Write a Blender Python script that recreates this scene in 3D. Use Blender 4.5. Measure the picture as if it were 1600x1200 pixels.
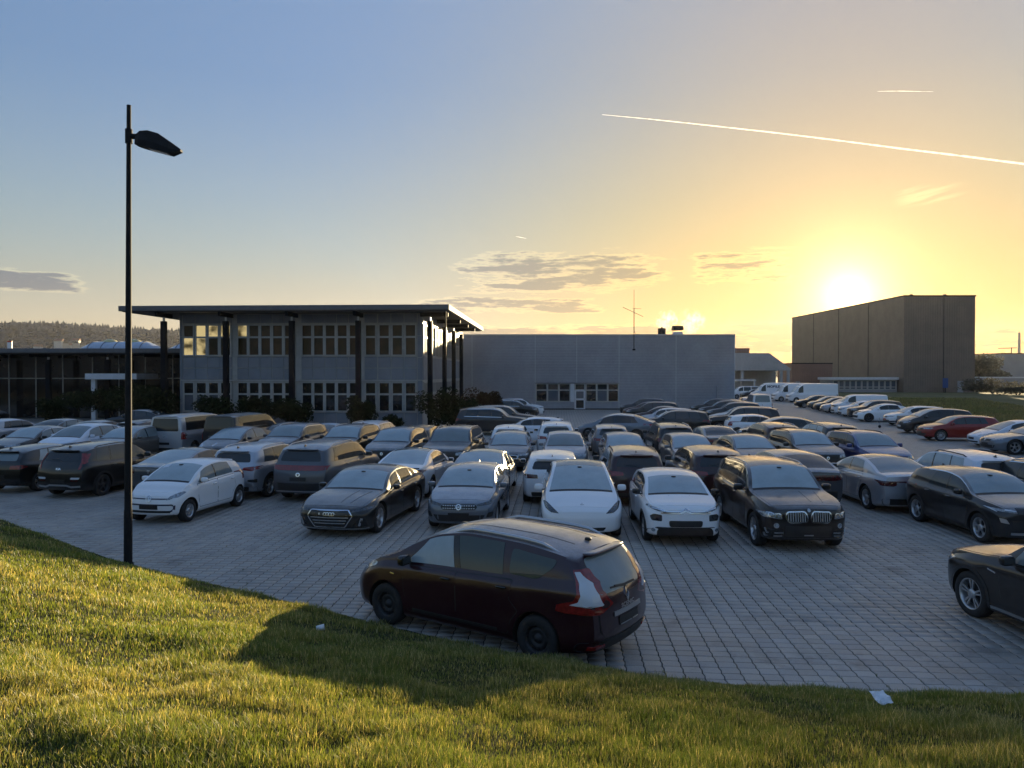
import bpy, bmesh, math, random
import numpy as np
from mathutils import Vector, Matrix
from mathutils.bvhtree import BVHTree

for _o in list(bpy.data.objects):
    bpy.data.objects.remove(_o)
scene = bpy.context.scene
COL = scene.collection
R = math.radians
rng = random.Random(7)
nrs = np.random.RandomState(11)

# ------------------------------------------------------------------ camera
CAM_H = 3.9
cam_d = bpy.data.cameras.new('camera')
cam = bpy.data.objects.new('camera', cam_d)
COL.objects.link(cam)
cam_d.sensor_width = 36.0
cam_d.lens = 1200.0 / 1600.0 * 36.0
cam_d.clip_start = 0.1
cam_d.clip_end = 30000.0
cam.location = (0, 0, CAM_H)
cam.rotation_euler = (R(90 - 0.764), 0, 0)
scene.camera = cam

# ------------------------------------------------------------------ light
SUN_AZ, SUN_EL = 23.6, 5.36         # degrees: right of straight ahead, above the horizon
sun_dir = Vector((math.sin(R(SUN_AZ)) * math.cos(R(SUN_EL)),
                  math.cos(R(SUN_AZ)) * math.cos(R(SUN_EL)), math.sin(R(SUN_EL))))
sun_d = bpy.data.lights.new('sun', 'SUN')
sun_d.energy = 5.0
sun_d.angle = R(0.53)
sun_d.color = (1.0, 0.79, 0.46)
sun = bpy.data.objects.new('sun', sun_d)
COL.objects.link(sun)
sun.rotation_euler = sun_dir.to_track_quat('Z', 'Y').to_euler()

scene.render.engine = 'CYCLES'
scene.view_settings.view_transform = 'Standard'
scene.view_settings.look = 'None'
scene.view_settings.gamma = 1.0
scene.view_settings.use_curve_mapping = False
scene.view_settings.exposure = 1.55
scene.cycles.max_bounces = 6
scene.cycles.diffuse_bounces = 3
scene.cycles.glossy_bounces = 3
scene.cycles.transmission_bounces = 4
scene.cycles.transparent_max_bounces = 6
scene.cycles.volume_bounces = 0
scene.cycles.use_adaptive_sampling = True
scene.cycles.use_denoising = True
scene.cycles.sample_clamp_indirect = 6.0


# ------------------------------------------------------------------ node helpers
class NT:
    def __init__(self, tree):
        self.t = tree
        self.n = tree.nodes
        self.l = tree.links

    def node(self, typ, **kw):
        nd = self.n.new(typ)
        for k, v in kw.items():
            setattr(nd, k, v)
        return nd

    def put(self, sock, val):
        if hasattr(val, 'is_output') or hasattr(val, 'links'):
            self.l.new(val, sock)
        else:
            sock.default_value = val

    def math(self, op, a, b=None, c=None, clamp=False):
        nd = self.node('ShaderNodeMath', operation=op)
        nd.use_clamp = clamp
        self.put(nd.inputs[0], a)
        if b is not None:
            self.put(nd.inputs[1], b)
        if c is not None:
            self.put(nd.inputs[2], c)
        return nd.outputs[0]

    def vmath(self, op, a, b=None):
        nd = self.node('ShaderNodeVectorMath', operation=op)
        self.put(nd.inputs[0], a)
        if b is not None:
            self.put(nd.inputs[1], b)
        return nd.outputs['Value'] if op in ('DOT_PRODUCT', 'LENGTH') else nd.outputs[0]

    def mix(self, f, a, b, blend='MIX'):
        nd = self.node('ShaderNodeMix', data_type='RGBA', blend_type=blend)
        self.put(nd.inputs[0], f)
        self.put(nd.inputs[6], a)
        self.put(nd.inputs[7], b)
        return nd.outputs[2]

    def ramp(self, f, lo, hi, a=0.0, b=1.0, smooth=True):
        nd = self.node('ShaderNodeMapRange', interpolation_type='SMOOTHSTEP' if smooth else 'LINEAR')
        nd.clamp = True
        self.put(nd.inputs[0], f)
        self.put(nd.inputs[1], lo)
        self.put(nd.inputs[2], hi)
        self.put(nd.inputs[3], a)
        self.put(nd.inputs[4], b)
        return nd.outputs[0]

    def noise(self, vec, scale, detail=2.0, rough=0.5, out='Fac'):
        nd = self.node('ShaderNodeTexNoise')
        if vec is not None:
            self.l.new(vec, nd.inputs['Vector'])
        nd.inputs['Scale'].default_value = scale
        nd.inputs['Detail'].default_value = detail
        nd.inputs['Roughness'].default_value = rough
        return nd.outputs[out]

    def cr(self, f, stops):
        nd = self.node('ShaderNodeValToRGB')
        self.put(nd.inputs[0], f)
        e = nd.color_ramp.elements
        while len(e) < len(stops):
            e.new(0.5)
        for q, (p, c) in enumerate(stops):
            e[q].position = p
            e[q].color = (c[0], c[1], c[2], 1)
        return nd.outputs[0]


def C4(c):
    return (c[0], c[1], c[2], 1.0)


def mat_new(name):
    m = bpy.data.materials.new(name)
    m.use_nodes = True
    nt = NT(m.node_tree)
    bs = m.node_tree.nodes['Principled BSDF']
    return m, nt, bs


def simple(name, col, rough=0.5, metal=0.0, coat=0.0, spec=0.5, var=0.0, vscale=3.0, bump=0.0, bscale=40.0):
    m, nt, bs = mat_new(name)
    bs.inputs['Base Color'].default_value = C4(col)
    bs.inputs['Roughness'].default_value = rough
    bs.inputs['Metallic'].default_value = metal
    bs.inputs['Coat Weight'].default_value = coat
    bs.inputs['Coat Roughness'].default_value = 0.06
    bs.inputs['Specular IOR Level'].default_value = spec
    if var > 0 or bump > 0:
        geo = nt.node('ShaderNodeNewGeometry')
        if var > 0:
            n = nt.noise(geo.outputs['Position'], vscale, 4.0, 0.6)
            f = nt.ramp(n, 0.3, 0.7, 1.0 - var, 1.0 + var)
            hs = nt.node('ShaderNodeHueSaturation')
            hs.inputs['Color'].default_value = C4(col)
            nt.l.new(f, hs.inputs['Value'])
            nt.l.new(hs.outputs[0], bs.inputs['Base Color'])
        if bump > 0:
            n2 = nt.noise(geo.outputs['Position'], bscale, 3.0, 0.6)
            b = nt.node('ShaderNodeBump')
            b.inputs['Strength'].default_value = bump
            b.inputs['Distance'].default_value = 0.02
            nt.l.new(n2, b.inputs['Height'])
            nt.l.new(b.outputs[0], bs.inputs['Normal'])
    return m


# ------------------------------------------------------------------ object helpers
def tag(o, label=None, cat=None, group=None, kind=None):
    if label:
        o['label'] = label
    if cat:
        o['category'] = cat
    if group:
        o['group'] = group
    if kind:
        o['kind'] = kind
    return o


def empty(name, loc=(0, 0, 0), rz=0.0):
    o = bpy.data.objects.new(name, None)
    o.empty_display_size = 0.2
    COL.objects.link(o)
    o.location = loc
    o.rotation_euler = (0, 0, rz)
    return o


def link(name, me, parent=None, mats=None, loc=None, rz=None):
    o = bpy.data.objects.new(name, me)
    COL.objects.link(o)
    if parent is not None:
        o.parent = parent
    if mats:
        for q, m in enumerate(mats):
            if len(me.materials) <= q:
                me.materials.append(m)
    if loc is not None:
        o.location = loc
    if rz is not None:
        o.rotation_euler = (0, 0, rz)
    return o


class MB:
    """collects vertices and faces, builds one mesh"""

    def __init__(self):
        self.v = []
        self.f = []
        self.mi = []
        self.sm = []

    def add(self, vs, fs, mi=0, smooth=False):
        b = len(self.v)
        self.v.extend([tuple(p) for p in vs])
        for f in fs:
            self.f.append(tuple(b + i for i in f))
            self.mi.append(mi)
            self.sm.append(smooth)
        return self

    def box(self, x0, x1, y0, y1, z0, z1, mi=0):
        return self.add([(x0, y0, z0), (x1, y0, z0), (x1, y1, z0), (x0, y1, z0), (x0, y0, z1), (x1, y0, z1), (x1, y1, z1), (x0, y1, z1)],
                        [(3, 2, 1, 0), (4, 5, 6, 7), (0, 1, 5, 4), (1, 2, 6, 5), (2, 3, 7, 6), (3, 0, 4, 7)], mi)

    def tube(self, pts, rad, n=8, mi=0, cap=True, smooth=True):
        pts = [Vector(p) for p in pts]
        rads = rad if isinstance(rad, (list, tuple)) else [rad] * len(pts)
        rings = []
        up0 = Vector((0, 0, 1))
        for i, p in enumerate(pts):
            a = pts[max(i - 1, 0)]
            c = pts[min(i + 1, len(pts) - 1)]
            d = (c - a).normalized()
            up = up0 if abs(d.z) < 0.95 else Vector((1, 0, 0))
            s = d.cross(up).normalized()
            t = s.cross(d).normalized()
            rings.append([p + (s * math.cos(2 * math.pi * k / n) + t * math.sin(2 * math.pi * k / n)) * rads[i] for k in range(n)])
        vs = [q for r in rings for q in r]
        fs = []
        for i in range(len(pts) - 1):
            for k in range(n):
                k2 = (k + 1) % n
                fs.append((i * n + k, (i + 1) * n + k, (i + 1) * n + k2, i * n + k2))
        self.add(vs, fs, mi, smooth)
        if cap:
            self.add(rings[0], [tuple(range(n))], mi)
            self.add(rings[-1], [tuple(reversed(range(n)))], mi)
        return self

    def lathe(self, prof, n=24, axis='Z', mi=0, c=(0, 0, 0), smooth=True):
        vs, fs = [], []
        m = len(prof)
        for k in range(n):
            a = 2 * math.pi * k / n
            for r, h in prof:
                if axis == 'Z':
                    vs.append((c[0] + r * math.cos(a), c[1] + r * math.sin(a), c[2] + h))
                else:
                    vs.append((c[0] + r * math.cos(a), c[1] + h, c[2] - r * math.sin(a)))
        for k in range(n):
            k2 = (k + 1) % n
            for i in range(m - 1):
                fs.append((k * m + i, k2 * m + i, k2 * m + i + 1, k * m + i + 1))
        return self.add(vs, fs, mi, smooth)

    def mesh(self, name, mats=()):
        me = bpy.data.meshes.new(name)
        me.from_pydata(self.v, [], self.f)
        me.polygons.foreach_set('material_index', self.mi)
        me.polygons.foreach_set('use_smooth', self.sm)
        for m in mats:
            me.materials.append(m)
        me.update()
        return me

    def obj(self, name, mats, parent=None, loc=None, rz=None):
        return link(name, self.mesh(name, mats), parent, None, loc, rz)


def hermite(xs, ys):
    """monotone cubic through control points"""
    xs = np.array(xs, float)
    ys = np.array(ys, float)
    h = np.diff(xs)
    d = np.diff(ys) / h
    m = np.zeros(len(xs))
    m[0], m[-1] = d[0], d[-1]
    for i in range(1, len(xs) - 1):
        if d[i - 1] * d[i] > 0:
            w1 = 2 * h[i] + h[i - 1]
            w2 = h[i] + 2 * h[i - 1]
            m[i] = (w1 + w2) / (w1 / d[i - 1] + w2 / d[i])

    def f(x):
        x = np.clip(np.asarray(x, float), xs[0], xs[-1])
        i = np.clip(np.searchsorted(xs, x) - 1, 0, len(xs) - 2)
        t = (x - xs[i]) / h[i]
        t2, t3 = t * t, t * t * t
        return ((2 * t3 - 3 * t2 + 1) * ys[i] + (t3 - 2 * t2 + t) * h[i] * m[i] + (-2 * t3 + 3 * t2) * ys[i + 1] + (t3 - t2) * h[i] * m[i + 1])
    return f


def curve(pts):
    return hermite([p[0] for p in pts], [p[1] for p in pts])
# ------------------------------------------------------------------ sky
world = bpy.data.worlds.new('World')
scene.world = world
world.use_nodes = True
_nt = NT(world.node_tree)
_bg = world.node_tree.nodes['Background']
_tc = _nt.node('ShaderNodeTexCoord')
_dir = _nt.vmath('NORMALIZE', _tc.outputs['Generated'])
_sp = _nt.node('ShaderNodeSeparateXYZ')
_nt.l.new(_dir, _sp.inputs[0])
_el = _nt.math('ARCSINE', _sp.outputs[2])
_az = _nt.math('ARCTAN2', _sp.outputs[0], _sp.outputs[1])
# the sky overhead goes on much like the sky at the top of the view: elevations are eased together above 20 degrees
_el2 = _nt.math('MINIMUM', _el, _nt.math('ADD', R(20), _nt.math('MULTIPLY', _nt.math('SUBTRACT', _el, R(20)), 0.30)))
_ce = _nt.math('COSINE', _el2)
_cmb = _nt.node('ShaderNodeCombineXYZ')
_nt.l.new(_nt.math('MULTIPLY', _ce, _nt.math('SINE', _az)), _cmb.inputs[0])
_nt.l.new(_nt.math('MULTIPLY', _ce, _nt.math('COSINE', _az)), _cmb.inputs[1])
_nt.l.new(_nt.math('SINE', _el2), _cmb.inputs[2])


def _nishita(air, dust, ozone):
    k = _nt.node('ShaderNodeTexSky', sky_type='NISHITA')
    k.sun_disc = False
    k.sun_elevation = R(SUN_EL)
    k.sun_rotation = R(SUN_AZ)
    k.altitude = 200
    k.air_density, k.dust_density, k.ozone_density = air, dust, ozone
    _nt.l.new(_cmb.outputs[0], k.inputs[0])
    return k.outputs[0]


_clear = _nishita(1.0, 0.3, 2.5)       # the clear blue side
_hazy = _nishita(2.0, 0.5, 3.0)        # thick warm air towards the sun
SKY_STRENGTH = 0.15
_cs = _nt.vmath('DOT_PRODUCT', _dir, tuple(sun_dir))
_ang = _nt.math('ARCCOSINE', _nt.math('MINIMUM', _cs, 1.0))
_low = _nt.ramp(_el, R(-2), R(13), 1.0, 0.0)
_col = _nt.mix(_nt.math('MAXIMUM', _nt.ramp(_ang, R(8), R(42), 1.0, 0.0), _nt.math('MULTIPLY', _low, 0.5)), _clear, _hazy)
# the eye-like response of thick morning air: bright parts saturate softly
_lum = _nt.vmath('DOT_PRODUCT', _col, (0.3, 0.55, 0.15))
_k = _nt.math('DIVIDE', 1.0, _nt.math('ADD', 1.0, _nt.math('MULTIPLY', _lum, 0.68)))
_sc = _nt.node('ShaderNodeVectorMath', operation='SCALE')
_nt.l.new(_col, _sc.inputs[0])
_nt.l.new(_k, _sc.inputs['Scale'])
_col = _sc.outputs[0]
_hi = _nt.ramp(_el, R(4), R(24))
_col = _nt.mix(_hi, _col, _nt.vmath('MULTIPLY', _col, (1.10, 0.935, 0.99)))
_col = _nt.mix(_nt.ramp(_el, R(1), R(12), 1.0, 0.0), _col, _nt.vmath('MULTIPLY', _col, (1.08, 1.02, 1.18)))
_col = _nt.mix(_nt.math('MULTIPLY', _nt.ramp(_el, R(0), R(7), 1.0, 0.0), _nt.ramp(_ang, R(18), R(40))), _col, _nt.vmath('MULTIPLY', _col, (1.10, 1.18, 1.45)))
_mid = _nt.math('MULTIPLY', _nt.ramp(_el, R(0), R(7)), _nt.ramp(_el, R(22), R(9), 0.0, 1.0))
_col = _nt.mix(_nt.math('MULTIPLY', _mid, _nt.ramp(_ang, R(12), R(40))), _col, _nt.vmath('MULTIPLY', _col, (1.36, 1.06, 0.92)))
# aureole of thin high haze close round the sun
_g1 = _nt.math('POWER', 2.718, _nt.math('MULTIPLY', _ang, -1 / R(1.35)))
_sc = _nt.node('ShaderNodeVectorMath', operation='SCALE')
_sc.inputs[0].default_value = (12.0, 8.0, 3.4)
_nt.l.new(_g1, _sc.inputs['Scale'])
_col = _nt.vmath('ADD', _col, _sc.outputs[0])
_g2 = _nt.math('POWER', 2.718, _nt.math('MULTIPLY', _ang, -1 / R(8.0)))
_sc2 = _nt.node('ShaderNodeVectorMath', operation='SCALE')
_sc2.inputs[0].default_value = (1.2, 0.80, 0.36)
_nt.l.new(_g2, _sc2.inputs['Scale'])
_col = _nt.vmath('ADD', _col, _sc2.outputs[0])
# clouds: streaky banks low over the horizon, one bright wisp and a faint high veil
_cv = _nt.node('ShaderNodeCombineXYZ')
_nt.l.new(_nt.math('MULTIPLY', _az, 9.0), _cv.inputs[0])
_nt.l.new(_nt.math('MULTIPLY', _el, 60.0), _cv.inputs[1])
_n1 = _nt.noise(_cv.outputs[0], 1.15, 9.0, 0.68)
# the wisp slants up to the right
_wv = _nt.node('ShaderNodeCombineXYZ')
_nt.l.new(_nt.math('MULTIPLY', _az, 14.0), _wv.inputs[0])
_nt.l.new(_nt.math('MULTIPLY', _nt.math('SUBTRACT', _el, _nt.math('MULTIPLY', _az, 0.2)), 120.0), _wv.inputs[1])
_n2 = _nt.noise(_cv.outputs[0], 3.6, 7.0, 0.65)
_nn = _nt.math('ADD', _nt.math('MULTIPLY', _n1, 0.72), _nt.math('MULTIPLY', _n2, 0.28))


def _band(e0, e1, e2, e3):
    return _nt.math('MULTIPLY', _nt.ramp(_el, R(e0), R(e1)), _nt.ramp(_el, R(e3), R(e2), 0.0, 1.0))


def _azb(a0, a1, a2, a3):
    return _nt.math('MULTIPLY', _nt.ramp(_az, R(a0), R(a1)), _nt.ramp(_az, R(a3), R(a2), 0.0, 1.0))


_m1 = _nt.math('MULTIPLY', _band(5.5, 6.5, 8.2, 9.6), _azb(-6, -1.5, 9, 13))          # the bank left of the aerial
_m2 = _nt.math('MULTIPLY', _nt.math('MULTIPLY', _band(0.8, 1.8, 3.2, 4.0), _azb(-14, -7, 20, 24)), 1.1)         # low grey bank over the hall
_m3 = _nt.math('MULTIPLY', _nt.math('MULTIPLY', _band(6.0, 6.8, 8.3, 9.3), _azb(12.5, 14, 19, 21)), 0.8)     # flecks left of the sun
_m6 = _nt.math('MULTIPLY', _band(10.6, 11.4, 11.8, 12.4), _azb(26, 27.5, 29, 31))       # wisp right of the sun
_m4 = _nt.math('MULTIPLY', _nt.math('MULTIPLY', _band(5.0, 5.6, 6.2, 6.8), _azb(-38, -36, -31, -28)), 1.35)       # streak far left
_m5 = _nt.math('MULTIPLY', _band(4.2, 4.7, 5.3, 5.9), _azb(-9, -6, 4, 9))
_m7 = _nt.math('MULTIPLY', _nt.math('MULTIPLY', _band(1.4, 2.0, 2.8, 3.6), _azb(28.5, 30, 40, 50)), 0.8)
_mk = _nt.math('MAXIMUM', _nt.math('MAXIMUM', _m1, _m2), _nt.math('MAXIMUM', _nt.math('MAXIMUM', _m3, _m4), _nt.math('MAXIMUM', _m5, _m7)))
_nn = _nt.math('ADD', _nt.math('MULTIPLY', _nt.math('SUBTRACT', _nn, 0.5), 1.5), 0.5)
_thr = _nt.math('SUBTRACT', 0.635, _nt.math('MULTIPLY', _mk, 0.30))
_cl = _nt.math('MULTIPLY', _nt.ramp(_nt.math('SUBTRACT', _nn, _thr), 0.0, 0.05), _nt.math('MINIMUM', _nt.math('MULTIPLY', _mk, 2.5), 1.0))
_body = _nt.ramp(_nt.math('SUBTRACT', _nn, _thr), 0.05, 0.20)
_edge = _nt.math('SUBTRACT', _cl, _body, clamp=True)
_shade = _nt.vmath('MULTIPLY', _col, (0.47, 0.50, 0.66))
_col2 = _nt.mix(_nt.math('MULTIPLY', _nt.math('MULTIPLY', _cl, _body), 0.95), _col, _shade)
_col3 = _nt.mix(_nt.math('MULTIPLY', _edge, 0.75), _col2, _nt.vmath('MULTIPLY', _col, (1.45, 1.35, 1.15)))
_wis = _nt.math('MULTIPLY', _m6, _nt.ramp(_nt.noise(_wv.outputs[0], 1.0, 6.0, 0.6), 0.42, 0.62))
_col4 = _nt.mix(_nt.math('MULTIPLY', _wis, 0.8), _col3, _nt.vmath('MULTIPLY', _col, (1.5, 1.45, 1.35)))
_nt.l.new(_col4, _bg.inputs[0])
_bg.inputs[1].default_value = SKY_STRENGTH
# ------------------------------------------------------------------ ground: pavement, grass bank, field
TH = R(3.6)                                   # the paving runs 3.6 degrees right of the view axis
GU = np.array([math.cos(TH), -math.sin(TH)])
GV = np.array([math.sin(TH), math.cos(TH)])
PW, PH = 0.247, 0.20
EDGE = np.array([(-60, 57.5), (-34, 36.5), (-25, 29.4), (-18, 24.0), (-13.5, 20.3), (-7.84, 15.55), (-4.5, 13.5), (-2.25, 12.0), (-0.3, 10.75), (1.63, 9.85), (3.1, 9.42), (6.08, 9.12), (10, 9.05), (30, 9.3)])


def edge_dist(x, y):
    """signed distance to the kerbless grass edge, positive on the bank"""
    x, y = np.asarray(x, float), np.asarray(y, float)
    best = np.full(x.shape, 1e9)
    for (x0, y0), (x1, y1) in zip(EDGE[:-1], EDGE[1:]):
        dx, dy = x1 - x0, y1 - y0
        t = np.clip(((x - x0) * dx + (y - y0) * dy) / (dx * dx + dy * dy), 0, 1)
        best = np.minimum(best, np.hypot(x - x0 - t * dx, y - y0 - t * dy))
    ye = np.interp(x, EDGE[:, 0], EDGE[:, 1])
    return np.where(y < ye, best, -best)


def vnoise(x, y, sc, seed=0):
    """smooth value noise on a lattice"""
    x, y = np.asarray(x) * sc, np.asarray(y) * sc
    xi, yi = np.floor(x).astype(int), np.floor(y).astype(int)
    fx, fy = x - xi, y - yi
    fx, fy = fx * fx * (3 - 2 * fx), fy * fy * (3 - 2 * fy)

    def h(a, b):
        n = (a * 374761393 + b * 668265263 + seed * 974711) & 0x7fffffff
        n = ((n ^ (n >> 13)) * 1274126177) & 0x7fffffff
        return ((n ^ (n >> 16)) & 0xffff) / 65535.0
    return (h(xi, yi) * (1 - fx) + h(xi + 1, yi) * fx) * (1 - fy) + (h(xi, yi + 1) * (1 - fx) + h(xi + 1, yi + 1) * fx) * fy


HMAX, SLOPE = 2.5, 0.40


def bank_z(x, y):
    s = edge_dist(x, y)
    sp = np.maximum(s, 0)
    q = np.clip((np.asarray(x) + 8) / 3, 0, 1) * np.clip((3 - np.asarray(x)) / 2.5, 0, 1)  # bank shaped shallower here so more of it lies in building shade
    z = HMAX * (1 - np.exp(-sp * (SLOPE - .055 * q) / HMAX))
    z = z + (vnoise(x, y, .55, 3) - .5) * .16 * np.minimum(sp / 1.5, 1) + (vnoise(x, y, 1.7, 5) - .5) * .07 * np.minimum(sp / .6, 1)
    return np.where(s > 0, z + .012, np.maximum(s * .25, -.12))


def soil_mat():
    m, nt, bs = mat_new('grass_soil')
    g = nt.node('ShaderNodeNewGeometry')
    n = nt.noise(g.outputs['Position'], 1.3, 5.0, 0.65)
    n2 = nt.noise(g.outputs['Position'], 22.0, 4.0, 0.7)
    c = nt.mix(nt.ramp(n, .35, .65), (0.045, 0.055, 0.018, 1), (0.085, 0.08, 0.032, 1))
    c = nt.mix(nt.ramp(n2, .3, .7), c, (0.03, 0.034, 0.014, 1))
    nt.l.new(c, bs.inputs['Base Color'])
    bs.inputs['Roughness'].default_value = 1.0
    bs.inputs['Specular IOR Level'].default_value = 0.1
    b = nt.node('ShaderNodeBump')
    b.inputs['Strength'].default_value = 0.8
    b.inputs['Distance'].default_value = 0.05
    nt.l.new(n2, b.inputs['Height'])
    nt.l.new(b.outputs[0], bs.inputs['Normal'])
    return m


def field_mat():
    m, nt, bs = mat_new('field_grass')
    g = nt.node('ShaderNodeNewGeometry')
    mp = nt.node('ShaderNodeMapping')
    mp.inputs['Scale'].default_value = (1, .35, 1)
    nt.l.new(g.outputs['Position'], mp.inputs[0])
    n = nt.noise(mp.outputs[0], 0.12, 6.0, 0.65)
    n2 = nt.noise(g.outputs['Position'], 2.5, 4.0, 0.7)
    c = nt.mix(nt.ramp(n, .35, .65), (0.13, 0.12, 0.055, 1), (0.19, 0.16, 0.085, 1))
    c = nt.mix(nt.math('MULTIPLY', nt.ramp(n2, .3, .7), .5), c, (0.10, 0.095, 0.045, 1))
    nt.l.new(c, bs.inputs['Base Color'])
    bs.inputs['Roughness'].default_value = 1.0
    bs.inputs['Specular IOR Level'].default_value = 0.05
    return m


SOIL, FIELD = soil_mat(), field_mat()

# far ground to the horizon
g = MB()
g.add([(-9000, -3000, -.15), (9000, -3000, -.15), (9000, 12000, -.15), (-9000, 12000, -.15)], [(0, 1, 2, 3)])
tag(g.obj('ground', [FIELD]), kind='structure')


# paving
def paver_mats():
    def build(name, joints):
        m, nt, bs = mat_new(name)
        g = nt.node('ShaderNodeNewGeometry')
        px = nt.vmath('DOT_PRODUCT', g.outputs['Position'], (GU[0] / PW, GU[1] / PW, 0))
        py = nt.vmath('DOT_PRODUCT', g.outputs['Position'], (GV[0] / PH, GV[1] / PH, 0))
        cx, cy = nt.math('FLOOR', nt.math('ADD', px, .5)), nt.math('FLOOR', nt.math('ADD', py, .5))
        cc = nt.node('ShaderNodeCombineXYZ')
        nt.l.new(cx, cc.inputs[0])
        nt.l.new(cy, cc.inputs[1])
        wn = nt.node('ShaderNodeTexWhiteNoise')
        nt.l.new(cc.outputs[0], wn.inputs['Vector'])
        big = nt.noise(g.outputs['Position'], 0.33, 5.0, 0.65)
        fine = nt.noise(g.outputs['Position'], 60.0, 3.0, 0.7)
        stain = nt.noise(g.outputs['Position'], 1.1, 6.0, 0.7)
        v = nt.math('MULTIPLY', nt.ramp(wn.outputs['Value'], 0, 1, .90, 1.10, False), nt.ramp(big, .3, .7, .82, 1.15))
        v = nt.math('MULTIPLY', v, nt.ramp(fine, .25, .75, .86, 1.12))
        v = nt.math('MULTIPLY', v, nt.ramp(stain, .30, .50, .66, 1.0))
        hs = nt.node('ShaderNodeHueSaturation')
        wc = nt.math('MULTIPLY', wn.outputs['Value'], 7.31)
        wc = nt.math('FRACT', wc)
        c = nt.mix(wc, (0.355, 0.33, 0.305, 1), (0.37, 0.33, 0.285, 1))
        nt.l.new(c, hs.inputs['Color'])
        nt.l.new(v, hs.inputs['Value'])
        col = hs.outputs[0]
        if joints:
            fx = nt.math('ABSOLUTE', nt.math('SUBTRACT', nt.math('FRACT', nt.math('ADD', px, .5)), .5))
            fx = nt.math('MINIMUM', nt.math('SUBTRACT', 1.0, fx), fx)
            ax = nt.math('FRACT', nt.math('ADD', px, .5))
            ay = nt.math('FRACT', nt.math('ADD', py, .5))
            ex = nt.math('MINIMUM', ax, nt.math('SUBTRACT', 1.0, ax))
            ey = nt.math('MINIMUM', ay, nt.math('SUBTRACT', 1.0, ay))
            e = nt.math('MINIMUM', nt.math('MULTIPLY', ex, PW), nt.math('MULTIPLY', ey, PH * 1.4))
            j = nt.ramp(e, .007, .014)
            col = nt.mix(j, (0.05, 0.048, 0.042, 1), col)
        nt.l.new(col, bs.inputs['Base Color'])
        nt.l.new(nt.ramp(big, .3, .7, .46, .66), bs.inputs['Roughness'])
        b = nt.node('ShaderNodeBump')
        b.inputs['Strength'].default_value = 0.25
        b.inputs['Distance'].default_value = 0.004
        nt.l.new(fine, b.inputs['Height'])
        nt.l.new(b.outputs[0], bs.inputs['Normal'])
        return m
    return build('paver_concrete', False), build('paving_far', True)


PAVER, PAVEFAR = paver_mats()
JOINT = simple('joint_sand', (0.018, 0.018, 0.014), 1.0, spec=0.1, var=.4, vscale=4)
NEAR_ROWS = 31.0                              # metres along the paving axis up to which every stone is built
pv = MB()


def gp(u, v, z):
    return (GU[0] * u + GV[0] * v, GU[1] * u + GV[1] * v, z)


pv.add([gp(-48, 3, -.024), gp(34, 3, -.024), gp(34, NEAR_ROWS - .1, -.024), gp(-48, NEAR_ROWS - .1, -.024)], [(0, 1, 2, 3)], 1)
pv.add([gp(-48, NEAR_ROWS - .1, -.0015), gp(25.5, NEAR_ROWS - .1, -.0015), gp(27, 42, -.0015), gp(29, 60, -.0015), gp(33, 90, -.0015), gp(39, 125, -.0015), gp(30, 150, -.0015), gp(-90, 150, -.0015), gp(-90, 40, -.0015)],
       [tuple(range(9))], 0)
pavement = tag(pv.obj('pavement', [PAVEFAR, JOINT]), kind='structure')

hw, hh, e_, ch = PW / 2 - .006, PH / 2 - .0062, .014, .005
out = [(-hw, -hh), (0, -hh + .004), (hw, -hh), (hw + e_, 0), (hw, hh), (0, hh + .004), (-hw, hh), (-hw + e_, 0)]
inn = [(-hw + ch, -hh + ch), (0, -hh + .004 + ch), (hw - ch, -hh + ch), (hw + e_ - ch * 1.1, 0), (hw - ch, hh - ch), (0, hh + .004 - ch), (-hw + ch, hh - ch), (-hw + e_ + ch * .9, 0)]
pavm = MB()
n_ = 8
pavm.add([(x, y, 0) for x, y in inn] + [(x, y, -.007) for x, y in out] + [(x, y, -.024) for x, y in out],
         [tuple(range(n_))] + [(q, n_ + q, n_ + (q + 1) % n_, (q + 1) % n_) for q in range(n_)] + [(n_ + q, 2 * n_ + q, 2 * n_ + (q + 1) % n_, n_ + (q + 1) % n_) for q in range(n_)])
pav_me = pavm.mesh('paver', [PAVER])
base_v = np.array(pavm.v)
iu, iv = np.meshgrid(np.arange(-190, 125), np.arange(20, int(NEAR_ROWS / PH)))
iu, iv = iu.ravel(), iv.ravel()
cx = GU[0] * iu * PW + GV[0] * iv * PH
cy = GU[1] * iu * PW + GV[1] * iv * PH
keep = (edge_dist(cx, cy) < .28 - .2 * vnoise(cx, cy, 1.3, 9)) & (np.abs(cx) < cy * .74 + 2.5) & ((iu * PW) < 25.4)
iu, iv, cx, cy = iu[keep], iv[keep], cx[keep], cy[keep]
dist = np.hypot(cx, cy)
vis = (np.abs(cx) < cy * .66) & (cy * 1.0 > 9.0)
order = np.argsort(dist + np.where(vis & ~((cx < 1.6) & (cx > -2.6)), 0, 100))
single = set(order[:300].tolist())
dz = (nrs.rand(len(cx)) - .5) * .003
tilt = (nrs.rand(len(cx), 2) - .5) * .007
rz0 = -TH
for q in order[:300]:
    o = bpy.data.objects.new('paver', pav_me)
    COL.objects.link(o)
    o.parent = pavement
    o.location = (cx[q], cy[q], float(dz[q]))
    o.rotation_euler = (tilt[q, 0], tilt[q, 1], rz0)
rest = np.array([q for q in range(len(cx)) if q not in single])
c_, s_ = math.cos(rz0), math.sin(rz0)
nb = len(base_v)
V = np.zeros((len(rest), nb, 3))
V[:, :, 0] = base_v[None, :, 0] * c_ - base_v[None, :, 1] * s_ + cx[rest][:, None]
V[:, :, 1] = base_v[None, :, 0] * s_ + base_v[None, :, 1] * c_ + cy[rest][:, None]
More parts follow.
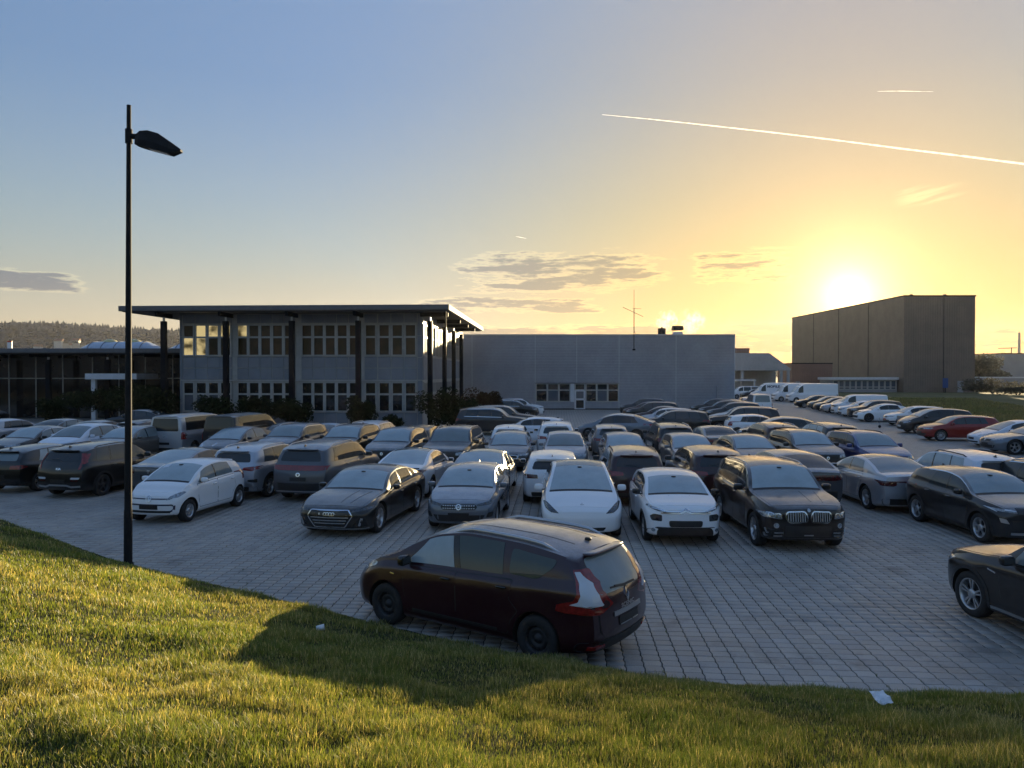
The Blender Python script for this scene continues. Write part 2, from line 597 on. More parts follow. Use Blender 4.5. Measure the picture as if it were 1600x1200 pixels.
V[:, :, 2] = base_v[None, :, 2] + dz[rest][:, None] + base_v[None, :, 0] * tilt[rest][:, 1:2] + base_v[None, :, 1] * tilt[rest][:, 0:1]


def fast_mesh(name, verts, faces_sizes, loops, mats):
    me = bpy.data.meshes.new(name)
    me.vertices.add(len(verts))
    me.vertices.foreach_set('co', np.ascontiguousarray(verts, dtype=np.float32).ravel())
    me.loops.add(len(loops))
    me.loops.foreach_set('vertex_index', np.ascontiguousarray(loops, dtype=np.int32))
    me.polygons.add(len(faces_sizes))
    st = np.concatenate([[0], np.cumsum(faces_sizes)[:-1]]).astype(np.int32)
    me.polygons.foreach_set('loop_start', st)
    me.polygons.foreach_set('loop_total', np.ascontiguousarray(faces_sizes, dtype=np.int32))
    for m in mats:
        me.materials.append(m)
    me.update(calc_edges=True)
    return me


fl = [i for f in pavm.f[:1 + 8] for i in f]
fs_ = [len(f) for f in pavm.f[:1 + 8]]
loops = (np.array(fl)[None, :] + (np.arange(len(rest)) * nb)[:, None]).ravel()
sizes = np.tile(fs_, len(rest))
me = fast_mesh('paver_field', V.reshape(-1, 3), sizes, loops, [PAVER])
tag(link('paver_field', me, pavement), kind='stuff')

# grass bank
gx, gy = np.meshgrid(np.arange(-46, 22.01, .25), np.arange(-10, 46, .25))
gz = bank_z(gx, gy)
sd = edge_dist(gx, gy)
ny, nx = gx.shape
idx = np.arange(ny * nx).reshape(ny, nx)
ok = (sd[:-1, :-1] > -.6) | (sd[1:, 1:] > -.6)
qd = np.stack([idx[:-1, :-1][ok], idx[:-1, 1:][ok], idx[1:, 1:][ok], idx[1:, :-1][ok]], 1)
me = fast_mesh('grass_bank', np.stack([gx.ravel(), gy.ravel(), gz.ravel()], 1), np.full(len(qd), 4), qd.ravel(), [SOIL])
me.polygons.foreach_set('use_smooth', [True] * len(qd))
tag(link('grass_bank', me), kind='structure')


def blade_mat():
    m = bpy.data.materials.new('grass_blades')
    m.use_nodes = True
    nt = NT(m.node_tree)
    nt.n.remove(nt.n['Principled BSDF'])
    outn = nt.n['Material Output']
    at = nt.node('ShaderNodeAttribute', attribute_name='tint')
    d = nt.node('ShaderNodeBsdfDiffuse')
    t = nt.node('ShaderNodeBsdfTranslucent')
    gl = nt.node('ShaderNodeBsdfGlossy')
    gl.inputs['Roughness'].default_value = .45
    gl.inputs['Color'].default_value = (1, 1, 1, 1)
    nt.l.new(at.outputs['Color'], d.inputs[0])
    tc = nt.vmath('MULTIPLY', at.outputs['Color'], (1.7, 1.5, .7))
    nt.l.new(tc, t.inputs[0])
    a = nt.node('ShaderNodeMixShader')
    a.inputs[0].default_value = .52
    nt.l.new(d.outputs[0], a.inputs[1])
    nt.l.new(t.outputs[0], a.inputs[2])
    b = nt.node('ShaderNodeMixShader')
    b.inputs[0].default_value = .035
    nt.l.new(a.outputs[0], b.inputs[1])
    nt.l.new(gl.outputs[0], b.inputs[2])
    nt.l.new(b.outputs[0], outn.inputs['Surface'])
    return m


BLADE = blade_mat()


def grass_mesh(name, x, y, z, h, w, tint, lean=.55):
    n = len(x)
    a = nrs.rand(n) * 2 * math.pi
    b = a + math.pi / 2 + (nrs.rand(n) - .5) * 1.2
    ln = h * lean * (.3 + nrs.rand(n))
    dx, dy = np.cos(a) * w / 2, np.sin(a) * w / 2
    lx, ly = np.cos(b) * ln, np.sin(b) * ln
    P = np.zeros((n, 5, 3))
    for k, (sx, t, hz) in enumerate(((-1, 0, -.02), (1, 0, -.02), (.7, .35, .58), (-.7, .35, .58), (0, 1.0, 1.0))):
        P[:, k, 0] = x + dx * sx + lx * t
        P[:, k, 1] = y + dy * sx + ly * t
        P[:, k, 2] = z + h * (hz if hz > 0 else 0) + (hz if hz < 0 else 0)
    base = np.arange(n)[:, None] * 5
    lo = np.concatenate([base + 0, base + 1, base + 2, base + 3, base + 3, base + 2, base + 4], 1).ravel()
    me = fast_mesh(name, P.reshape(-1, 3), np.tile([4, 3], n), lo, [BLADE])
    ca = me.attributes.new('tint', 'FLOAT_COLOR', 'POINT')
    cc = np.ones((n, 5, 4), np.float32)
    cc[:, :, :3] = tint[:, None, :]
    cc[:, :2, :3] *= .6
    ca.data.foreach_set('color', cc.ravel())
    return me


def scatter_grass():
    X, Y = [], []
    for d0, d1, dens in ((2.5, 5.5, 7600), (5.5, 7.5, 6400), (7.5, 10, 3800), (10, 14, 1900), (14, 22, 750), (22, 46, 220)):
        area = (R(46) * 2) / 2 * (d1 ** 2 - d0 ** 2)
        n = int(area * dens)
        r = np.sqrt(nrs.rand(n) * (d1 ** 2 - d0 ** 2) + d0 ** 2)
        a = (nrs.rand(n) - .5) * R(92)
        x, y = r * np.sin(a), r * np.cos(a)
        s = edge_dist(x, y)
        lim = (vnoise(x, y, 1.3, 21) - .5) * .5 + (vnoise(x, y, 5, 22) - .5) * .22
        k = s > lim - .05
        # what the camera cannot see behind the bank's brow stays, it is cheap
        X.append(x[k])
        Y.append(y[k])
    x, y = np.concatenate(X), np.concatenate(Y)
    z = bank_z(x, y)
    d = np.hypot(x, y)
    p1 = vnoise(x, y, .5, 31)
    p2 = vnoise(x, y, 1.6, 32)
    p3 = vnoise(x, y, 5.0, 33)
    s = edge_dist(x, y)
    tuft = np.clip((p2 * .6 + p3 * .4 - .35) * 2.2, 0, 1)
    h = (.032 + .060 * tuft * (.5 + p1)) * (.6 + .8 * nrs.rand(len(x)))
    h *= np.where(s < .35, .75, 1)
    thin = nrs.rand(len(x)) < (.55 + .6 * tuft)
    x, y, z, d, h, p1, p2, p3, tuft = [q[thin] for q in (x, y, z, d, h, p1, p2, p3, tuft)]
    w = (.0034 + .0028 * nrs.rand(len(x))) * np.clip(d / 6.5, .9, 4.2)
    green = np.array([.14, .185, .038])
    lush = np.array([.075, .135, .024])
    straw = np.array([.46, .41, .21])
    k = np.clip((p1 * .55 + p3 * .45 - .38) * 1.6, 0, 1)[:, None]
    tint = green * (1 - k) + np.array([.20, .19, .055]) * k
    tint = np.where((tuft > .6)[:, None], tint * .6 + lush * .4, tint)
    st = (nrs.rand(len(x)) < .12 + .26 * k[:, 0])[:, None]
    tint = np.where(st, straw * (.6 + .6 * nrs.rand(len(x))[:, None]), tint)
    tint = tint * (.75 + .5 * nrs.rand(len(x))[:, None])
    return grass_mesh('grass', x, y, z, h, w, tint)


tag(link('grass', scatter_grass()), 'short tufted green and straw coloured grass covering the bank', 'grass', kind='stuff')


def weeds():
    """single blades and small tufts that grow in the joints near the bank"""
    n = 5200
    i = np.round((nrs.rand(n) * 60 - 38) / PW)
    v = nrs.rand(n) * 22 + 7
    u = (i + .5) * PW + (nrs.rand(n) - .5) * .02
    x, y = GU[0] * u + GV[0] * v, GU[1] * u + GV[1] * v
    s = edge_dist(x, y)
    k = (s < 0) & (nrs.rand(n) < np.exp(s / .5) + .05 * (vnoise(x, y, .7, 41) > .66))
    x, y = np.repeat(x[k], 5), np.repeat(y[k], 5)
    x, y = x + (nrs.rand(len(x)) - .5) * .025, y + (nrs.rand(len(x)) - .5) * .05
    t = np.array([.11, .13, .035]) * (.6 + .7 * nrs.rand(len(x))[:, None])
    return grass_mesh('weeds', x, y, np.full(len(x), -.015), .02 + .035 * nrs.rand(len(x)), .006 + .005 * nrs.rand(len(x)), t, .9)


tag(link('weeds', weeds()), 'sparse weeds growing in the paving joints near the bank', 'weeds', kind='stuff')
# ------------------------------------------------------------------ building materials
def siding_mat(name, col, pitch=.16, depth=.5, vertical=False):
    m, nt, bs = mat_new(name)
    tc = nt.node('ShaderNodeTexCoord')
    sp = nt.node('ShaderNodeSeparateXYZ')
    nt.l.new(tc.outputs['Object'], sp.inputs[0])
    c = nt.math('ADD', sp.outputs[0], sp.outputs[1]) if vertical else sp.outputs[2]
    w = nt.math('SINE', nt.math('MULTIPLY', c, 2 * math.pi / pitch))
    n = nt.noise(tc.outputs['Object'], .35, 5, .6)
    n2 = nt.noise(tc.outputs['Object'], 3.5, 4, .65)
    hs = nt.node('ShaderNodeHueSaturation')
    hs.inputs['Color'].default_value = C4(col)
    nt.l.new(nt.math('MULTIPLY', nt.ramp(n, .3, .7, .9, 1.1), nt.ramp(n2, .3, .7, .94, 1.05)), hs.inputs['Value'])
    nt.l.new(hs.outputs[0], bs.inputs['Base Color'])
    bs.inputs['Roughness'].default_value = .5
    bs.inputs['Metallic'].default_value = .1
    b = nt.node('ShaderNodeBump')
    b.inputs['Strength'].default_value = depth
    b.inputs['Distance'].default_value = .03
    nt.l.new(w, b.inputs['Height'])
    nt.l.new(b.outputs[0], bs.inputs['Normal'])
    return m


def pane_mat(name, col, rough=.04, spec=.7, var=.5):
    m, nt, bs = mat_new(name)
    g = nt.node('ShaderNodeNewGeometry')
    n = nt.noise(g.outputs['Position'], .9, 4, .6)
    c = nt.mix(nt.ramp(n, .35, .7), C4(col), (col[0] * (1 + var * 2) + .004, col[1] * (1 + var) + .003, col[2] * (1 + var) + .002, 1))
    nt.l.new(c, bs.inputs['Base Color'])
    bs.inputs['Roughness'].default_value = rough
    bs.inputs['Specular IOR Level'].default_value = spec
    return m


B = {}
B['panel'] = simple('grey_facade_panel', (0.235, 0.25, 0.275), .55, spec=.3, var=.10, vscale=.8)
B['frame'] = simple('pale_window_frame', (0.42, 0.405, 0.375), .5, var=.08)
B['pane'] = pane_mat('office_glass', (0.045, 0.032, 0.014))
B['paneblue'] = pane_mat('blind_glass', (0.10, 0.12, 0.145), .15, .5, .1)
B['panedark'] = pane_mat('dark_office_glass', (0.010, 0.012, 0.013))
B['steel'] = simple('dark_painted_steel', (0.008, 0.010, 0.014), .6, spec=.08, var=.2, vscale=2)
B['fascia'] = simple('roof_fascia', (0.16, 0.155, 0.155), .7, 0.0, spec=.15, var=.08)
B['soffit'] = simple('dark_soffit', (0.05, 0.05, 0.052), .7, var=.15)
B['white'] = simple('white_metal', (0.62, 0.63, 0.65), .45, var=.06)
B['bright'] = simple('bright_flashing', (0.55, 0.56, 0.58), .35, .6)
B['hall'] = siding_mat('hall_siding', (0.30, 0.305, 0.33), .17, .28)
B['gravelroof'] = simple('flat_roof_felt', (0.10, 0.10, 0.105), .9, var=.2, vscale=1)
B['warehouse'] = siding_mat('warehouse_siding', (0.215, 0.16, 0.122), .5, .35, True)
B['brownbox'] = siding_mat('brown_cladding', (0.27, 0.15, 0.105), .4, .3, True)
B['lowwhite'] = siding_mat('pale_cladding', (0.40, 0.39, 0.385), .25, .3, True)
B['greybld'] = simple('pale_grey_wall', (0.30, 0.30, 0.31), .6, var=.08, vscale=.3)
B['vault'] = simple('skylight_plastic', (0.42, 0.47, 0.56), .22, var=.08)
B['gold'] = simple('yellow_vent_cap', (0.60, 0.52, 0.26), .3)
B['signwhite'] = simple('sign_white', (0.75, 0.75, 0.76), .4)
B['signred'] = simple('sign_red', (0.45, 0.03, 0.03), .4)
m_, nt_, bs_ = mat_new('skyglow_office_glass')
g_ = nt_.node('ShaderNodeNewGeometry')
n_1 = nt_.noise(g_.outputs['Position'], .8, 3, .5)
bs_.inputs['Base Color'].default_value = (.02, .017, .01, 1)
bs_.inputs['Roughness'].default_value = .06
bs_.inputs['Emission Color'].default_value = (1.0, .78, .36, 1)
nt_.l.new(nt_.ramp(n_1, .38, .55, .015, .20), bs_.inputs['Emission Strength'])  # painted glow, stands in for bright sky seen through the rooms
B['skyglow'] = m_


def pbox(name, x0, x1, y0, y1, z0, z1, mat, parent=None, bev=0.0):
    mb = MB()
    if bev > 0:
        mb.add([(x0 + bev, y0, z0 + bev), (x1 - bev, y0, z0 + bev), (x1 - bev, y0, z1 - bev), (x0 + bev, y0, z1 - bev),
                (x0, y0 + bev, z0), (x1, y0 + bev, z0), (x1, y0 + bev, z1), (x0, y0 + bev, z1),
                (x0, y1, z0), (x1, y1, z0), (x1, y1, z1), (x0, y1, z1)],
               [(0, 1, 2, 3), (0, 4, 5, 1), (1, 5, 6, 2), (2, 6, 7, 3), (3, 7, 4, 0), (4, 8, 9, 5), (5, 9, 10, 6), (6, 10, 11, 7), (7, 11, 8, 4), (8, 11, 10, 9)])
    else:
        mb.box(x0, x1, y0, y1, z0, z1)
    return mb.obj(name, [mat], parent)


_win_cache = {}


def window(parent, x, y, z0, z1, ztr, w, glass, rot=0.0, bar=.11, mull=()):
    """one window unit: frame mesh with its panes as children; x,y = centre of its outer face, facing -y before rot"""
    h = z1 - z0
    key = (round(w, 3), round(h, 3), round(ztr - z0, 3), bar, tuple(mull))
    if key not in _win_cache:
        t = ztr - z0
        f = MB()
        f.box(-w / 2, w / 2, -.05, .09, 0, bar)
        f.box(-w / 2, w / 2, -.05, .09, h - bar, h)
        f.box(-w / 2, w / 2, -.045, .09, t - bar * .6, t + bar * .6)
        xs = [-w / 2 + bar] + [q for m in mull for q in (m - .04, m + .04)] + [w / 2 - bar]
        cols = [-w / 2, -w / 2 + bar] + []
        for a, b_ in [(-w / 2, -w / 2 + bar), (w / 2 - bar, w / 2)] + [(m - .04, m + .04) for m in mull]:
            f.box(a, b_, -.04, .085, bar + .001, h - bar - .001)
        panes = []
        cells = [(xs[2 * q], xs[2 * q + 1]) for q in range(len(xs) // 2)]
        for a, b_ in cells:
            for c, d in ((bar, t - bar * .6), (t + bar * .6, h - bar)):
                panes.append(MB().box(a - .01, b_ + .01, .045, .055, c - .01, d + .01).mesh('pane'))
        _win_cache[key] = (f.mesh('window', [B['frame']]), panes)
    fm, panes = _win_cache[key]
    o = link('window', fm, parent)
    o.location = (x, y, z0)
    o.rotation_euler = (0, 0, rot)
    for q, pm in enumerate(panes):
        if not pm.materials:
            pm.materials.append(None)
        p = link('pane', pm, o)
        gm = glass if not isinstance(glass, (list, tuple)) else glass[q % len(glass)]
        p.material_slots[0].link = 'OBJECT'
        p.material_slots[0].material = gm
    return o


# ------------------------------------------------------------------ the two storey office
OW, OD = 18.4, 24.0
office = tag(empty('office_building', (-24.97, 57.5, 0), R(-3.0)), 'grey two storey office with overhanging flat roof and dark steel columns', 'office building')
pbox('wall', 0.02, OW - .02, .19, OD, 0, 8.35, B['frame'], office)
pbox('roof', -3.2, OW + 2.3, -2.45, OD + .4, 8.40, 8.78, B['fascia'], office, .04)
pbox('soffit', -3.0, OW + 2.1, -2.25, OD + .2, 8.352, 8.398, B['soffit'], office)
mods = [(.74, 0), (1.70, 0), (2.64, 0), (3.57, 0), (4.86, 1), (5.74, 1), (6.63, 1), (7.53, 1), (8.42, 1), (9.74, 2), (10.62, 2), (11.50, 2), (12.40, 2), (13.30, 2), (14.52, 3), (15.54, 3), (16.52, 3), (17.50, 3)]
pan_w = .90
pm1 = {}


def panel(x0, x1, z0, z1, y=.17, name='panel', mat='panel', parent=office, rot=None):
    return pbox(name, x0 + .02, x1 - .02, y - .035, y, z0 + .02, z1 - .02, B[mat], parent, .008)


edges = [0.02, 0.27]
for k, (x, bay) in enumerate(mods):
    g_up = B['pane']
    if k in (0, 1, 2, 3):
        g_up = [B['skyglow'], B['skyglow']] if k in (1, 2) else [B['skyglow'], B['pane']] if k == 3 else [B['pane'], B['skyglow']]
        g_up = [[B['skyglow'], B['pane']], [B['skyglow'], B['skyglow']], [B['pane'], B['skyglow']], [B['pane'], B['skyglow']]][k]
    elif k == 4:
        g_up = [B['pane'], B['skyglow']]
    window(office, x, .10, 5.20, 7.60, 6.62, .92 if bay in (0, 3) else .89, g_up)
    window(office, x, .10, 1.05, 3.32, 2.38, .92 if bay in (0, 3) else .89, [B['paneblue'], B['panedark']] if k < 3 else B['panedark'])
    h_ = (.96 if bay in (0, 3) else .89) / 2
    panel(x - h_, x + h_, 4.33, 5.17)
    panel(x - h_, x + h_, 3.45, 4.32)
    panel(x - h_, x + h_, 7.66, 8.33)
    panel(x - h_, x + h_, .05, 1.02)
for x0, x1 in ((.02, .24), (18.0, 18.38)):
    for z0, z1 in ((.05, 1.7), (1.7, 3.4), (3.45, 5.1), (5.1, 6.7), (6.7, 8.33)):
        panel(x0, x1, z0, z1, name='corner_panel')
pbox('ledge', .26, 17.98, -.02, .12, 3.375, 3.43, B['bright'], office)
for x in (-.55, 4.10, 9.0, 13.9):
    c = pbox('column', x - .18, x + .18, -1.25, -.9, 0, 7.75, B['steel'], office, .02)
    pbox('column_head', x - .06, x + .06, -1.12, -1.0, 7.75, 8.352, B['bright'], c)
    pbox('roof_beam', x - .09, x + .09, -2.2, .08, 8.05, 8.352, B['steel'], office)
for y in (-.6, 6.9, 12.8, 18.6):
    c = pbox('column', OW + .5, OW + .84, y - .17, y + .17, 0, 7.75, B['steel'], office, .02)
    pbox('column_head', OW + .6, OW + .72, y - .06, y + .06, 7.75, 8.352, B['bright'], c)
    pbox('roof_beam', OW - .05, OW + 2.0, y - .09, y + .09, 8.05, 8.352, B['steel'], office)
for k in range(12):
    y = 1.1 + k * 1.92
    window(office, OW + .03, y, 5.20, 7.60, 6.62, 1.80, B['pane'], R(90), .12, (-.3, .3))
    window(office, OW + .03, y, 1.05, 3.32, 2.38, 1.80, B['panedark'], R(90), .12, (-.3, .3))
    for z0, z1 in ((3.45, 5.14), (7.68, 8.32)):
        for q in (-1, 0, 1):
            pbox('panel', OW - .02, OW + .05, y + q * .62 - .30, y + q * .62 + .30, z0, z1, B['panel'], office)
mb = MB()
mb.tube([(OW + 2.0, -2.0, 8.36), (OW + 2.0, -2.0, .0)], .05, 8)
mb.obj('downpipe', [B['steel']], office)

# ------------------------------------------------------------------ the hall
HX0, HX1, HY, HH = -7.5, 24.2, 83.6, 8.2
hall = tag(empty('industrial_hall', (0, HY, 0)), 'long pale grey windowless hall with one white window band and door', 'hall')
pbox('wall', HX0, HX1, .08, 38, 0, HH - .12, B['hall'], hall)
seams = [HX0, -4.35, 2.52, 7.05, 11.65, 17.85, HX1]
for a, b_ in zip(seams[:-1], seams[1:]):
    mid = (a + b_) / 2
    if 2.5 < mid < 11.7:
        pbox('cladding_panel', a + .02, b_ - .02, 0, .075, 2.9, HH - .15, B['hall'], hall)
    else:
        pbox('cladding_panel', a + .02, b_ - .02, 0, .075, .12, HH - .15, B['hall'], hall)
pbox('cladding_panel', 2.54, 6.74, 0, .075, .12, .80, B['hall'], hall)
pbox('cladding_panel', 8.03, 11.63, 0, .075, .12, .80, B['hall'], hall)
for a in seams[1:-1]:
    pbox('joint_strip', a - .022, a + .022, -.012, .07, 2.92 if 3 < a < 11.6 else .12, HH - .15, B['bright'], hall)
pbox('coping', HX0 - .1, HX1 + .08, -.08, 38.05, HH - .118, HH, B['bright'], hall)
pbox('plinth', HX0, HX1 - .0, .01, .078, 0, .11, B['steel'], hall)
pbox('corner_trim', HX1 + .004, HX1 + .07, -.03, .2, 0, HH - .13, B['white'], hall)


def band(x0, n, w, parent):
    for q in range(n):
        window(parent, x0 + w * (q + .5), .0, .85, 2.84, 2.12, w, [B['paneblue'], B['panedark']] if q % 2 else [B['panedark'], B['panedark']], 0, .09)


band(2.60, 3, 1.25, hall)
pbox('infill_panel', 6.37, 6.76, -.03, .06, .84, 2.84, B['white'], hall)
d = pbox('door', 6.80, 7.98, -.01, .06, .05, 2.10, B['white'], hall)
pbox('pane', 6.98, 7.80, -.035, -.012, 1.22, 1.98, B['paneblue'], d)
pbox('pane', 6.98, 7.80, -.035, -.012, .18, 1.02, B['panedark'], d)
pbox('handle', 7.84, 7.88, -.06, -.012, 1.05, 1.2, B['steel'], d)
pbox('transom_window', 6.80, 7.98, -.03, .06, 2.12, 2.84, B['frame'], hall)
pbox('transom_pane', 6.92, 7.86, -.045, -.032, 2.22, 2.74, B['panedark'], hall)
band(8.02, 3, 1.20, hall)
pbox('window_hood', 2.5, 11.7, -.12, .05, 2.86, 2.90, B['steel'], hall)
mb = MB()
mb.tube([(22.3, -.08, 2.6), (22.3, -.08, 0)], .06, 8)
mb.obj('downpipe', [B['hall']], hall)
# aerial
ant = tag(empty('roof_antenna', (13.25, HY - .12, 6.4)), 'thin mast aerial with crossed rods clamped to the hall wall', 'antenna')
mb = MB()
mb.tube([(0, 0, 0), (0, 0, 4.6)], .045, 6)
mb.tube([(0, 0, 4.6), (0, 0, 6.6)], .02, 6)
mb.obj('mast', [B['steel']], ant)
mb = MB()
mb.tube([(-1.2, 0, 4.72), (.95, 0, 3.72)], .025, 6)
for t in np.linspace(0, 1, 7):
    x, z = -1.2 + 2.15 * t, 4.72 - 1.0 * t
    mb.tube([(x, -.35, z - .02), (x, .35, z + .02)], .012, 5)
mb.obj('yagi_aerial', [B['steel']], ant)
mb = MB()
mb.tube([(-.15, 0, 4.6), (.78, 0, 4.55)], .018, 5)
mb.obj('cross_rod', [B['steel']], ant)
mb = MB()
mb.tube([(0, 0, 2.15), (.2, 0, 1.8), (.62, 0, 1.82)], .018, 5)
mb.obj('side_arm', [B['steel']], ant)
pbox('wall_clamp', -.16, .16, -.02, .1, .05, .2, B['steel'], ant)
# vents on the hall roof
for nm, x0, x1, y, h, lab in (('roof_vent', 15.85, 16.75, 3.0, .95, 'squat round roof vent with a small knob, beside the aerial'), ('roof_vent', 17.45, 18.55, 3.0, 1.05, 'barrel topped roof vent on a pale base, near the steam')):
    v = tag(empty(nm, ((x0 + x1) / 2 * (HY + y) / HY, HY + y, HH)), lab, 'roof vent')
    w = (x1 - x0) / 2
    if 'squat' in lab:
        MB().lathe([(w, .0), (w, h * .8), (w * .9, h * .86), (.1, h * .9), (.1, h), (.0, h)], 20).obj('vent_drum', [B['steel']], v)
    else:
        pbox('vent_base', -w * .9, w * .9, -.5, .5, 0, .4, B['white'], v)
        mb = MB()
        prof = [(.62 * math.cos(a), .62 * math.sin(a) * .9) for a in np.linspace(-.3, math.pi + .3, 14)]
        vs = [(-w, a, .72 + b_ * .7) for a, b_ in prof] + [(w, a, .72 + b_ * .7) for a, b_ in prof]
        n = len(prof)
        mb.add(vs, [(q, q + 1, n + q + 1, n + q) for q in range(n - 1)] + [tuple(range(n)), tuple(reversed(range(n, 2 * n))), (0, n, 2 * n - 1, n - 1)])
        mb.obj('vent_hood', [B['steel']], v)

# ------------------------------------------------------------------ showroom on the left
SY = 67.0
show = tag(empty('showroom', (0, SY, 0)), 'low glass fronted showroom under a thin flat roof, left of the office', 'showroom')
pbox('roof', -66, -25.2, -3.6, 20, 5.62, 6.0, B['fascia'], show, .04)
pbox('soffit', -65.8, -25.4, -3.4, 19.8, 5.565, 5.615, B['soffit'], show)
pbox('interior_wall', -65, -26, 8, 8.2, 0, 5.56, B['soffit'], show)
pbox('interior_floor', -65, -26, .15, 8, 0.0, .06, B['gravelroof'], show)
xs = [-60.5, -58.1, -55.7, -53.3, -50.9, -48.5, -46.1, -43.9, -41.55, -39.2, -36.6, -34.3, -32.0, -29.6, -27.2]
for a, b_ in zip(xs[:-1], xs[1:]):
    pbox('pane', a + .04, b_ - .04, .05, .07, .1, 3.45, B['panedark'], show)
    pbox('pane', a + .04, b_ - .04, .05, .07, 3.55, 5.5, B['panedark'], show)
for a in xs:
    pbox('mullion', a - .035, a + .035, 0, .12, .05, 5.56, B['frame'], show)
pbox('transom', -60.5, -27.2, .005, .11, 3.465, 3.535, B['frame'], show)
for x in (-59, -54, -49.2, -44.3, -39.2, -34.2, -29.5):
    c = pbox('column', x - .18, x + .18, -2.2, -1.85, 0, 5.1, B['steel'], show)
    pbox('column_head', x - .06, x + .06, -2.1, -1.95, 5.1, 5.565, B['white'], c)
    pbox('roof_beam', x - 1.6, x + .1, -2.1, -1.95, 5.3, 5.563, B['steel'], show)
ent = tag(empty('entrance_canopy', (-33.0, 63.6, 0)), 'white edged flat canopy over the showroom entrance by the dark hedge', 'canopy')
pbox('canopy_roof', -1.7, 2.5, -1.2, 2.6, 3.45, 3.92, B['white'], ent)
for x in (-1.2, 2.2):
    pbox('post', x - .17, x + .17, -.9, -.6, 0, 3.445, B['white'] if x < 0 else B['steel'], ent)


def vault(x0, x1, y, lab, caps):
    v = tag(empty('barrel_skylight', ((x0 + x1) / 2, y, 6.0)), lab, 'skylight')
    w = (x1 - x0) / 2
    mb = MB()
    n = 12
    xs_ = np.linspace(-w, w, 7)
    prof = [(1.9 * math.cos(a), 1.25 * math.sin(a)) for a in np.linspace(0, math.pi, n)]
    sc = [.55] + [1] * 5 + [.55]
    vs = [(x, a * s, b_ * s) for x, s in zip(xs_, sc) for a, b_ in prof]
    fs = [(i * n + q, (i + 1) * n + q, (i + 1) * n + q + 1, i * n + q + 1) for i in range(6) for q in range(n - 1)]
    fs += [tuple(range(n)), tuple(reversed(range(6 * n, 7 * n)))]
    mb.add(vs, fs, 0, True)
    mb.obj('vault', [B['vault']], v)
    for x in xs_[1:-1]:
        rb = MB()
        rb.tube([(x, a * 1.015, b_ * 1.015) for a, b_ in prof], .035, 5)
        rb.obj('rib', [B['fascia']], v)
    for x in caps:
        cm = MB()
        cm.lathe([(.7, 0), (.62, .16), (.35, .28), (.001, .33)], 14)
        cm.obj('vent_cap', [B['gold']], v, (x, 0, 1.18))


vault(-44.6, -36.6, 80, 'pale blue barrel skylight with two yellow caps, left on the showroom roof', (-1.2, 1.3))
vault(-37.6, -29.9, 84.5, 'pale blue barrel skylight with one yellow cap, half hidden by the office column', (-.5,))
sg = tag(empty('pylon_sign', (-56.2, 86, 0)), 'small white sign with red ends standing up behind the showroom roof', 'sign')
pbox('sign_board', -.26, .26, -.06, .06, 6.2, 7.42, B['signwhite'], sg)
pbox('sign_band', -.262, .262, -.065, .065, 7.422, 7.56, B['signred'], sg)
pbox('sign_band', -.262, .262, -.065, .065, 6.06, 6.198, B['signred'], sg)
pbox('post', -.08, .08, -.08, .08, 0, 6.058, B['white'], sg)

# ------------------------------------------------------------------ beyond the lot on the right
wh = tag(empty('warehouse', (81.6, 160, 0)), 'tall dark warehouse block with the low sun on its roof edge', 'warehouse')
pbox('wall', 0, 14.8, 0, 64, 0, 20.0, B['warehouse'], wh)
pbox('roof', -.12, 14.92, -.12, 64.1, 20.005, 20.25, B['steel'], wh)
for y in (16, 32, 48):
    pbox('joint_strip', -.05, -.004, y - .06, y + .06, 0, 19.9, B['steel'], wh)
pbox('joint_strip', 8.2, 8.3, -.05, -.004, 0, 19.9, B['steel'], wh)
d = pbox('door', 11.2, 12.4, -.06, -.004, 0, 2.4, B['greybld'], wh)
for x in (1.5, 8.5):
    pbox('roof_lug', x, x + .5, .4, .8, 20.255, 20.5, B['steel'], wh)
an = tag(empty('low_annex', (67.2, 162, 0)), 'low flat annex with a white edge and a row of windows below the warehouse', 'annex')
pbox('wall', 0.1, 14.2, .3, 6, 0, 2.6, B['greybld'], an)
pbox('roof', -.3, 14.3, -.3, 6.1, 2.62, 3.15, B['white'], an)
for q in range(11):
    window(an, 1.2 + q * 1.22, .25, .55, 2.5, 1.1, 1.15, B['paneblue'], 0, .14)
bx = tag(empty('brown_shed', (61.9, 170, 0)), 'reddish brown box shaped shed in front of the warehouse wall', 'shed')
pbox('wall', 0, 9.0, 0, 9, 0, 6.1, B['brownbox'], bx)
pbox('roof', -.06, 9.06, -.06, 9.06, 6.105, 6.3, B['steel'], bx)
pbox('door', .9, 1.9, -.05, -.004, 0, 2.2, B['greybld'], bx)
lw = tag(empty('gabled_shed', (37.2, 130, 0)), 'pale gabled shed with a wide open bay behind the white vans', 'shed')
mb = MB()
sec = [(0, 0), (10.2, 0), (10.2, 4.6), (6.3, 7.3), (0, 7.3)]
n = len(sec)
mb.add([(x, 8, z) for x, z in sec] + [(x, 18, z) for x, z in sec], [tuple(range(n)), tuple(reversed(range(n, 2 * n)))] + [(q, n + q, n + (q + 1) % n, (q + 1) % n) for q in range(n)])
mb.obj('wall', [B['lowwhite']], lw)
mb = MB()
front = [(0, 4.45), (9.9, 4.45), (9.9, 4.75), (6.3, 7.4), (0, 7.4)]
n = len(front)
mb.add([(x, -.2, z) for x, z in front] + [(x, 7.99, z) for x, z in front], [tuple(range(n)), tuple(reversed(range(n, 2 * n)))] + [(q, n + q, n + (q + 1) % n, (q + 1) % n) for q in range(n)])
mb.obj('gable_roof', [B['lowwhite']], lw)
for x in (.1, 1.6, 8.2, 9.4):
    pbox('pillar', x, x + .42, 0, .4, 0, 4.445, B['lowwhite'], lw)
pbox('canopy', 0.2, 3.4, -2.2, -.21, 2.7, 2.95, B['white'], lw)
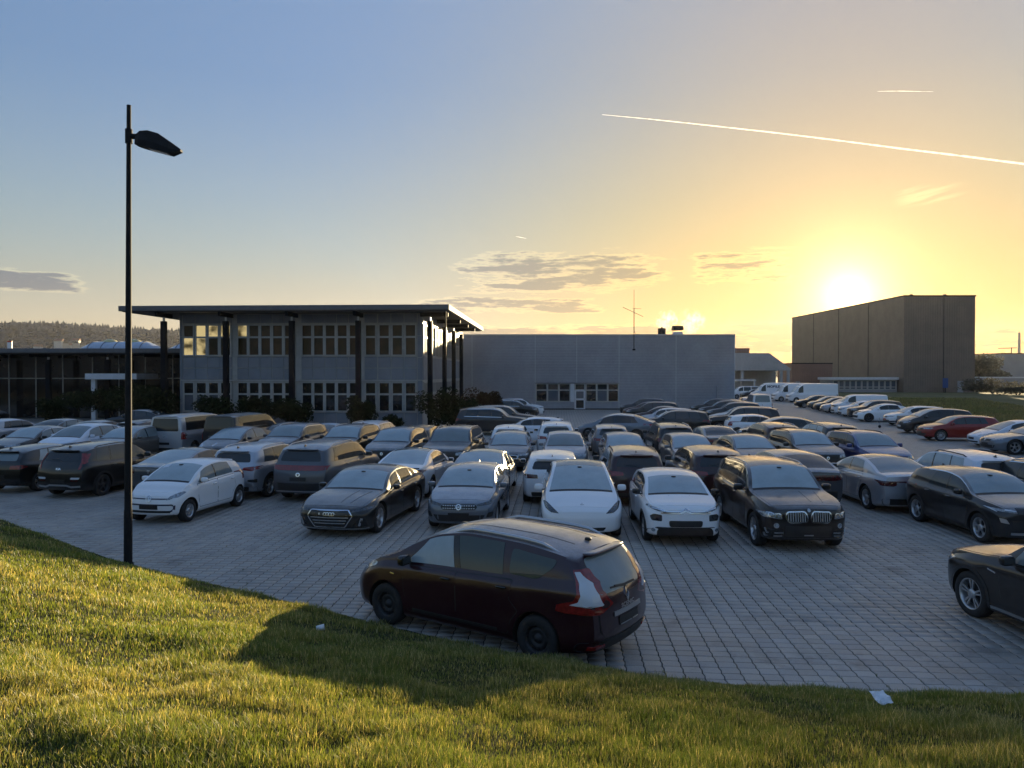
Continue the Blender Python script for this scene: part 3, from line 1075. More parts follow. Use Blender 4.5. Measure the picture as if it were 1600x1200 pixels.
pbox('canopy_post', 3.1, 3.3, -2.1, -1.9, 0, 2.695, B['white'], lw)
pbox('rooftop_box', .3, 3.6, 2, 5, 7.405, 8.3, B['brownbox'], lw)
fb = tag(empty('far_block', (78, 262, 0)), 'dull flat roofed block far off between the shed and the warehouse', 'building')
pbox('wall', -4, 6, 0, 12, 0, 9.0, B['greybld'], fb)
pbox('roof', -4.1, 6.1, -.1, 12.1, 9.005, 9.3, B['steel'], fb)
gb = tag(empty('grey_block', (191, 300, 0)), 'flat pale grey block at the right edge behind the bare tree', 'building')
pbox('wall', 0, 40, 0, 20, 0, 11.6, B['greybld'], gb)
pbox('roof', -.2, 40.2, -.2, 20.2, 11.605, 12.0, B['steel'], gb)
rl = tag(empty('boundary_wall', (136, 226, 0)), 'low pale wall running along the far edge of the field', 'wall')
pbox('wall_panel', 0, 34, 0, .4, 0, 2.6, B['greybld'], rl)
pbox('wall_cap', -.1, 34.1, -.1, .5, 2.605, 3.0, B['white'], rl)
cm = tag(empty('chimney', (396, 600, 0)), 'thin tall industrial chimney on the right horizon', 'chimney')
MB().lathe([(1.3, 0), (.8, 35.5), (.9, 36), (.001, 36)], 12).obj('shaft', [B['greybld']], cm)
cr = tag(empty('tower_crane', (455, 700, 0)), 'tiny tower crane silhouetted on the right horizon', 'crane')
mb = MB()
mb.tube([(0, 0, 0), (0, 0, 28)], .5, 4)
mb.obj('mast', [B['steel']], cr)
mb = MB()
mb.tube([(-12, 0, 27), (5, 0, 27.6)], .35, 4)
mb.obj('jib', [B['steel']], cr)
po = tag(empty('notice_sign', (89.2, 158, 0)), 'small blue notice board at the foot of the warehouse', 'sign')
pbox('sign_board', -.55, .55, 0, .1, 1.0, 3.0, simple('sign_blue', (.05, .09, .25), .4), po)
pbox('post', -.08, .08, .1, .2, 0, 2.9, B['steel'], po)

# hill with its wood, far left
hx = np.linspace(-1500, -150, 90)
ridge = np.interp(hx, [-1500, -1010, -930, -880, -760, -640, -500, -380, -150], [84, 88, 93, 93, 84, 79, 72, 62, 45])
rows = []
prof = [(0, 0), (.12, .10), (.3, .34), (.5, .62), (.7, .84), (.86, .96), (1, 1.0), (1.25, .96), (1.6, .7)]
vs, nxh = [], len(hx)
for t, f in prof:
    for x, r in zip(hx, ridge):
        yy = 980 + t * 520 + (vnoise(np.array([x]), np.array([t * 300]), .006, 51)[0] - .5) * 160
        zz = max(r * f + (vnoise(np.array([x]), np.array([t * 500]), .012, 52)[0] - .5) * 13 * (f > .05) * (1 - f), -.3)
        vs.append((x, yy, zz if t > 0 else -.4))
fs = [(i * nxh + q, i * nxh + q + 1, (i + 1) * nxh + q + 1, (i + 1) * nxh + q) for i in range(len(prof) - 1) for q in range(nxh - 1)]
mb = MB()
mb.add(vs, fs, 0, True)
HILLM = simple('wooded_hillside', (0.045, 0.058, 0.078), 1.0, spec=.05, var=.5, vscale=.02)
tag(mb.obj('hill', [HILLM]), kind='structure')


def cone_tree(mb, x, y, z, h, r, k):
    n = 5
    b0 = [(x + r * math.cos(2 * math.pi * q / n + k), y + r * math.sin(2 * math.pi * q / n + k), z + h * .12) for q in range(n)]
    m0 = [(x + r * .62 * math.cos(2 * math.pi * q / n + k + .6), y + r * .62 * math.sin(2 * math.pi * q / n + k + .6), z + h * .55) for q in range(n)]
    mb.add(b0 + m0 + [(x, y, z + h)], [(q, (q + 1) % n, n + (q + 1) % n, n + q) for q in range(n)] + [(n + q, n + (q + 1) % n, 2 * n) for q in range(n)])


def round_tree(mb, x, y, z, h, r):
    n = 6
    vs = []
    for (a, f) in ((.15, .5), (.45, 1.0), (.75, .8)):
        k = rng.random() * 6
        for q in range(n):
            s = f * r * (.75 + .5 * rng.random())
            vs.append((x + s * math.cos(2 * math.pi * q / n + k), y + s * math.sin(2 * math.pi * q / n + k), z + h * a))
    vs.append((x, y, z + h))
    mb.add(vs, [(i * n + q, i * n + (q + 1) % n, (i + 1) * n + (q + 1) % n, (i + 1) * n + q) for i in range(2) for q in range(n)] + [(2 * n + q, 2 * n + (q + 1) % n, 3 * n) for q in range(n)])


P_ = np.array(vs).reshape(len(prof), nxh, 3)
fo = MB()
for _ in range(5200):
    t = rng.random() ** .7 * 6.4
    q = rng.random() * (nxh - 1.01)
    i, j = int(t), int(q)
    a, b_ = t - i, q - j
    p = (P_[i, j] * (1 - b_) + P_[i, j + 1] * b_) * (1 - a) + (P_[i + 1, j] * (1 - b_) + P_[i + 1, j + 1] * b_) * a
    if t < 2.4 and rng.random() < .6:
        continue
    if t > 5.6 and rng.random() < .75 or rng.random() < .25:
        cone_tree(fo, p[0], p[1], p[2] - 1, 10 + 9 * rng.random(), 3.0 + 1.5 * rng.random(), rng.random() * 6)
    else:
        round_tree(fo, p[0], p[1], p[2] - 2, 9 + 5 * rng.random(), 5 + 2.5 * rng.random())
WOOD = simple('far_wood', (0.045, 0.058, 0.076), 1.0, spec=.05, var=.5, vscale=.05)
tag(fo.obj('forest', [WOOD]), 'dark mixed forest covering the far ridge', 'forest', kind='stuff')
HW = [simple('pale_render', (.5, .49, .46), .7), simple('cream_render', (.45, .41, .34), .7)]
HR = [simple('red_tiles', (.16, .07, .05), .8), simple('dark_tiles', (.07, .065, .06), .8)]
for q, (px, py) in enumerate([(93, 531), (99, 534), (107, 538), (114, 535), (120, 531), (128, 537), (137, 540), (146, 536), (104, 543), (152, 540), (60, 540), (222, 538)]):
    dd = 1060 + 6 * q
    x, z = (px - 800) / 1200 * dd, CAM_H + (584 - py) / 1200 * dd
    h = tag(empty('house', (x, dd, z - 7), R(rng.uniform(-40, 40))), 'tiny pale house among the village on the wooded hillside', 'house', 'village houses on the hillside')
    w, dp, e = rng.uniform(4, 6.5), rng.uniform(4, 5), rng.uniform(4.5, 6)
    pbox('wall', -w, w, -dp, dp, -12, e, HW[q % 2], h)
    mb = MB()
    mb.add([(-w - .5, -dp - .5, e + .01), (w + .5, -dp - .5, e + .01), (w + .5, dp + .5, e + .01), (-w - .5, dp + .5, e + .01), (-w - .5, 0, e + 3.6), (w + .5, 0, e + 3.6)], [(0, 1, 5, 4), (2, 3, 4, 5), (1, 2, 5), (3, 0, 4), (3, 2, 1, 0)])
    mb.obj('roof', [HR[q % 2]], h)

# the slope behind the camera, which the glass fronts mirror
bx_, by_ = np.meshgrid(np.linspace(-420, 420, 43), np.linspace(-11, -330, 34))
bz_ = 1.9 + 34 * np.clip((-by_ - 14) / 260, 0, 1) ** 1.1 + (vnoise(bx_, by_, .02, 71) - .5) * 5 * np.clip((-by_ - 14) / 60, 0, 1)
nyb, nxb = bx_.shape
idb = np.arange(nyb * nxb).reshape(nyb, nxb)
qb = np.stack([idb[:-1, :-1].ravel(), idb[1:, :-1].ravel(), idb[1:, 1:].ravel(), idb[:-1, 1:].ravel()], 1)
tag(link('rear_hillside', fast_mesh('rear_hillside', np.stack([bx_.ravel(), by_.ravel(), bz_.ravel()], 1), np.full(len(qb), 4), qb.ravel(), [HILLM])), kind='structure')
rw_ = MB()
for _ in range(700):
    x, y = rng.uniform(-400, 400), rng.uniform(-320, -190)
    round_tree(rw_, x, y, 1.5 + 34 * max((-y - 14) / 260, 0) ** 1.1, rng.uniform(9, 16), rng.uniform(4, 7))
tag(rw_.obj('rear_wood', [WOOD]), 'wood on the slope behind the viewpoint, seen only mirrored in glass', 'wood', kind='stuff')

# field on the right, its rough grass and the hedges behind
fd = MB()
fv = [gp(25.6, NEAR_ROWS - 6, .01), gp(27.1, 42, .01), gp(29.1, 60, .01), gp(33.1, 90, .01), gp(39.1, 125, .01), gp(46, 156, .01), gp(260, 260, .01), gp(260, 10, .01), gp(25.6, 10, .01)]
fd.add(fv, [tuple(reversed(range(len(fv))))])
tag(fd.obj('field', [FIELD]), kind='structure')


def rough_grass():
    n = 60000
    t = nrs.rand(n)
    d = 26 + 100 * t ** 1.5
    u = np.interp(d, [25, 42, 60, 90, 125], [26.2, 27.6, 29.8, 34, 40]) + nrs.rand(n) ** 1.4 * (3 + 22 * t)
    x, y = GU[0] * u + GV[0] * d, GU[1] * u + GV[1] * d
    z = np.zeros(n)
    k = vnoise(x, y, .25, 61)
    near = np.exp(-(u - np.interp(d, [25, 125], [26, 40])) / 5)
    h = .12 + .75 * nrs.rand(n) * (k > .45) * near + .15 * nrs.rand(n)
    col = np.array([.20, .175, .085]) * (1 - k[:, None]) + np.array([.12, .14, .05]) * k[:, None]
    col = col * (.6 + .7 * nrs.rand(n)[:, None])
    return grass_mesh('rough_grass', x, y, z, h, .03 + .03 * nrs.rand(n) + .0004 * d, col, .35)


tag(link('rough_grass', rough_grass()), 'tall rough grass on the field beside the right parking row', 'grass', kind='stuff')


# ------------------------------------------------------------------ leafy things
def leaf_mat(name, col, col2):
    m = bpy.data.materials.new(name)
    m.use_nodes = True
    nt = NT(m.node_tree)
    nt.n.remove(nt.n['Principled BSDF'])
    g = nt.node('ShaderNodeNewGeometry')
    c = nt.mix(nt.ramp(g.outputs['Random Per Island'], 0, 1, 0, 1, False), C4(col), C4(col2))
    d = nt.node('ShaderNodeBsdfDiffuse')
    t = nt.node('ShaderNodeBsdfTranslucent')
    nt.l.new(c, d.inputs[0])
    nt.l.new(c, t.inputs[0])
    a = nt.node('ShaderNodeMixShader')
    a.inputs[0].default_value = .3
    nt.l.new(d.outputs[0], a.inputs[1])
    nt.l.new(t.outputs[0], a.inputs[2])
    nt.l.new(a.outputs[0], nt.n['Material Output'].inputs['Surface'])
    return m


LEAF = {'dark': leaf_mat('dark_leaves', (.016, .024, .012), (.045, .055, .025)), 'red': leaf_mat('reddish_twigs', (.045, .028, .02), (.085, .06, .035)), 'far': leaf_mat('far_leaves', (.10, .095, .07), (.17, .155, .11))}
BARK = simple('bark', (.045, .035, .026), .9, var=.3)


def shrub(name, x, y, w, h, dp, mat, label, cat='shrub', group='shrubs along the buildings', n=1400, leaf=.11, trunk=.12, stem_h=.35):
    root = tag(empty(name, (x, y, 0)), label, cat, group)
    r = np.random.RandomState(int(abs(x * 13 + y * 7)) % 9999)
    nb = 9
    cx = (r.rand(nb, 3) - .5) * np.array([w * .75, dp * .75, h * .55]) + np.array([0, 0, h * .56])
    cr = (.18 + .22 * r.rand(nb))[:, None] * np.array([w, dp, h])
    b = r.randint(0, nb, n)
    v = r.randn(n, 3)
    v /= np.linalg.norm(v, axis=1)[:, None]
    p = cx[b] + v * cr[b] * (r.rand(n) ** .35)[:, None]
    p[:, 2] = np.clip(p[:, 2], .06, None)
    a, c = r.randn(n, 3), r.randn(n, 3)
    a /= np.linalg.norm(a, axis=1)[:, None]
    c -= a * (a * c).sum(1)[:, None]
    c /= np.linalg.norm(c, axis=1)[:, None]
    s = leaf * (.6 + .8 * r.rand(n))[:, None]
    q = np.stack([p - a * s, p + c * s * .5, p + a * s, p - c * s * .5], 1).reshape(-1, 3)
    me = fast_mesh('foliage', q, np.full(n, 4), np.arange(n * 4), [LEAF[mat]])
    link('foliage', me, root)
    mb = MB()
    for k in range(5):
        e = cx[k]
        mb.tube([(e[0] * .08, e[1] * .08, 0), (e[0] * .3, e[1] * .3, h * stem_h), (e[0], e[1], e[2])], [trunk * .5, trunk * .3, trunk * .12], 6)
    mb.obj('stem' if trunk < .2 else 'trunk', [BARK], root)
    return root


def at(px, d):
    return (px - 800) / 1200 * d


for px, d, w, h, mat, lab in ((186, 60, 7.6, 3.3, 'dark', 'big dark hedge mass beside the showroom entrance'), (243, 57, 3.6, 3.4, 'dark', 'dark bush at the left corner of the office'),
                              (343, 55.0, 3.2, 2.4, 'dark', 'dark bush under the first office bay'), (398, 55.0, 2.6, 2.9, 'dark', 'tall dark bush under the second office bay'),
                              (452, 54.8, 3.4, 2.6, 'dark', 'broad dark bush before the second office column'), (560, 54.4, 2.3, 2.6, 'dark', 'round dark bush before the third office column'),
                              (612, 54.2, 1.6, 1.1, 'dark', 'small low bush under the last office bay'), (683, 54.2, 3.3, 3.1, 'dark', 'large dark bush at the right corner of the office'),
                              (725, 56.5, 2.6, 2.4, 'dark', 'dark bush beside the downpipe of the office'), (752, 66, 3.4, 3.4, 'red', 'reddish bare shrub against the hall wall'), (738, 54.5, 2.2, 1.6, 'red', 'low reddish shrub behind the grey side-on suv'),
                              (85, 62.5, 2.6, 2.2, 'dark', 'dark bush before the showroom glass, left of the entrance')):
    shrub('shrub', at(px, d), d, w * .9, h * .84, w * .7, mat, lab, n=int(700 + 260 * w * h))
for px, d, w, h, lab in ((1528, 235, 14, 9.5, 'round bare tree beside the grey block on the right'), (1545, 250, 11, 7, 'smaller tree right of the round bare tree'),
                         (1505, 330, 20, 9, 'hazy tree at the right corner of the warehouse')):
    shrub('tree', at(px, d), d, w, h, w, 'far', lab, 'tree', 'trees at the far edge of the field', 2200, .5, .5, .4)
for px, d, w, h, lab in ((1552, 150, 12, 2.9, 'dark hedge clump at the far side of the field'), (1590, 140, 9, 2.3, 'low hedge clump at the right edge of the field'), (1512, 175, 9, 2.0, 'low bush in front of the warehouse corner')):
    shrub('hedge', at(px, d), d, w, h, 3, 'far', lab, 'hedge', 'hedges at the far edge of the field', 2600, .22, .15)
wd = MB()
for _ in range(420):
    x = rng.uniform(250, 1200)
    y = rng.uniform(900, 1300)
    round_tree(wd, x, y, -1, rng.uniform(8, 15), rng.uniform(6, 11))
tag(wd.obj('far_wood', [WOOD]), 'hazy line of woods on the right horizon', 'wood', kind='stuff')
# ------------------------------------------------------------------ street lamp on the grass
lx, ly = -7.75, 15.45
lz = float(bank_z(np.array([lx]), np.array([ly]))[0])
LP = tag(empty('street_lamp', (lx, ly, lz - .1)), 'tall dark street lamp on the grass edge, its flat head turned right', 'street lamp')
LM = simple('lamp_post_paint', (.014, .015, .017), .7, spec=.2, var=.3, vscale=3)
ln = .0085
hgt = 9.35
mb = MB()
mb.tube([(0, 0, 0), (ln * 1.2, 0, 1.2), (ln * 1.25, 0, 1.25), (ln * hgt, 0, hgt)], [.083, .080, .072, .042], 20)
mb.obj('pole', [LM], LP)
mb = MB()
mb.tube([(0, 0, .0), (0, 0, .16)], [.13, .10], 20)
mb.obj('base_collar', [LM], LP)
hz_ = hgt - .62
mb = MB()
mb.tube([(ln * hz_, 0, hz_ - .14), (ln * hz_, 0, hz_ + .14)], .07, 16)
mb.obj('clamp', [LM], LP)
hx_ = ln * hz_ + .07
mb = MB()
mb.tube([(hx_ - .02, 0, hz_), (hx_ + .16, 0, hz_ - .01)], [.055, .06], 12)
mb.obj('bracket', [LM], LP)
head = MB()
st = [(.09, .10, .02, -.185), (.19, .16, .08, -.212), (.35, .17, .09, -.255), (.56, .17, .03, -.31), (.77, .15, -.115, -.365), (.985, .06, -.27, -.315)]
vs, fs = [], []
for x, w, zt, zb_ in st:
    vs += [(x, -w, zb_), (x, -w * 1.0, zb_ + (zt - zb_) * .35), (x, -w * .62, zt), (x, w * .62, zt), (x, w, zb_ + (zt - zb_) * .35), (x, w, zb_)]
for i in range(len(st) - 1):
    for q in range(6):
        fs.append((i * 6 + q, i * 6 + (q + 1) % 6, (i + 1) * 6 + (q + 1) % 6, (i + 1) * 6 + q))
fs += [tuple(range(5, -1, -1)), tuple(range((len(st) - 1) * 6, len(st) * 6))]
head.add(vs, fs, 0)
hd = head.obj('lamp_head', [LM], LP, (hx_, 0, hz_))
lens = MB()
lens.add([(.38, -.11, -.275), (.74, -.10, -.372), (.74, .10, -.372), (.38, .11, -.275), (.38, -.11, -.25), (.74, -.10, -.34), (.74, .10, -.34), (.38, .11, -.25)],
         [(3, 2, 1, 0), (0, 1, 5, 4), (1, 2, 6, 5), (2, 3, 7, 6), (3, 0, 4, 7)])
lens.obj('lens', [simple('lamp_lens', (.16, .16, .15), .2, coat=.5)], hd)

# litter on the grass
LIT = simple('paper_white', (.72, .73, .75), .6, var=.1, vscale=30)


def litter(px, py, kind, label):
    # walk down the line of sight to the bank
    for k in range(4000):
        d = 4 + k * .005
        x, z = (px - 800) / 1200 * d, CAM_H - (py - 584) / 1200 * d
        if z <= float(bank_z(np.array([x]), np.array([d]))[0]) + .03:
            break
    r = tag(empty('paper_' + kind, (x, d, z), R(rng.uniform(-30, 30))), label, 'litter')
    mb = MB()
    if kind == 'cup':
        mb.lathe([(.0, 0), (.030, 0), (.040, .10), (.037, .10), (.028, .004)], 16)
        o = mb.obj('cup', [LIT], r)
        o.rotation_euler = (R(85), R(10), R(80))
        o.location = (-.05, 0, .02)
    else:
        vs, fs = [], []
        n = 6
        for i in range(n):
            for j in range(n):
                vs.append(((i / 5 - .5) * .17, (j / 5 - .5) * .15, .03 + .030 * rng.random() + .03 * abs(i / 5 - .5)))
        for i in range(n - 1):
            for j in range(n - 1):
                fs.append((i * n + j, (i + 1) * n + j, (i + 1) * n + j + 1, i * n + j + 1))
        mb.add(vs, fs)
        o = mb.obj('sheet', [LIT], r)
        o.rotation_euler = (R(24), 0, 0)


litter(499, 985, 'cup', 'white paper cup lying in the shaded grass left of the dark red car')
litter(1377, 1099, 'scrap', 'crumpled white paper scrap on the grass edge at lower right')

# contrails, high and far
CT = bpy.data.materials.new('contrail_ice')
CT.use_nodes = True
nt = NT(CT.node_tree)
nt.n.remove(nt.n['Principled BSDF'])
d1, t1, tr = nt.node('ShaderNodeBsdfDiffuse'), nt.node('ShaderNodeBsdfTranslucent'), nt.node('ShaderNodeBsdfTransparent')
for q in (d1, t1):
    q.inputs[0].default_value = (.95, .95, .95, 1)
a = nt.node('ShaderNodeMixShader')
a.inputs[0].default_value = .6
nt.l.new(d1.outputs[0], a.inputs[1])
nt.l.new(t1.outputs[0], a.inputs[2])
lw_ = nt.node('ShaderNodeLayerWeight')
lw_.inputs[0].default_value = .5
gg = nt.node('ShaderNodeNewGeometry')
nz = nt.noise(gg.outputs['Position'], .006, 4, .6)
op = nt.math('MULTIPLY', nt.math('POWER', nt.math('SUBTRACT', 1.0, lw_.outputs['Facing']), 1.3), nt.ramp(nz, .25, .6, .45, 1.0))
b = nt.node('ShaderNodeMixShader')
nt.l.new(nt.math('MULTIPLY', op, .8), b.inputs[0])
nt.l.new(tr.outputs[0], b.inputs[1])
nt.l.new(a.outputs[0], b.inputs[2])
nt.l.new(b.outputs[0], nt.n['Material Output'].inputs['Surface'])


def trail(pts, d, rads, label):
    rads = [q * .75 for q in rads]
    P = [((px - 800) / 1200 * d, d, CAM_H + (584 - py) / 1200 * d) for px, py in pts]
    c = Vector(P[0])
    r = tag(empty('contrail', c), label, 'contrail')
    mb = MB()
    mb.tube([Vector(p) - c for p in P], [q * d / 1200 for q in rads], 10)
    o = mb.obj('ice_trail', [CT], r)
    return r


trail([(940, 181), (1010, 187.5), (1100, 197), (1200, 208), (1300, 220), (1400, 233), (1500, 245), (1640, 263)], 11000, [.5, 1.1, 1.6, 1.9, 2.1, 2.4, 2.6, 3.0], 'long bright contrail slanting across the upper right sky')
trail([(1368, 145), (1400, 144.5), (1455, 145.5)], 11500, [.3, 1.0, .3], 'short faint contrail high above the long one')
trail([(806, 370), (814, 371.5), (822, 373)], 12000, [.3, .8, .3], 'tiny contrail dash in the middle of the sky')
# ------------------------------------------------------------------ car materials
def paint(name, col, metal=0.0, rough=0.3, frost=0.22):
    """lacquered paint, with morning dew dulling the faces that look up"""
    m, nt, bs = mat_new(name)
    geo = nt.node('ShaderNodeNewGeometry')
    sep = nt.node('ShaderNodeSeparateXYZ')
    nt.l.new(geo.outputs['Normal'], sep.inputs[0])
    up = nt.ramp(sep.outputs[2], 0.6, 0.97)
    n = nt.noise(geo.outputs['Position'], 2.2, 5.0, 0.65)
    n2 = nt.noise(geo.outputs['Position'], 38.0, 3.0, 0.6)
    dew = nt.math('MULTIPLY', up, nt.ramp(n, 0.25, 0.7, 0.55, 1.15))
    dew = nt.math('MULTIPLY', dew, nt.ramp(n2, 0.2, 0.8, 0.8, 1.15))
    dirt = nt.math('MULTIPLY', nt.ramp(n, 0.35, 0.75), 0.04)
    c = nt.mix(nt.math('MULTIPLY', dew, frost), C4(col), (0.74, 0.76, 0.80, 1))
    c = nt.mix(dirt, c, (0.2, 0.18, 0.15, 1))
    nt.l.new(c, bs.inputs['Base Color'])
    bs.inputs['Specular IOR Level'].default_value = .22
    bs.inputs['Metallic'].default_value = metal
    if metal > 0:
        nt.l.new(nt.math('SUBTRACT', metal, nt.math('MULTIPLY', dew, metal * 0.8), clamp=True), bs.inputs['Metallic'])
    nt.l.new(nt.math('ADD', rough, nt.math('MULTIPLY', dew, 0.1)), bs.inputs['Roughness'])
    nt.l.new(nt.ramp(dew, 0.0, 1.0, 1.0, 0.85), bs.inputs['Coat Weight'])
    nt.l.new(nt.math('ADD', 0.03, nt.math('MULTIPLY', dew, 0.13)), bs.inputs['Coat Roughness'])
    return m


PAINT = {
    'white': paint('paint_white', (0.84, 0.84, 0.85), 0.0, 0.35, 0.1),
    'pearl': paint('paint_pearl', (0.68, 0.72, 0.80), 0.0, 0.35, 0.1),
    'black': paint('paint_black', (0.005, 0.0055, 0.0065), 0.0, 0.3, 0.20),
    'darkgrey': paint('paint_dark_grey', (0.018, 0.020, 0.024), 0.2, 0.34, 0.28),
    'grey': paint('paint_grey', (0.085, 0.092, 0.105), 0.4, 0.36, 0.34),
    'steel': paint('paint_steel', (0.16, 0.18, 0.21), 0.5, 0.36, 0.36),
    'silver': paint('paint_silver', (0.42, 0.44, 0.48), 0.55, 0.36, 0.4),
    'beige': paint('paint_beige_grey', (0.12, 0.108, 0.095), 0.4, 0.36, 0.34),
    'brown': paint('paint_dark_brown', (0.011, 0.008, 0.0075), 0.1, 0.33, 0.22),
    'aubergine': paint('paint_aubergine', (0.028, 0.0055, 0.012), 0.15, 0.33, 0.30),
    'winered': paint('paint_wine_red', (0.030, 0.007, 0.008), 0.2, 0.33, 0.24),
    'red': paint('paint_red', (0.24, 0.016, 0.012), 0.1, 0.34, 0.1),
    'blue': paint('paint_blue', (0.03, 0.045, 0.16), 0.3, 0.34, 0.28),
    'darkblue': paint('paint_dark_blue', (0.012, 0.017, 0.036), 0.2, 0.34, 0.30),
}


def glass_mat(name, col, rough, dewed):
    m, nt, bs = mat_new(name)
    geo = nt.node('ShaderNodeNewGeometry')
    n = nt.noise(geo.outputs['Position'], 2.6, 4.0, 0.6)
    st = nt.node('ShaderNodeMapping')
    st.inputs['Scale'].default_value = (30, 30, 3)
    nt.l.new(geo.outputs['Position'], st.inputs[0])
    n2 = nt.noise(st.outputs[0], 1.0, 3.0, 0.6)
    k = nt.math('MULTIPLY', nt.ramp(n, 0.2, 0.8, 0.86, 1.06), nt.ramp(n2, 0.3, 0.7, 0.97, 1.02))
    c = nt.mix(nt.math('MULTIPLY', k, dewed, clamp=True), C4(col), (0.58, 0.68, 0.72, 1))
    nt.l.new(c, bs.inputs['Base Color'])
    nt.l.new(nt.math('ADD', rough, nt.math('MULTIPLY', k, dewed * 0.22)), bs.inputs['Roughness'])
    bs.inputs['Specular IOR Level'].default_value = 0.6
    return m


M = {}
M['glass'] = glass_mat('car_glass', (0.012, 0.016, 0.017), 0.02, 0.05)
M['dew'] = glass_mat('car_glass_dewed', (0.03, 0.045, 0.05), 0.08, 0.62)
M['dewthin'] = glass_mat('car_glass_thin_dew', (0.03, 0.045, 0.05), 0.05, 0.42)
M['mist'] = glass_mat('car_glass_misted', (0.03, 0.045, 0.045), 0.05, 0.3)
M['tint'] = glass_mat('car_glass_green', (0.022, 0.034, 0.026), 0.04, 0.06)
M['dark'] = glass_mat('car_glass_tinted', (0.008, 0.009, 0.010), 0.02, 0.02)
M['trim'] = simple('black_plastic', (0.016, 0.016, 0.017), 0.55, var=0.25, vscale=6)
M['gloss'] = simple('gloss_black', (0.008, 0.008, 0.009), 0.18, coat=0.4)
M['well'] = simple('wheel_well', (0.010, 0.010, 0.010), 0.9)
M['tyre'] = simple('tyre_rubber', (0.018, 0.018, 0.019), 0.78, var=0.3, vscale=9)
M['alloy'] = simple('alloy', (0.52, 0.53, 0.55), 0.3, 0.85, var=0.15, vscale=12)
M['darkalloy'] = simple('dark_alloy', (0.07, 0.07, 0.075), 0.4, 0.6, var=0.2, vscale=12)
M['steelrim'] = simple('black_steel_rim', (0.028, 0.028, 0.03), 0.55, 0.2, var=0.3, vscale=12)
M['brake'] = simple('dark_brake_metal', (0.03, 0.03, 0.032), 0.6, 0.5)  # even dark metal for the wheel's inner disc and rim holes
M['chrome'] = simple('chrome', (0.72, 0.73, 0.75), 0.14, 1.0)
M['satin'] = simple('satin_metal', (0.48, 0.49, 0.51), 0.35, 0.9)
M['lamp'] = simple('headlight_glass', (0.30, 0.33, 0.36), 0.12, 0.35, coat=1.0, var=0.5, vscale=16)
M['lampdark'] = simple('smoked_headlight_glass', (0.06, 0.066, 0.075), 0.1, 0.3, coat=1.0, var=0.6, vscale=16)
M['tail'] = simple('red_light_lens', (0.22, 0.012, 0.012), 0.2, coat=0.8, var=0.35, vscale=14)
M['taildark'] = simple('dark_red_light_lens', (0.07, 0.008, 0.009), 0.2, coat=0.8, var=0.35, vscale=14)
M['taildim'] = simple('clear_light_lens', (0.62, 0.64, 0.68), 0.25, coat=0.8)
M['plate'] = simple('black_plate', (0.012, 0.012, 0.013), 0.45, var=0.3, vscale=30)
M['platewhite'] = simple('white_plate', (0.6, 0.6, 0.58), 0.4)
M['platered'] = simple('red_plate', (0.35, 0.05, 0.03), 0.4)
M['paper'] = simple('paper_note', (0.72, 0.74, 0.8), 0.6)
M['navy'] = simple('navy_trim', (0.014, 0.022, 0.06), 0.3, coat=0.3)
M['seat'] = simple('beige_seat_cloth', (0.12, 0.11, 0.09), 0.9)
# ------------------------------------------------------------------ car builder
SIDE = hermite([0, .08, .25, .42, .60, .76, .88, .93, 1.0], [.885, .955, .984, .986, .997, 1.0, .988, .972, .918])


def sstep(t):
    t = np.clip(t, 0, 1)
    return t * t * (3 - 2 * t)


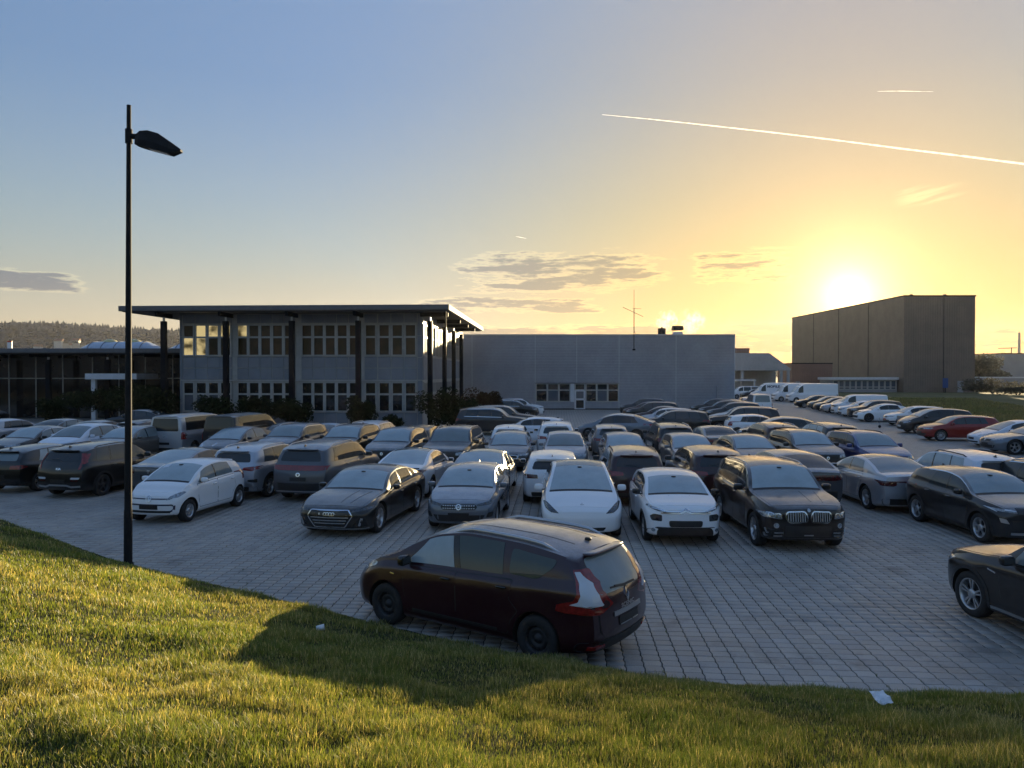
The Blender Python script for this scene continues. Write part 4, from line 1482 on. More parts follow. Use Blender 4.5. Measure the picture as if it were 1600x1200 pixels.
class Body:
    def __init__(self, sp, lod):
        self.sp, self.lod = sp, lod
        self.L, self.Wh, self.H = sp['L'], sp['W'] / 2, sp['H']
        self.R = sp['R']
        self.fa = sp['foh']
        self.ra = sp['foh'] + sp['wb']
        self.top, self.belt = curve(sp['top']), curve(sp['belt'])
        L = self.L
        wl = sp.get('width') or [(0, .80), (.06, .855), (.16, .915), (.4, .968), (.9, .995), (1.4, 1), (L - 1.2, 1), (L - .6, .985), (L - .25, .955), (L - .08, .91), (L, .86)]
        self.wid = curve(wl)
        self.fr, self.rr = curve(sp['fr']), curve(sp['rr'])
        self.cf, self.cr = sp.get('cf', .22), sp.get('cr', .12)
        self.lf, self.lr = sp.get('lf', .95), sp.get('lr', 1.25)
        self.tum = sp.get('tum', .36)
        self.zb = sp.get('zb', .19)
        self.parts = []
        self.build()

    # -- section
    def sect(self, s):
        T = float(self.top(s))
        B = min(float(self.belt(s)), T - .045)
        W = float(self.wid(s)) * self.Wh
        g = min(max((T - B - .06) / .3, 0), 1)
        hr = T - (.03 + .045 * g)
        yb = W * float(SIDE(1.0))
        yr = yb - self.tum * (hr - B) - .012 * g
        return T, B, W, g, hr, yb, yr

    def dfm(self, s, y, z):
        kf = max(1 - s / self.lf, 0) ** 2
        kr = max(1 - (self.L - s) / self.lr, 0) ** 2
        a = abs(y) / self.Wh
        x = self.L / 2 - s
        x -= kf * (float(self.fr(z)) + self.cf * a ** 2.6)
        x += kr * (float(self.rr(z)) + self.cr * a ** 2.8)
        return (x, y, z)

    def low(self, s, t):
        T, B, W, g, hr, yb, yr = self.sect(s)
        zb = self.zb + .05 * max(1 - s / .5, 0) + .06 * max(1 - (self.L - s) / .5, 0)
        z = zb + (B - zb) * t
        y = W * float(SIDE(t))
        for c in (self.fa, self.ra):
            r = math.hypot(s - c, z - self.R)
            y += .016 * math.exp(-((r - self.R * 1.17) / .10) ** 2)
        return y, z

    def gh(self, s, t):
        T, B, W, g, hr, yb, yr = self.sect(s)
        return yb + (yr - yb) * t + .02 * math.sin(math.pi * t) * g, B + (hr - B) * t

    def tp(self, s, f):
        T, B, W, g, hr, yb, yr = self.sect(s)
        return yr * f, hr + (T - hr) * (1 - abs(f) ** 2.3)

    def half(self, s, ns, ng, nt):
        pts = []
        y0, z0 = self.low(s, 0.0)
        for f in (0, .4, .75):
            pts.append((y0 * f, z0))
        for q in range(ns):
            pts.append(self.low(s, q / (ns - 1)))
        for q in range(1, ng + 1):
            pts.append(self.gh(s, q / ng))
        for q in range(1, nt + 1):
            f = 1 - q / nt
            pts.append(self.tp(s, f ** .85))
        return pts

    def build(self):
        L = self.L
        if self.lod == 0:
            ns, ng, nt, nm = 15, 6, 7, 50
        elif self.lod == 1:
            ns, ng, nt, nm = 11, 5, 5, 34
        else:
            ns, ng, nt, nm = 9, 4, 4, 24
        self.res = (ns, ng, nt)
        ends = [0, .025, .06, .11, .17, .25, .36, .48]
        if self.lod == 2:
            ends = [0, .05, .14, .28, .46]
        st = sorted(set(ends + [L - e for e in ends] + [float(x) for x in np.linspace(.6, L - .6, nm)]))
        halves = [self.half(s, ns, ng, nt) for s in st]
        N = len(halves[0])
        NR = 2 * N - 2
        V, F = [], []
        for s, h in zip(st, halves):
            for j in range(N):
                V.append(self.dfm(s, h[j][0], h[j][1]))
            for j in range(N - 2, 0, -1):
                V.append(self.dfm(s, -h[j][0], h[j][1]))
        for i in range(len(st) - 1):
            for j in range(NR):
                j2 = (j + 1) % NR
                F.append((i * NR + j, (i + 1) * NR + j, (i + 1) * NR + j2, i * NR + j2))
        # end caps
        for end, s in ((0, 0.0), (len(st) - 1, L)):
            h = halves[end]
            base = end * NR
            lf = lambda j: base + j
            rt = lambda j: base + (NR - j) % NR
            fr = [h[q][0] / h[3][0] for q in range(4)]          # 0,.4,.75,1
            row = [rt(3), rt(2), rt(1), lf(0), lf(1), lf(2), lf(3)]
            cols = [-1, -fr[2], -fr[1], 0, fr[1], fr[2], 1]
            for j in range(4, N):
                y, z = h[j]
                if j == N - 1:
                    for q in range(6):
                        f = (row[q], row[q + 1], lf(j))
                        F.append(f if end == 0 else f[::-1])
                    break
                new = [rt(j)]
                for c in cols[1:-1]:
                    new.append(len(V))
                    V.append(self.dfm(s, y * c, z))
                new.append(lf(j))
                for q in range(6):
                    f = (row[q], row[q + 1], new[q + 1], new[q])
                    F.append(f if end == 0 else f[::-1])
                row = new
        bm = bmesh.new()
        vs = [bm.verts.new(v) for v in V]
        for f in F:
            try:
                bm.faces.new([vs[i] for i in f])
            except ValueError:
                pass
        bmesh.ops.recalc_face_normals(bm, faces=bm.faces)
        bmesh.ops.dissolve_degenerate(bm, edges=bm.edges, dist=1e-5)
        me = bpy.data.meshes.new('body')
        for f in bm.faces:
            f.smooth = True
        bm.to_mesh(me)
        self.bvh = BVHTree.FromBMesh(bm)
        bm.free()
        # wheel wells
        me.materials.append(None)
        me.materials.append(M['well'])
        c = MB()
        Ra = self.R + self.sp.get('gap', .045)
        for ax in (self.fa, self.ra):
            for sgn in (-1, 1):
                y0, y1 = sgn * (self.Wh - .33), sgn * (self.Wh + .2)
                n = 40 if self.lod == 0 else 24
                ring = [(L / 2 - ax + Ra * math.cos(2 * math.pi * k / n), self.R + .01 + Ra * math.sin(2 * math.pi * k / n)) for k in range(n)]
                vs2 = [(x, y0, z) for x, z in ring] + [(x, y1, z) for x, z in ring]
                fs = [(k, (k + 1) % n, n + (k + 1) % n, n + k) for k in range(n)] + [tuple(reversed(range(n))), tuple(range(n, 2 * n))]
                c.add(vs2, [f if sgn < 0 else f[::-1] for f in fs], 1)
        cm = c.mesh('cut')
        cm.materials.append(M['well'])
        cm.materials.append(M['well'])
        a = bpy.data.objects.new('tmp_a', me)
        b = bpy.data.objects.new('tmp_b', cm)
        COL.objects.link(a)
        COL.objects.link(b)
        md = a.modifiers.new('b', 'BOOLEAN')
        md.operation = 'DIFFERENCE'
        md.solver = 'EXACT'
        md.object = b
        dg = bpy.context.evaluated_depsgraph_get()
        dg.update()
        out = bpy.data.meshes.new_from_object(a.evaluated_get(dg))
        bpy.data.objects.remove(a)
        bpy.data.objects.remove(b)
        out.set_sharp_from_angle(angle=R(42))
        self.body = out
        self.put('body', out, ['PAINT', 'well'])

    # -- part list
    def put(self, name, me, mats, parent=None, loc=(0, 0, 0), rz=0.0, label=None):
        self.parts.append(dict(name=name, me=me, mats=mats, parent=parent, loc=loc, rz=rz, label=label))
        return len(self.parts) - 1

    # -- projecting drawn shapes on the body
    def ray(self, view, u, v):
        if view == 'L' or view == 'R':
            sg = 1 if view == 'L' else -1
            o, d = Vector((self.L / 2 - u, sg * 4, v)), Vector((0, -sg, 0))
            alt = Vector((self.L / 2 - u, sg * self.Wh, v))
        elif view == 'F':
            o, d = Vector((6, u, v)), Vector((-1, 0, 0))
            alt = Vector((self.L / 2 - .2, u, v))
        elif view == 'B':
            o, d = Vector((-6, u, v)), Vector((1, 0, 0))
            alt = Vector((-self.L / 2 + .1, u, v))
        else:
            o, d = Vector((self.L / 2 - u, v, 5)), Vector((0, 0, -1))
            alt = Vector((self.L / 2 - u, v, self.H * .8))
        p, n, i, dist = self.bvh.ray_cast(o, d)
        if p is None:
            p, n, i, dist = self.bvh.find_nearest(alt)
            n = -d
        return p, n, -d

    def grid_mesh(self, grids, view, off, mb=None, mi=0, smooth=True):
        """each grid is a list of rows of (u,v); wraps it on the body, lifted by off"""
        mb = mb or MB()
        for G in grids:
            nr, nc = len(G), len(G[0])
            P = [[self.ray(view, u, v) for (u, v) in row] for row in G]
            top = [[p + n * off for (p, n, d) in row] for row in P]
            self.sheet(mb, top, [[(n, d) for (p, n, d) in row] for row in P], off, mi, smooth)
        return mb

    def sheet(self, mb, top, nd, off, mi, smooth=True):
        nr, nc = len(top), len(top[0])
        vs = [p for row in top for p in row]
        fs = []
        k = lambda i, j: i * nc + j
        # orientation
        a, b, c = top[0][0], top[min(1, nr - 1)][0], top[0][min(1, nc - 1)]
        i0, j0 = nr // 2, nc // 2
        i1, j1 = max(i0 - 1, 0), max(j0 - 1, 0)
        nn = (top[i0][j1] - top[i1][j1]).cross(top[i1][j0] - top[i1][j1])
        flip = nn.dot(nd[i1][j1][1]) < 0
        for i in range(nr - 1):
            for j in range(nc - 1):
                f = (k(i, j), k(i + 1, j), k(i + 1, j + 1), k(i, j + 1))
                fs.append(f[::-1] if flip else f)
        mb.add(vs, fs, mi, smooth)
        # border skirt, so the piece has thickness
        loop = [(0, j) for j in range(nc)] + [(i, nc - 1) for i in range(1, nr)] + [(nr - 1, j) for j in range(nc - 2, -1, -1)] + [(i, 0) for i in range(nr - 2, 0, -1)]
        up = [top[i][j] for i, j in loop]
        dn = [top[i][j] - nd[i][j][0] * (off + .006) for i, j in loop]
        n = len(loop)
        fs = []
        for q in range(n):
            q2 = (q + 1) % n
            f = (q, q2, n + q2, n + q)
            fs.append(f[::-1] if flip else f)
        mb.add(up + dn, fs, mi, False)

    def poly_grid(self, pts, nr, nc, r=0.0):
        if r > 0:
            pts = fillet(pts, r)
        vs = [p[1] for p in pts]
        lo, hi = min(vs), max(vs)
        e = (hi - lo) * 1e-4
        lev = sorted(set([round(x, 5) for x in list(np.linspace(lo + e, hi - e, nr)) + [min(max(v, lo + e), hi - e) for v in vs]]))
        lv = [lev[0]]
        for x in lev[1:]:
            if x - lv[-1] > (hi - lo) / 60:
                lv.append(x)
        G = []
        n = len(pts)
        for v in lv:
            us = []
            for q in range(n):
                (u0, v0), (u1, v1) = pts[q], pts[(q + 1) % n]
                if (v0 - v) * (v1 - v) <= 0 and abs(v1 - v0) > 1e-9:
                    us.append(u0 + (u1 - u0) * (v - v0) / (v1 - v0))
            if len(us) < 2:
                continue
            a, b = min(us), max(us)
            G.append([(a + (b - a) * c / nc, v) for c in range(nc + 1)])
        return G

    def poly(self, name, view, pts, mat, off=.005, r=.0, mirror=False, nr=6, nc=8, parent=None, label=None):
        """view F/B: (y,z); L: (s,z) is put on both sides unless view is 'L1'/'R1'"""
        if self.lod == 2:
            nr, nc = max(3, nr // 2), max(3, nc // 2)
        mats = [mat] if isinstance(mat, str) else mat
        res = []
        views = ['L', 'R'] if view == 'S' else [view]
        for vw in views:
            for sg in ((1, -1) if mirror else (1,)):
                pp = [(u * sg, v) for u, v in pts] if mirror else pts
                mb = self.grid_mesh([self.poly_grid(pp, nr, nc, r)], vw, off)
                res.append(self.put(name, mb.mesh(name), mats, parent if parent is not None else None, label=label))
        return res

    def strip(self, name, view, paths, w, mat, off=.006, parent=None, mirror=False, closed=False):
        grids = []
        for sg in ((1, -1) if mirror else (1,)):
            for path in paths:
                pp = [(u * sg, v) for u, v in path]
                grids.append(ribbon(pp, w, closed))
        views = ['L', 'R'] if view == 'S' else [view]
        res = []
        for vw in views:
            mb = self.grid_mesh(grids, vw, off)
            res.append(self.put(name, mb.mesh(name), [mat], parent))
        return res

    def ring(self, name, view, cu, cv, r0, r1, mat, off=.008, n=18, parent=None, asp=1.0, a0=0, a1=360, both=False):
        G = [[(cu + asp * r * math.cos(R(a0 + (a1 - a0) * k / n)), cv + r * math.sin(R(a0 + (a1 - a0) * k / n))) for k in range(n + 1)] for r in (r0, r1)]
        res = []
        for vw in (['L', 'R'] if view == 'S' else [view]):
            res.append(self.put(name, self.grid_mesh([G], vw, off).mesh(name), [mat], parent))
        return res

    def text(self, name, view, txt, cu, cv, size, mat, off=.008, parent=None, stretch=1.0, bold=0.0, slant=0.0):
        fc = bpy.data.curves.new('t', 'FONT')
        fc.body = txt
        fc.size = size
        fc.align_x = 'CENTER'
        fc.align_y = 'CENTER'
        fc.offset = bold
        fc.shear = slant
        ob = bpy.data.objects.new('t', fc)
        COL.objects.link(ob)
        dg = bpy.context.evaluated_depsgraph_get()
        tm = bpy.data.meshes.new_from_object(ob.evaluated_get(dg))
        bpy.data.objects.remove(ob)
        sgn = {'F': 1, 'B': -1, 'L': 1, 'R': -1}[view]
        mb = MB()
        vs = []
        for v in tm.vertices:
            p, n, d = self.ray(view, cu + sgn * v.co.x * stretch, cv + v.co.y)
            vs.append(p + n * off)
        mb.add(vs, [tuple(p.vertices) for p in tm.polygons], 0)
        bpy.data.meshes.remove(tm)
        return self.put(name, mb.mesh(name), [mat], parent)

    def apatch(self, name, fun, us, vs, mat, off=.004, mirror=False, parent=None):
        """patch on the body's own surface: fun(u, v) -> (s, y, z)"""
        res = []
        for sg in ((1, -1) if mirror else (1,)):
            P = []
            for u in us:
                row = []
                for v in vs:
                    s, y, z = fun(u, v)
                    row.append(Vector(self.dfm(s, y * sg, z)))
                P.append(row)
            nr, nc = len(P), len(P[0])
            nd = []
            ctr = Vector((0, 0, .6))
            for i in range(nr):
                row = []
                for j in range(nc):
                    a = P[min(i + 1, nr - 1)][j] - P[max(i - 1, 0)][j]
                    b = P[i][min(j + 1, nc - 1)] - P[i][max(j - 1, 0)]
                    n = a.cross(b)
                    n = n.normalized() if n.length > 1e-9 else Vector((0, 0, 1))
                    if n.dot(P[i][j] - Vector((P[i][j].x * .5, 0, .6))) < 0:
                        n = -n
                    row.append((n, n))
                nd.append(row)
            top = [[P[i][j] + nd[i][j][0] * off for j in range(nc)] for i in range(nr)]
            mb = MB()
            self.sheet(mb, top, nd, off, 0)
            res.append(self.put(name, mb.mesh(name), [mat], parent))
        return res


def fillet(pts, r):
    out = []
    n = len(pts)
    for i in range(n):
        p0, p, p1 = Vector(pts[i - 1]), Vector(pts[i]), Vector(pts[(i + 1) % n])
        a, b = p0 - p, p1 - p
        rr = min(r, a.length * .45, b.length * .45)
        A, B = p + a.normalized() * rr, p + b.normalized() * rr
        for t in (0, .35, .65, 1):
            q = A * (1 - t) ** 2 + p * 2 * t * (1 - t) + B * t * t
            out.append((q.x, q.y))
    return out


def ribbon(path, w, closed=False):
    n = len(path)
    rows = [[], []]
    idx = list(range(n)) + ([0] if closed else [])
    for i in idx:
        p = Vector(path[i])
        a = Vector(path[(i - 1) % n]) if (closed or i > 0) else p
        b = Vector(path[(i + 1) % n]) if (closed or i < n - 1) else p
        d1 = (p - a).normalized() if (p - a).length > 0 else None
        d2 = (b - p).normalized() if (b - p).length > 0 else None
        if d1 is None:
            d1 = d2
        if d2 is None:
            d2 = d1
        n1, n2 = Vector((-d1.y, d1.x)), Vector((-d2.y, d2.x))
        m = (n1 + n2)
        m = m.normalized() if m.length > 1e-6 else n1
        k = w / 2 / max(m.dot(n1), .35)
        rows[0].append(tuple(p + m * k))
        rows[1].append(tuple(p - m * k))
    return rows


def dense(path, step=.12, closed=False):
    out = []
    n = len(path)
    for i in range(n if closed else n - 1):
        a, b = Vector(path[i]), Vector(path[(i + 1) % n])
        k = max(1, int((b - a).length / step))
        for q in range(k):
            out.append(tuple(a.lerp(b, q / k)))
    if not closed:
        out.append(tuple(path[-1]))
    return out


# ------------------------------------------------------------------ wheels
_wheels = {}


def wheel_meshes(Rt, w, style, lod):
    key = (round(Rt, 3), style, lod)
    if key in _wheels:
        return _wheels[key]
    Rr = Rt * (.70 if style not in ('steel', 'cap') else .62)
    n = {0: 40, 1: 24, 2: 16}[lod]
    h = w / 2
    t = MB()
    t.lathe([(Rr - .01, -h * .9), (Rr + .01, -h), (Rt - .03, -h), (Rt - .006, -h + .025), (Rt, -h * .5), (Rt, h * .5), (Rt - .006, h - .025),
             (Rt - .03, h), (Rr + .012, h), (Rr - .008, h * .88)], n, 'Y')
    tyre = t.mesh('tyre', [M['tyre']])
    rm = MB()
    y0 = h * .86
    rm.lathe([(Rr, y0), (Rr - .016, y0 + .006), (Rr - .03, y0 - .02), (Rr - .05, -h * .2)], n, 'Y', 0)
    rm.lathe([(Rr - .045, -h * .1), (.002, -h * .1)], n, 'Y', 1)
    spokes = {'five': 5, 'twin': 5, 'ten': 10, 'y': 5, 'cap': 7, 'steel': 0, 'turbine': 9}[style]
    ya, yb = y0 - .018, y0 - .05
    if style == 'steel':
        rm.lathe([(Rr - .045, y0 - .06), (Rr * .72, y0 - .035), (Rr * .5, y0 - .03), (Rr * .38, y0 - .055), (.06, y0 - .055), (.05, y0 - .02), (.003, y0 - .015)], n, 'Y', 0)
        for k in range(12):
            a = 2 * math.pi * k / 12
            c = Vector((math.cos(a), 0, math.sin(a))) * Rr * .80
            rm.lathe([(.022, y0 - .037), (.001, y0 - .036)], 6, 'Y', 1, (c.x, 0, c.z))
    else:
        def bar(a0, r0, a1, r1, w0, w1):
            p0 = Vector((math.cos(a0) * r0, 0, math.sin(a0) * r0))
            p1 = Vector((math.cos(a1) * r1, 0, math.sin(a1) * r1))
            d = (p1 - p0).normalized()
            s = Vector((-d.z, 0, d.x))
            q = [p0 - s * w0, p0 + s * w0, p1 + s * w1, p1 - s * w1]
            vs = [(v.x, ya - .012 * (v.length < Rr * .5), v.z) for v in q] + [(v.x, yb, v.z) for v in q]
            rm.add(vs, [(0, 1, 2, 3), (0, 4, 5, 1), (1, 5, 6, 2), (2, 6, 7, 3), (3, 7, 4, 0)], 0)
        for k in range(spokes):
            a = 2 * math.pi * k / spokes + .3
            if style == 'five' or style == 'ten':
                bar(a, .04, a, Rr - .02, .02 + .012 * (style == 'five'), .018 + .02 * (style == 'five'))
            elif style == 'cap':
                bar(a, .05, a, Rr - .02, .028, .05)
            elif style == 'turbine':
                bar(a, .05, a + .35, Rr - .02, .02, .022)
            elif style == 'twin':
                for e in (-.16, .16):
                    bar(a + e * 1.4, .05, a + e, Rr - .02, .012, .014)
            else:
                bar(a, .04, a, Rr * .6, .022, .02)
                for e in (-.24, .24):
                    bar(a, Rr * .52, a + e, Rr - .02, .016, .018)
        rm.lathe([(.075, y0 - .04), (.07, y0 - .012), (.035, y0 - .008), (.002, y0 - .006)], max(10, n // 2), 'Y', 0)
    mat = {'steel': 'steelrim'}.get(style, 'alloy')
    rim = rm.mesh('rim')
    _wheels[key] = (tyre, rim)
    return tyre, rim


# ------------------------------------------------------------------ mirrors and small solid bits
def blob(w, d, h, n=10, m=7, p=.55):
    mb = MB()
    pw = lambda x: math.copysign(abs(x) ** p, x)
    vs, fs = [], []
    for i in range(m + 1):
        a = math.pi * (i / m - .5)
        for k in range(n):
            b = 2 * math.pi * k / n
            vs.append((d / 2 * pw(math.cos(a)) * pw(math.cos(b)), w / 2 * pw(math.cos(a)) * pw(math.sin(b)), h / 2 * pw(math.sin(a))))
    for i in range(m):
        for k in range(n):
            fs.append((i * n + k, i * n + (k + 1) % n, (i + 1) * n + (k + 1) % n, (i + 1) * n + k))
    mb.add(vs, fs, 0, True)
    return mb
# ------------------------------------------------------------------ body shapes (metres; s runs from the nose backwards)
def hatch_top(L, H, hood, cowl, zc, hdr, end, zh=None):
    zh = zh or H - .06
    return [(0, hood), (.08, hood + .06), (.25, hood + .11), (cowl * .6, zc - .07), (cowl, zc), (cowl + (hdr - cowl) * .5, zc + (zh - zc) * .60), (hdr, zh), (hdr + .55, H), (L - .9, H - .03), (L, end)]


SPEC = {}


def spec(name, **k):
    L, W, H = k['L'], k['W'], k['H']
    d = dict(rim='five', gap=.045, tum=.36, zb=.2)
    d.update(k)
    d.setdefault('fr', [(.15, .12), (.3, .03), (.5, 0), (.62, .02), (.8, .09), (1.1, .22)])
    d.setdefault('rr', [(.15, .12), (.35, .03), (.55, 0), (.85, .03), (1.0, .07), (H - .12, .36), (H, .40)])
    SPEC[name] = d


spec('city', L=3.54, W=1.645, H=1.49, wb=2.42, foh=.60, R=.30, cowl=.74, hdr=1.55, rim='cap', tum=.30,
     top=hatch_top(3.54, 1.49, .74, .74, 1.03, 1.55, 1.38), belt=[(0, .70), (.7, .95), (1.2, .97), (2.6, 1.02), (3.54, 1.06)],
     win=[(1.0, 1.30, 1.86, 1.82), (1.92, 1.88, 2.78, 2.60)], pil=(.92, 1.89, 2.75), rear='hatch')
spec('small', L=3.99, W=1.75, H=1.47, wb=2.54, foh=.82, R=.315, cowl=.98, hdr=1.78, rim='five', tum=.34, zb=.2,
     top=hatch_top(3.99, 1.47, .84, .98, 1.06, 1.78, 1.36), belt=[(0, .78), (.9, .98), (2.6, 1.0), (3.99, 1.06)],
     fr=[(.15, .10), (.3, .02), (.5, 0), (.75, .02), (.9, .07), (1.1, .2)],
     win=[(1.25, 1.55, 2.05, 2.02), (2.11, 2.08, 2.82, 2.68), (2.90, 2.78, 3.25, 3.05)], pil=(1.1, 2.08, 2.95), rear='hatch')
spec('supermini', L=4.06, W=1.765, H=1.43, wb=2.54, foh=.84, R=.315, cowl=1.05, hdr=1.85, rim='five', tum=.36, zb=.17,
     top=hatch_top(4.06, 1.43, .72, 1.05, .99, 1.85, 1.33), belt=[(0, .66), (.9, .91), (2.6, .95), (4.06, 1.0)],
     win=[(1.3, 1.6, 2.12, 2.08), (2.18, 2.14, 2.95, 2.78)], pil=(1.15, 2.15, 3.0), rear='hatch')
spec('hatch', L=4.30, W=1.80, H=1.48, wb=2.64, foh=.85, R=.325, cowl=1.10, hdr=1.92, rim='twin',
     top=hatch_top(4.30, 1.48, .73, 1.10, 1.00, 1.92, 1.38), belt=[(0, .67), (.95, .93), (2.8, .97), (4.30, 1.02)],
     win=[(1.36, 1.66, 2.22, 2.18), (2.28, 2.24, 3.06, 2.92), (3.12, 2.98, 3.5, 3.3)], pil=(1.2, 2.25, 3.12), rear='hatch')
spec('estate', L=4.66, W=1.82, H=1.48, wb=2.69, foh=.87, R=.325, cowl=1.14, hdr=1.96, rim='twin',
     top=hatch_top(4.66, 1.48, .72, 1.14, 1.00, 1.96, 1.38), belt=[(0, .66), (.95, .93), (2.8, .97), (4.66, 1.02)],
     win=[(1.4, 1.7, 2.26, 2.22), (2.32, 2.28, 3.1, 2.98), (3.16, 3.04, 4.05, 3.8)], pil=(1.22, 2.29, 3.16), rear='hatch')
spec('fastback', L=4.97, W=1.91, H=1.42, wb=2.93, foh=.94, R=.36, cowl=1.50, hdr=2.32, rim='y', tum=.40, zb=.15, cf=.26,
     top=[(0, .66), (.08, .735), (.3, .80), (.9, .90), (1.5, .965), (1.9, 1.19), (2.32, 1.355), (2.85, 1.42), (3.4, 1.395), (3.9, 1.28), (4.5, 1.08), (4.85, 1.01), (4.97, .96)],
     belt=[(0, .62), (1.0, .86), (1.5, .90), (3.0, .94), (4.2, .98), (4.97, .92)],
     rr=[(.15, .16), (.35, .05), (.6, 0), (.8, .01), (.95, .02)],
     win=[(1.78, 2.08, 2.60, 2.58), (2.68, 2.66, 3.62, 3.42), (3.68, 3.48, 4.1, 3.72)], pil=(1.6, 2.64, 3.72), rear='fast', rw=(3.55, 4.62))
spec('fastel', L=4.69, W=1.85, H=1.44, wb=2.875, foh=.84, R=.335, cowl=1.02, hdr=2.0, rim='turbine', tum=.40, zb=.15, cf=.28,
     top=[(0, .60), (.08, .67), (.3, .74), (.7, .85), (1.02, .94), (1.5, 1.19), (2.0, 1.375), (2.5, 1.44), (3.0, 1.41), (3.6, 1.26), (4.15, 1.09), (4.55, 1.06), (4.69, 1.02)],
     belt=[(0, .56), (.9, .84), (1.4, .88), (3.0, .93), (4.0, .98), (4.69, .95)],
     rr=[(.15, .18), (.35, .06), (.6, 0), (.85, .0), (1.0, .03), (1.1, .06)],
     win=[(1.42, 1.74, 2.34, 2.32), (2.42, 2.40, 3.36, 3.16)], pil=(1.2, 2.38, 3.4), rear='fast', rw=(3.05, 4.15))
spec('sedan', L=4.70, W=1.84, H=1.45, wb=2.80, foh=.86, R=.335, cowl=1.3, hdr=2.12, rim='twin', tum=.38, zb=.17,
     top=[(0, .66), (.08, .73), (.3, .79), (.8, .90), (1.3, .98), (1.7, 1.21), (2.12, 1.39), (2.6, 1.45), (3.1, 1.43), (3.6, 1.32), (4.1, 1.10), (4.5, 1.06), (4.70, 1.02)],
     belt=[(0, .62), (1.0, .89), (1.4, .92), (3.0, .96), (4.0, .99), (4.70, .96)],
     rr=[(.15, .16), (.35, .05), (.6, 0), (.85, .01), (1.0, .03)],
     win=[(1.6, 1.9, 2.45, 2.42), (2.52, 2.49, 3.40, 3.22), (3.46, 3.28, 3.8, 3.45)], pil=(1.4, 2.48, 3.5), rear='fast', rw=(3.3, 4.1))
spec('notchel', L=4.61, W=1.86, H=1.48, wb=2.735, foh=.86, R=.345, cowl=1.18, hdr=2.0, rim='five', tum=.40, zb=.17,
     top=[(0, .70), (.06, .76), (.3, .82), (.7, .92), (1.18, 1.02), (1.55, 1.23), (2.0, 1.41), (2.5, 1.48), (3.0, 1.455), (3.6, 1.32), (4.15, 1.14), (4.5, 1.11), (4.61, 1.07)],
     belt=[(0, .66), (.95, .93), (1.4, .96), (3.0, 1.0), (4.0, 1.03), (4.61, 1.0)],
     rr=[(.15, .16), (.35, .05), (.6, 0), (.85, .0), (1.0, .02), (1.1, .04)],
     win=[(1.5, 1.78, 2.36, 2.34), (2.44, 2.42, 3.35, 3.12)], pil=(1.3, 2.4, 3.35), rear='fast', rw=(3.1, 4.15))
spec('cuvel', L=4.75, W=1.92, H=1.62, wb=2.89, foh=.87, R=.36, cowl=.98, hdr=2.05, rim='turbine', tum=.38, zb=.18, cf=.28,
     top=[(0, .70), (.08, .77), (.3, .85), (.65, .97), (.98, 1.06), (1.5, 1.34), (2.05, 1.55), (2.6, 1.62), (3.2, 1.58), (3.8, 1.43), (4.4, 1.20), (4.62, 1.16), (4.75, 1.10)],
     belt=[(0, .64), (.9, .94), (1.4, .98), (3.2, 1.04), (4.2, 1.10), (4.75, 1.04)],
     rr=[(.15, .16), (.4, .05), (.65, 0), (.95, .0), (1.1, .03)],
     win=[(1.42, 1.76, 2.42, 2.40), (2.50, 2.48, 3.42, 3.25), (3.48, 3.3, 3.9, 3.55)], pil=(1.2, 2.46, 3.4), rear='fast', rw=(3.5, 4.45))
spec('coupesuv', L=4.60, W=1.87, H=1.59, wb=2.77, foh=.88, R=.355, cowl=1.08, hdr=2.0, rim='five', tum=.38, zb=.19,
     top=[(0, .76), (.08, .83), (.3, .90), (.7, .99), (1.08, 1.07), (1.5, 1.32), (2.0, 1.52), (2.5, 1.59), (3.2, 1.56), (3.8, 1.42), (4.35, 1.22), (4.5, 1.19), (4.60, 1.14)],
     belt=[(0, .70), (.9, .96), (1.4, 1.0), (3.2, 1.05), (4.2, 1.10), (4.60, 1.06)],
     rr=[(.15, .14), (.4, .04), (.65, 0), (.95, .0), (1.15, .03)],
     win=[(1.42, 1.72, 2.36, 2.34), (2.44, 2.42, 3.3, 3.16), (3.36, 3.22, 3.75, 3.45)], pil=(1.25, 2.4, 3.35), rear='fast', rw=(3.45, 4.3))
spec('suv', L=4.45, W=1.84, H=1.64, wb=2.66, foh=.88, R=.35, cowl=1.18, hdr=1.92, rim='five', tum=.32, zb=.22,
     top=hatch_top(4.45, 1.64, .86, 1.18, 1.13, 1.92, 1.52), belt=[(0, .80), (.95, 1.04), (2.8, 1.08), (4.45, 1.12)],
     fr=[(.15, .14), (.35, .03), (.55, 0), (.75, .02), (.95, .08), (1.2, .2)],
     win=[(1.4, 1.66, 2.24, 2.20), (2.31, 2.27, 3.12, 3.02), (3.18, 3.08, 3.85, 3.68)], pil=(1.24, 2.28, 3.18), rear='hatch', clad=True, rails=True)
spec('bigsuv', L=4.89, W=1.94, H=1.75, wb=2.94, foh=.88, R=.385, cowl=1.42, hdr=2.1, rim='twin', tum=.30, zb=.23,
     top=hatch_top(4.89, 1.75, .95, 1.42, 1.20, 2.1, 1.62), belt=[(0, .88), (1.1, 1.11), (2.8, 1.15), (4.89, 1.20)],
     fr=[(.15, .16), (.35, .04), (.55, 0), (.8, .01), (1.0, .06), (1.2, .16)],
     win=[(1.62, 1.88, 2.46, 2.42), (2.53, 2.49, 3.38, 3.30), (3.45, 3.37, 4.25, 4.05)], pil=(1.45, 2.5, 3.44), rear='hatch', rails=True)
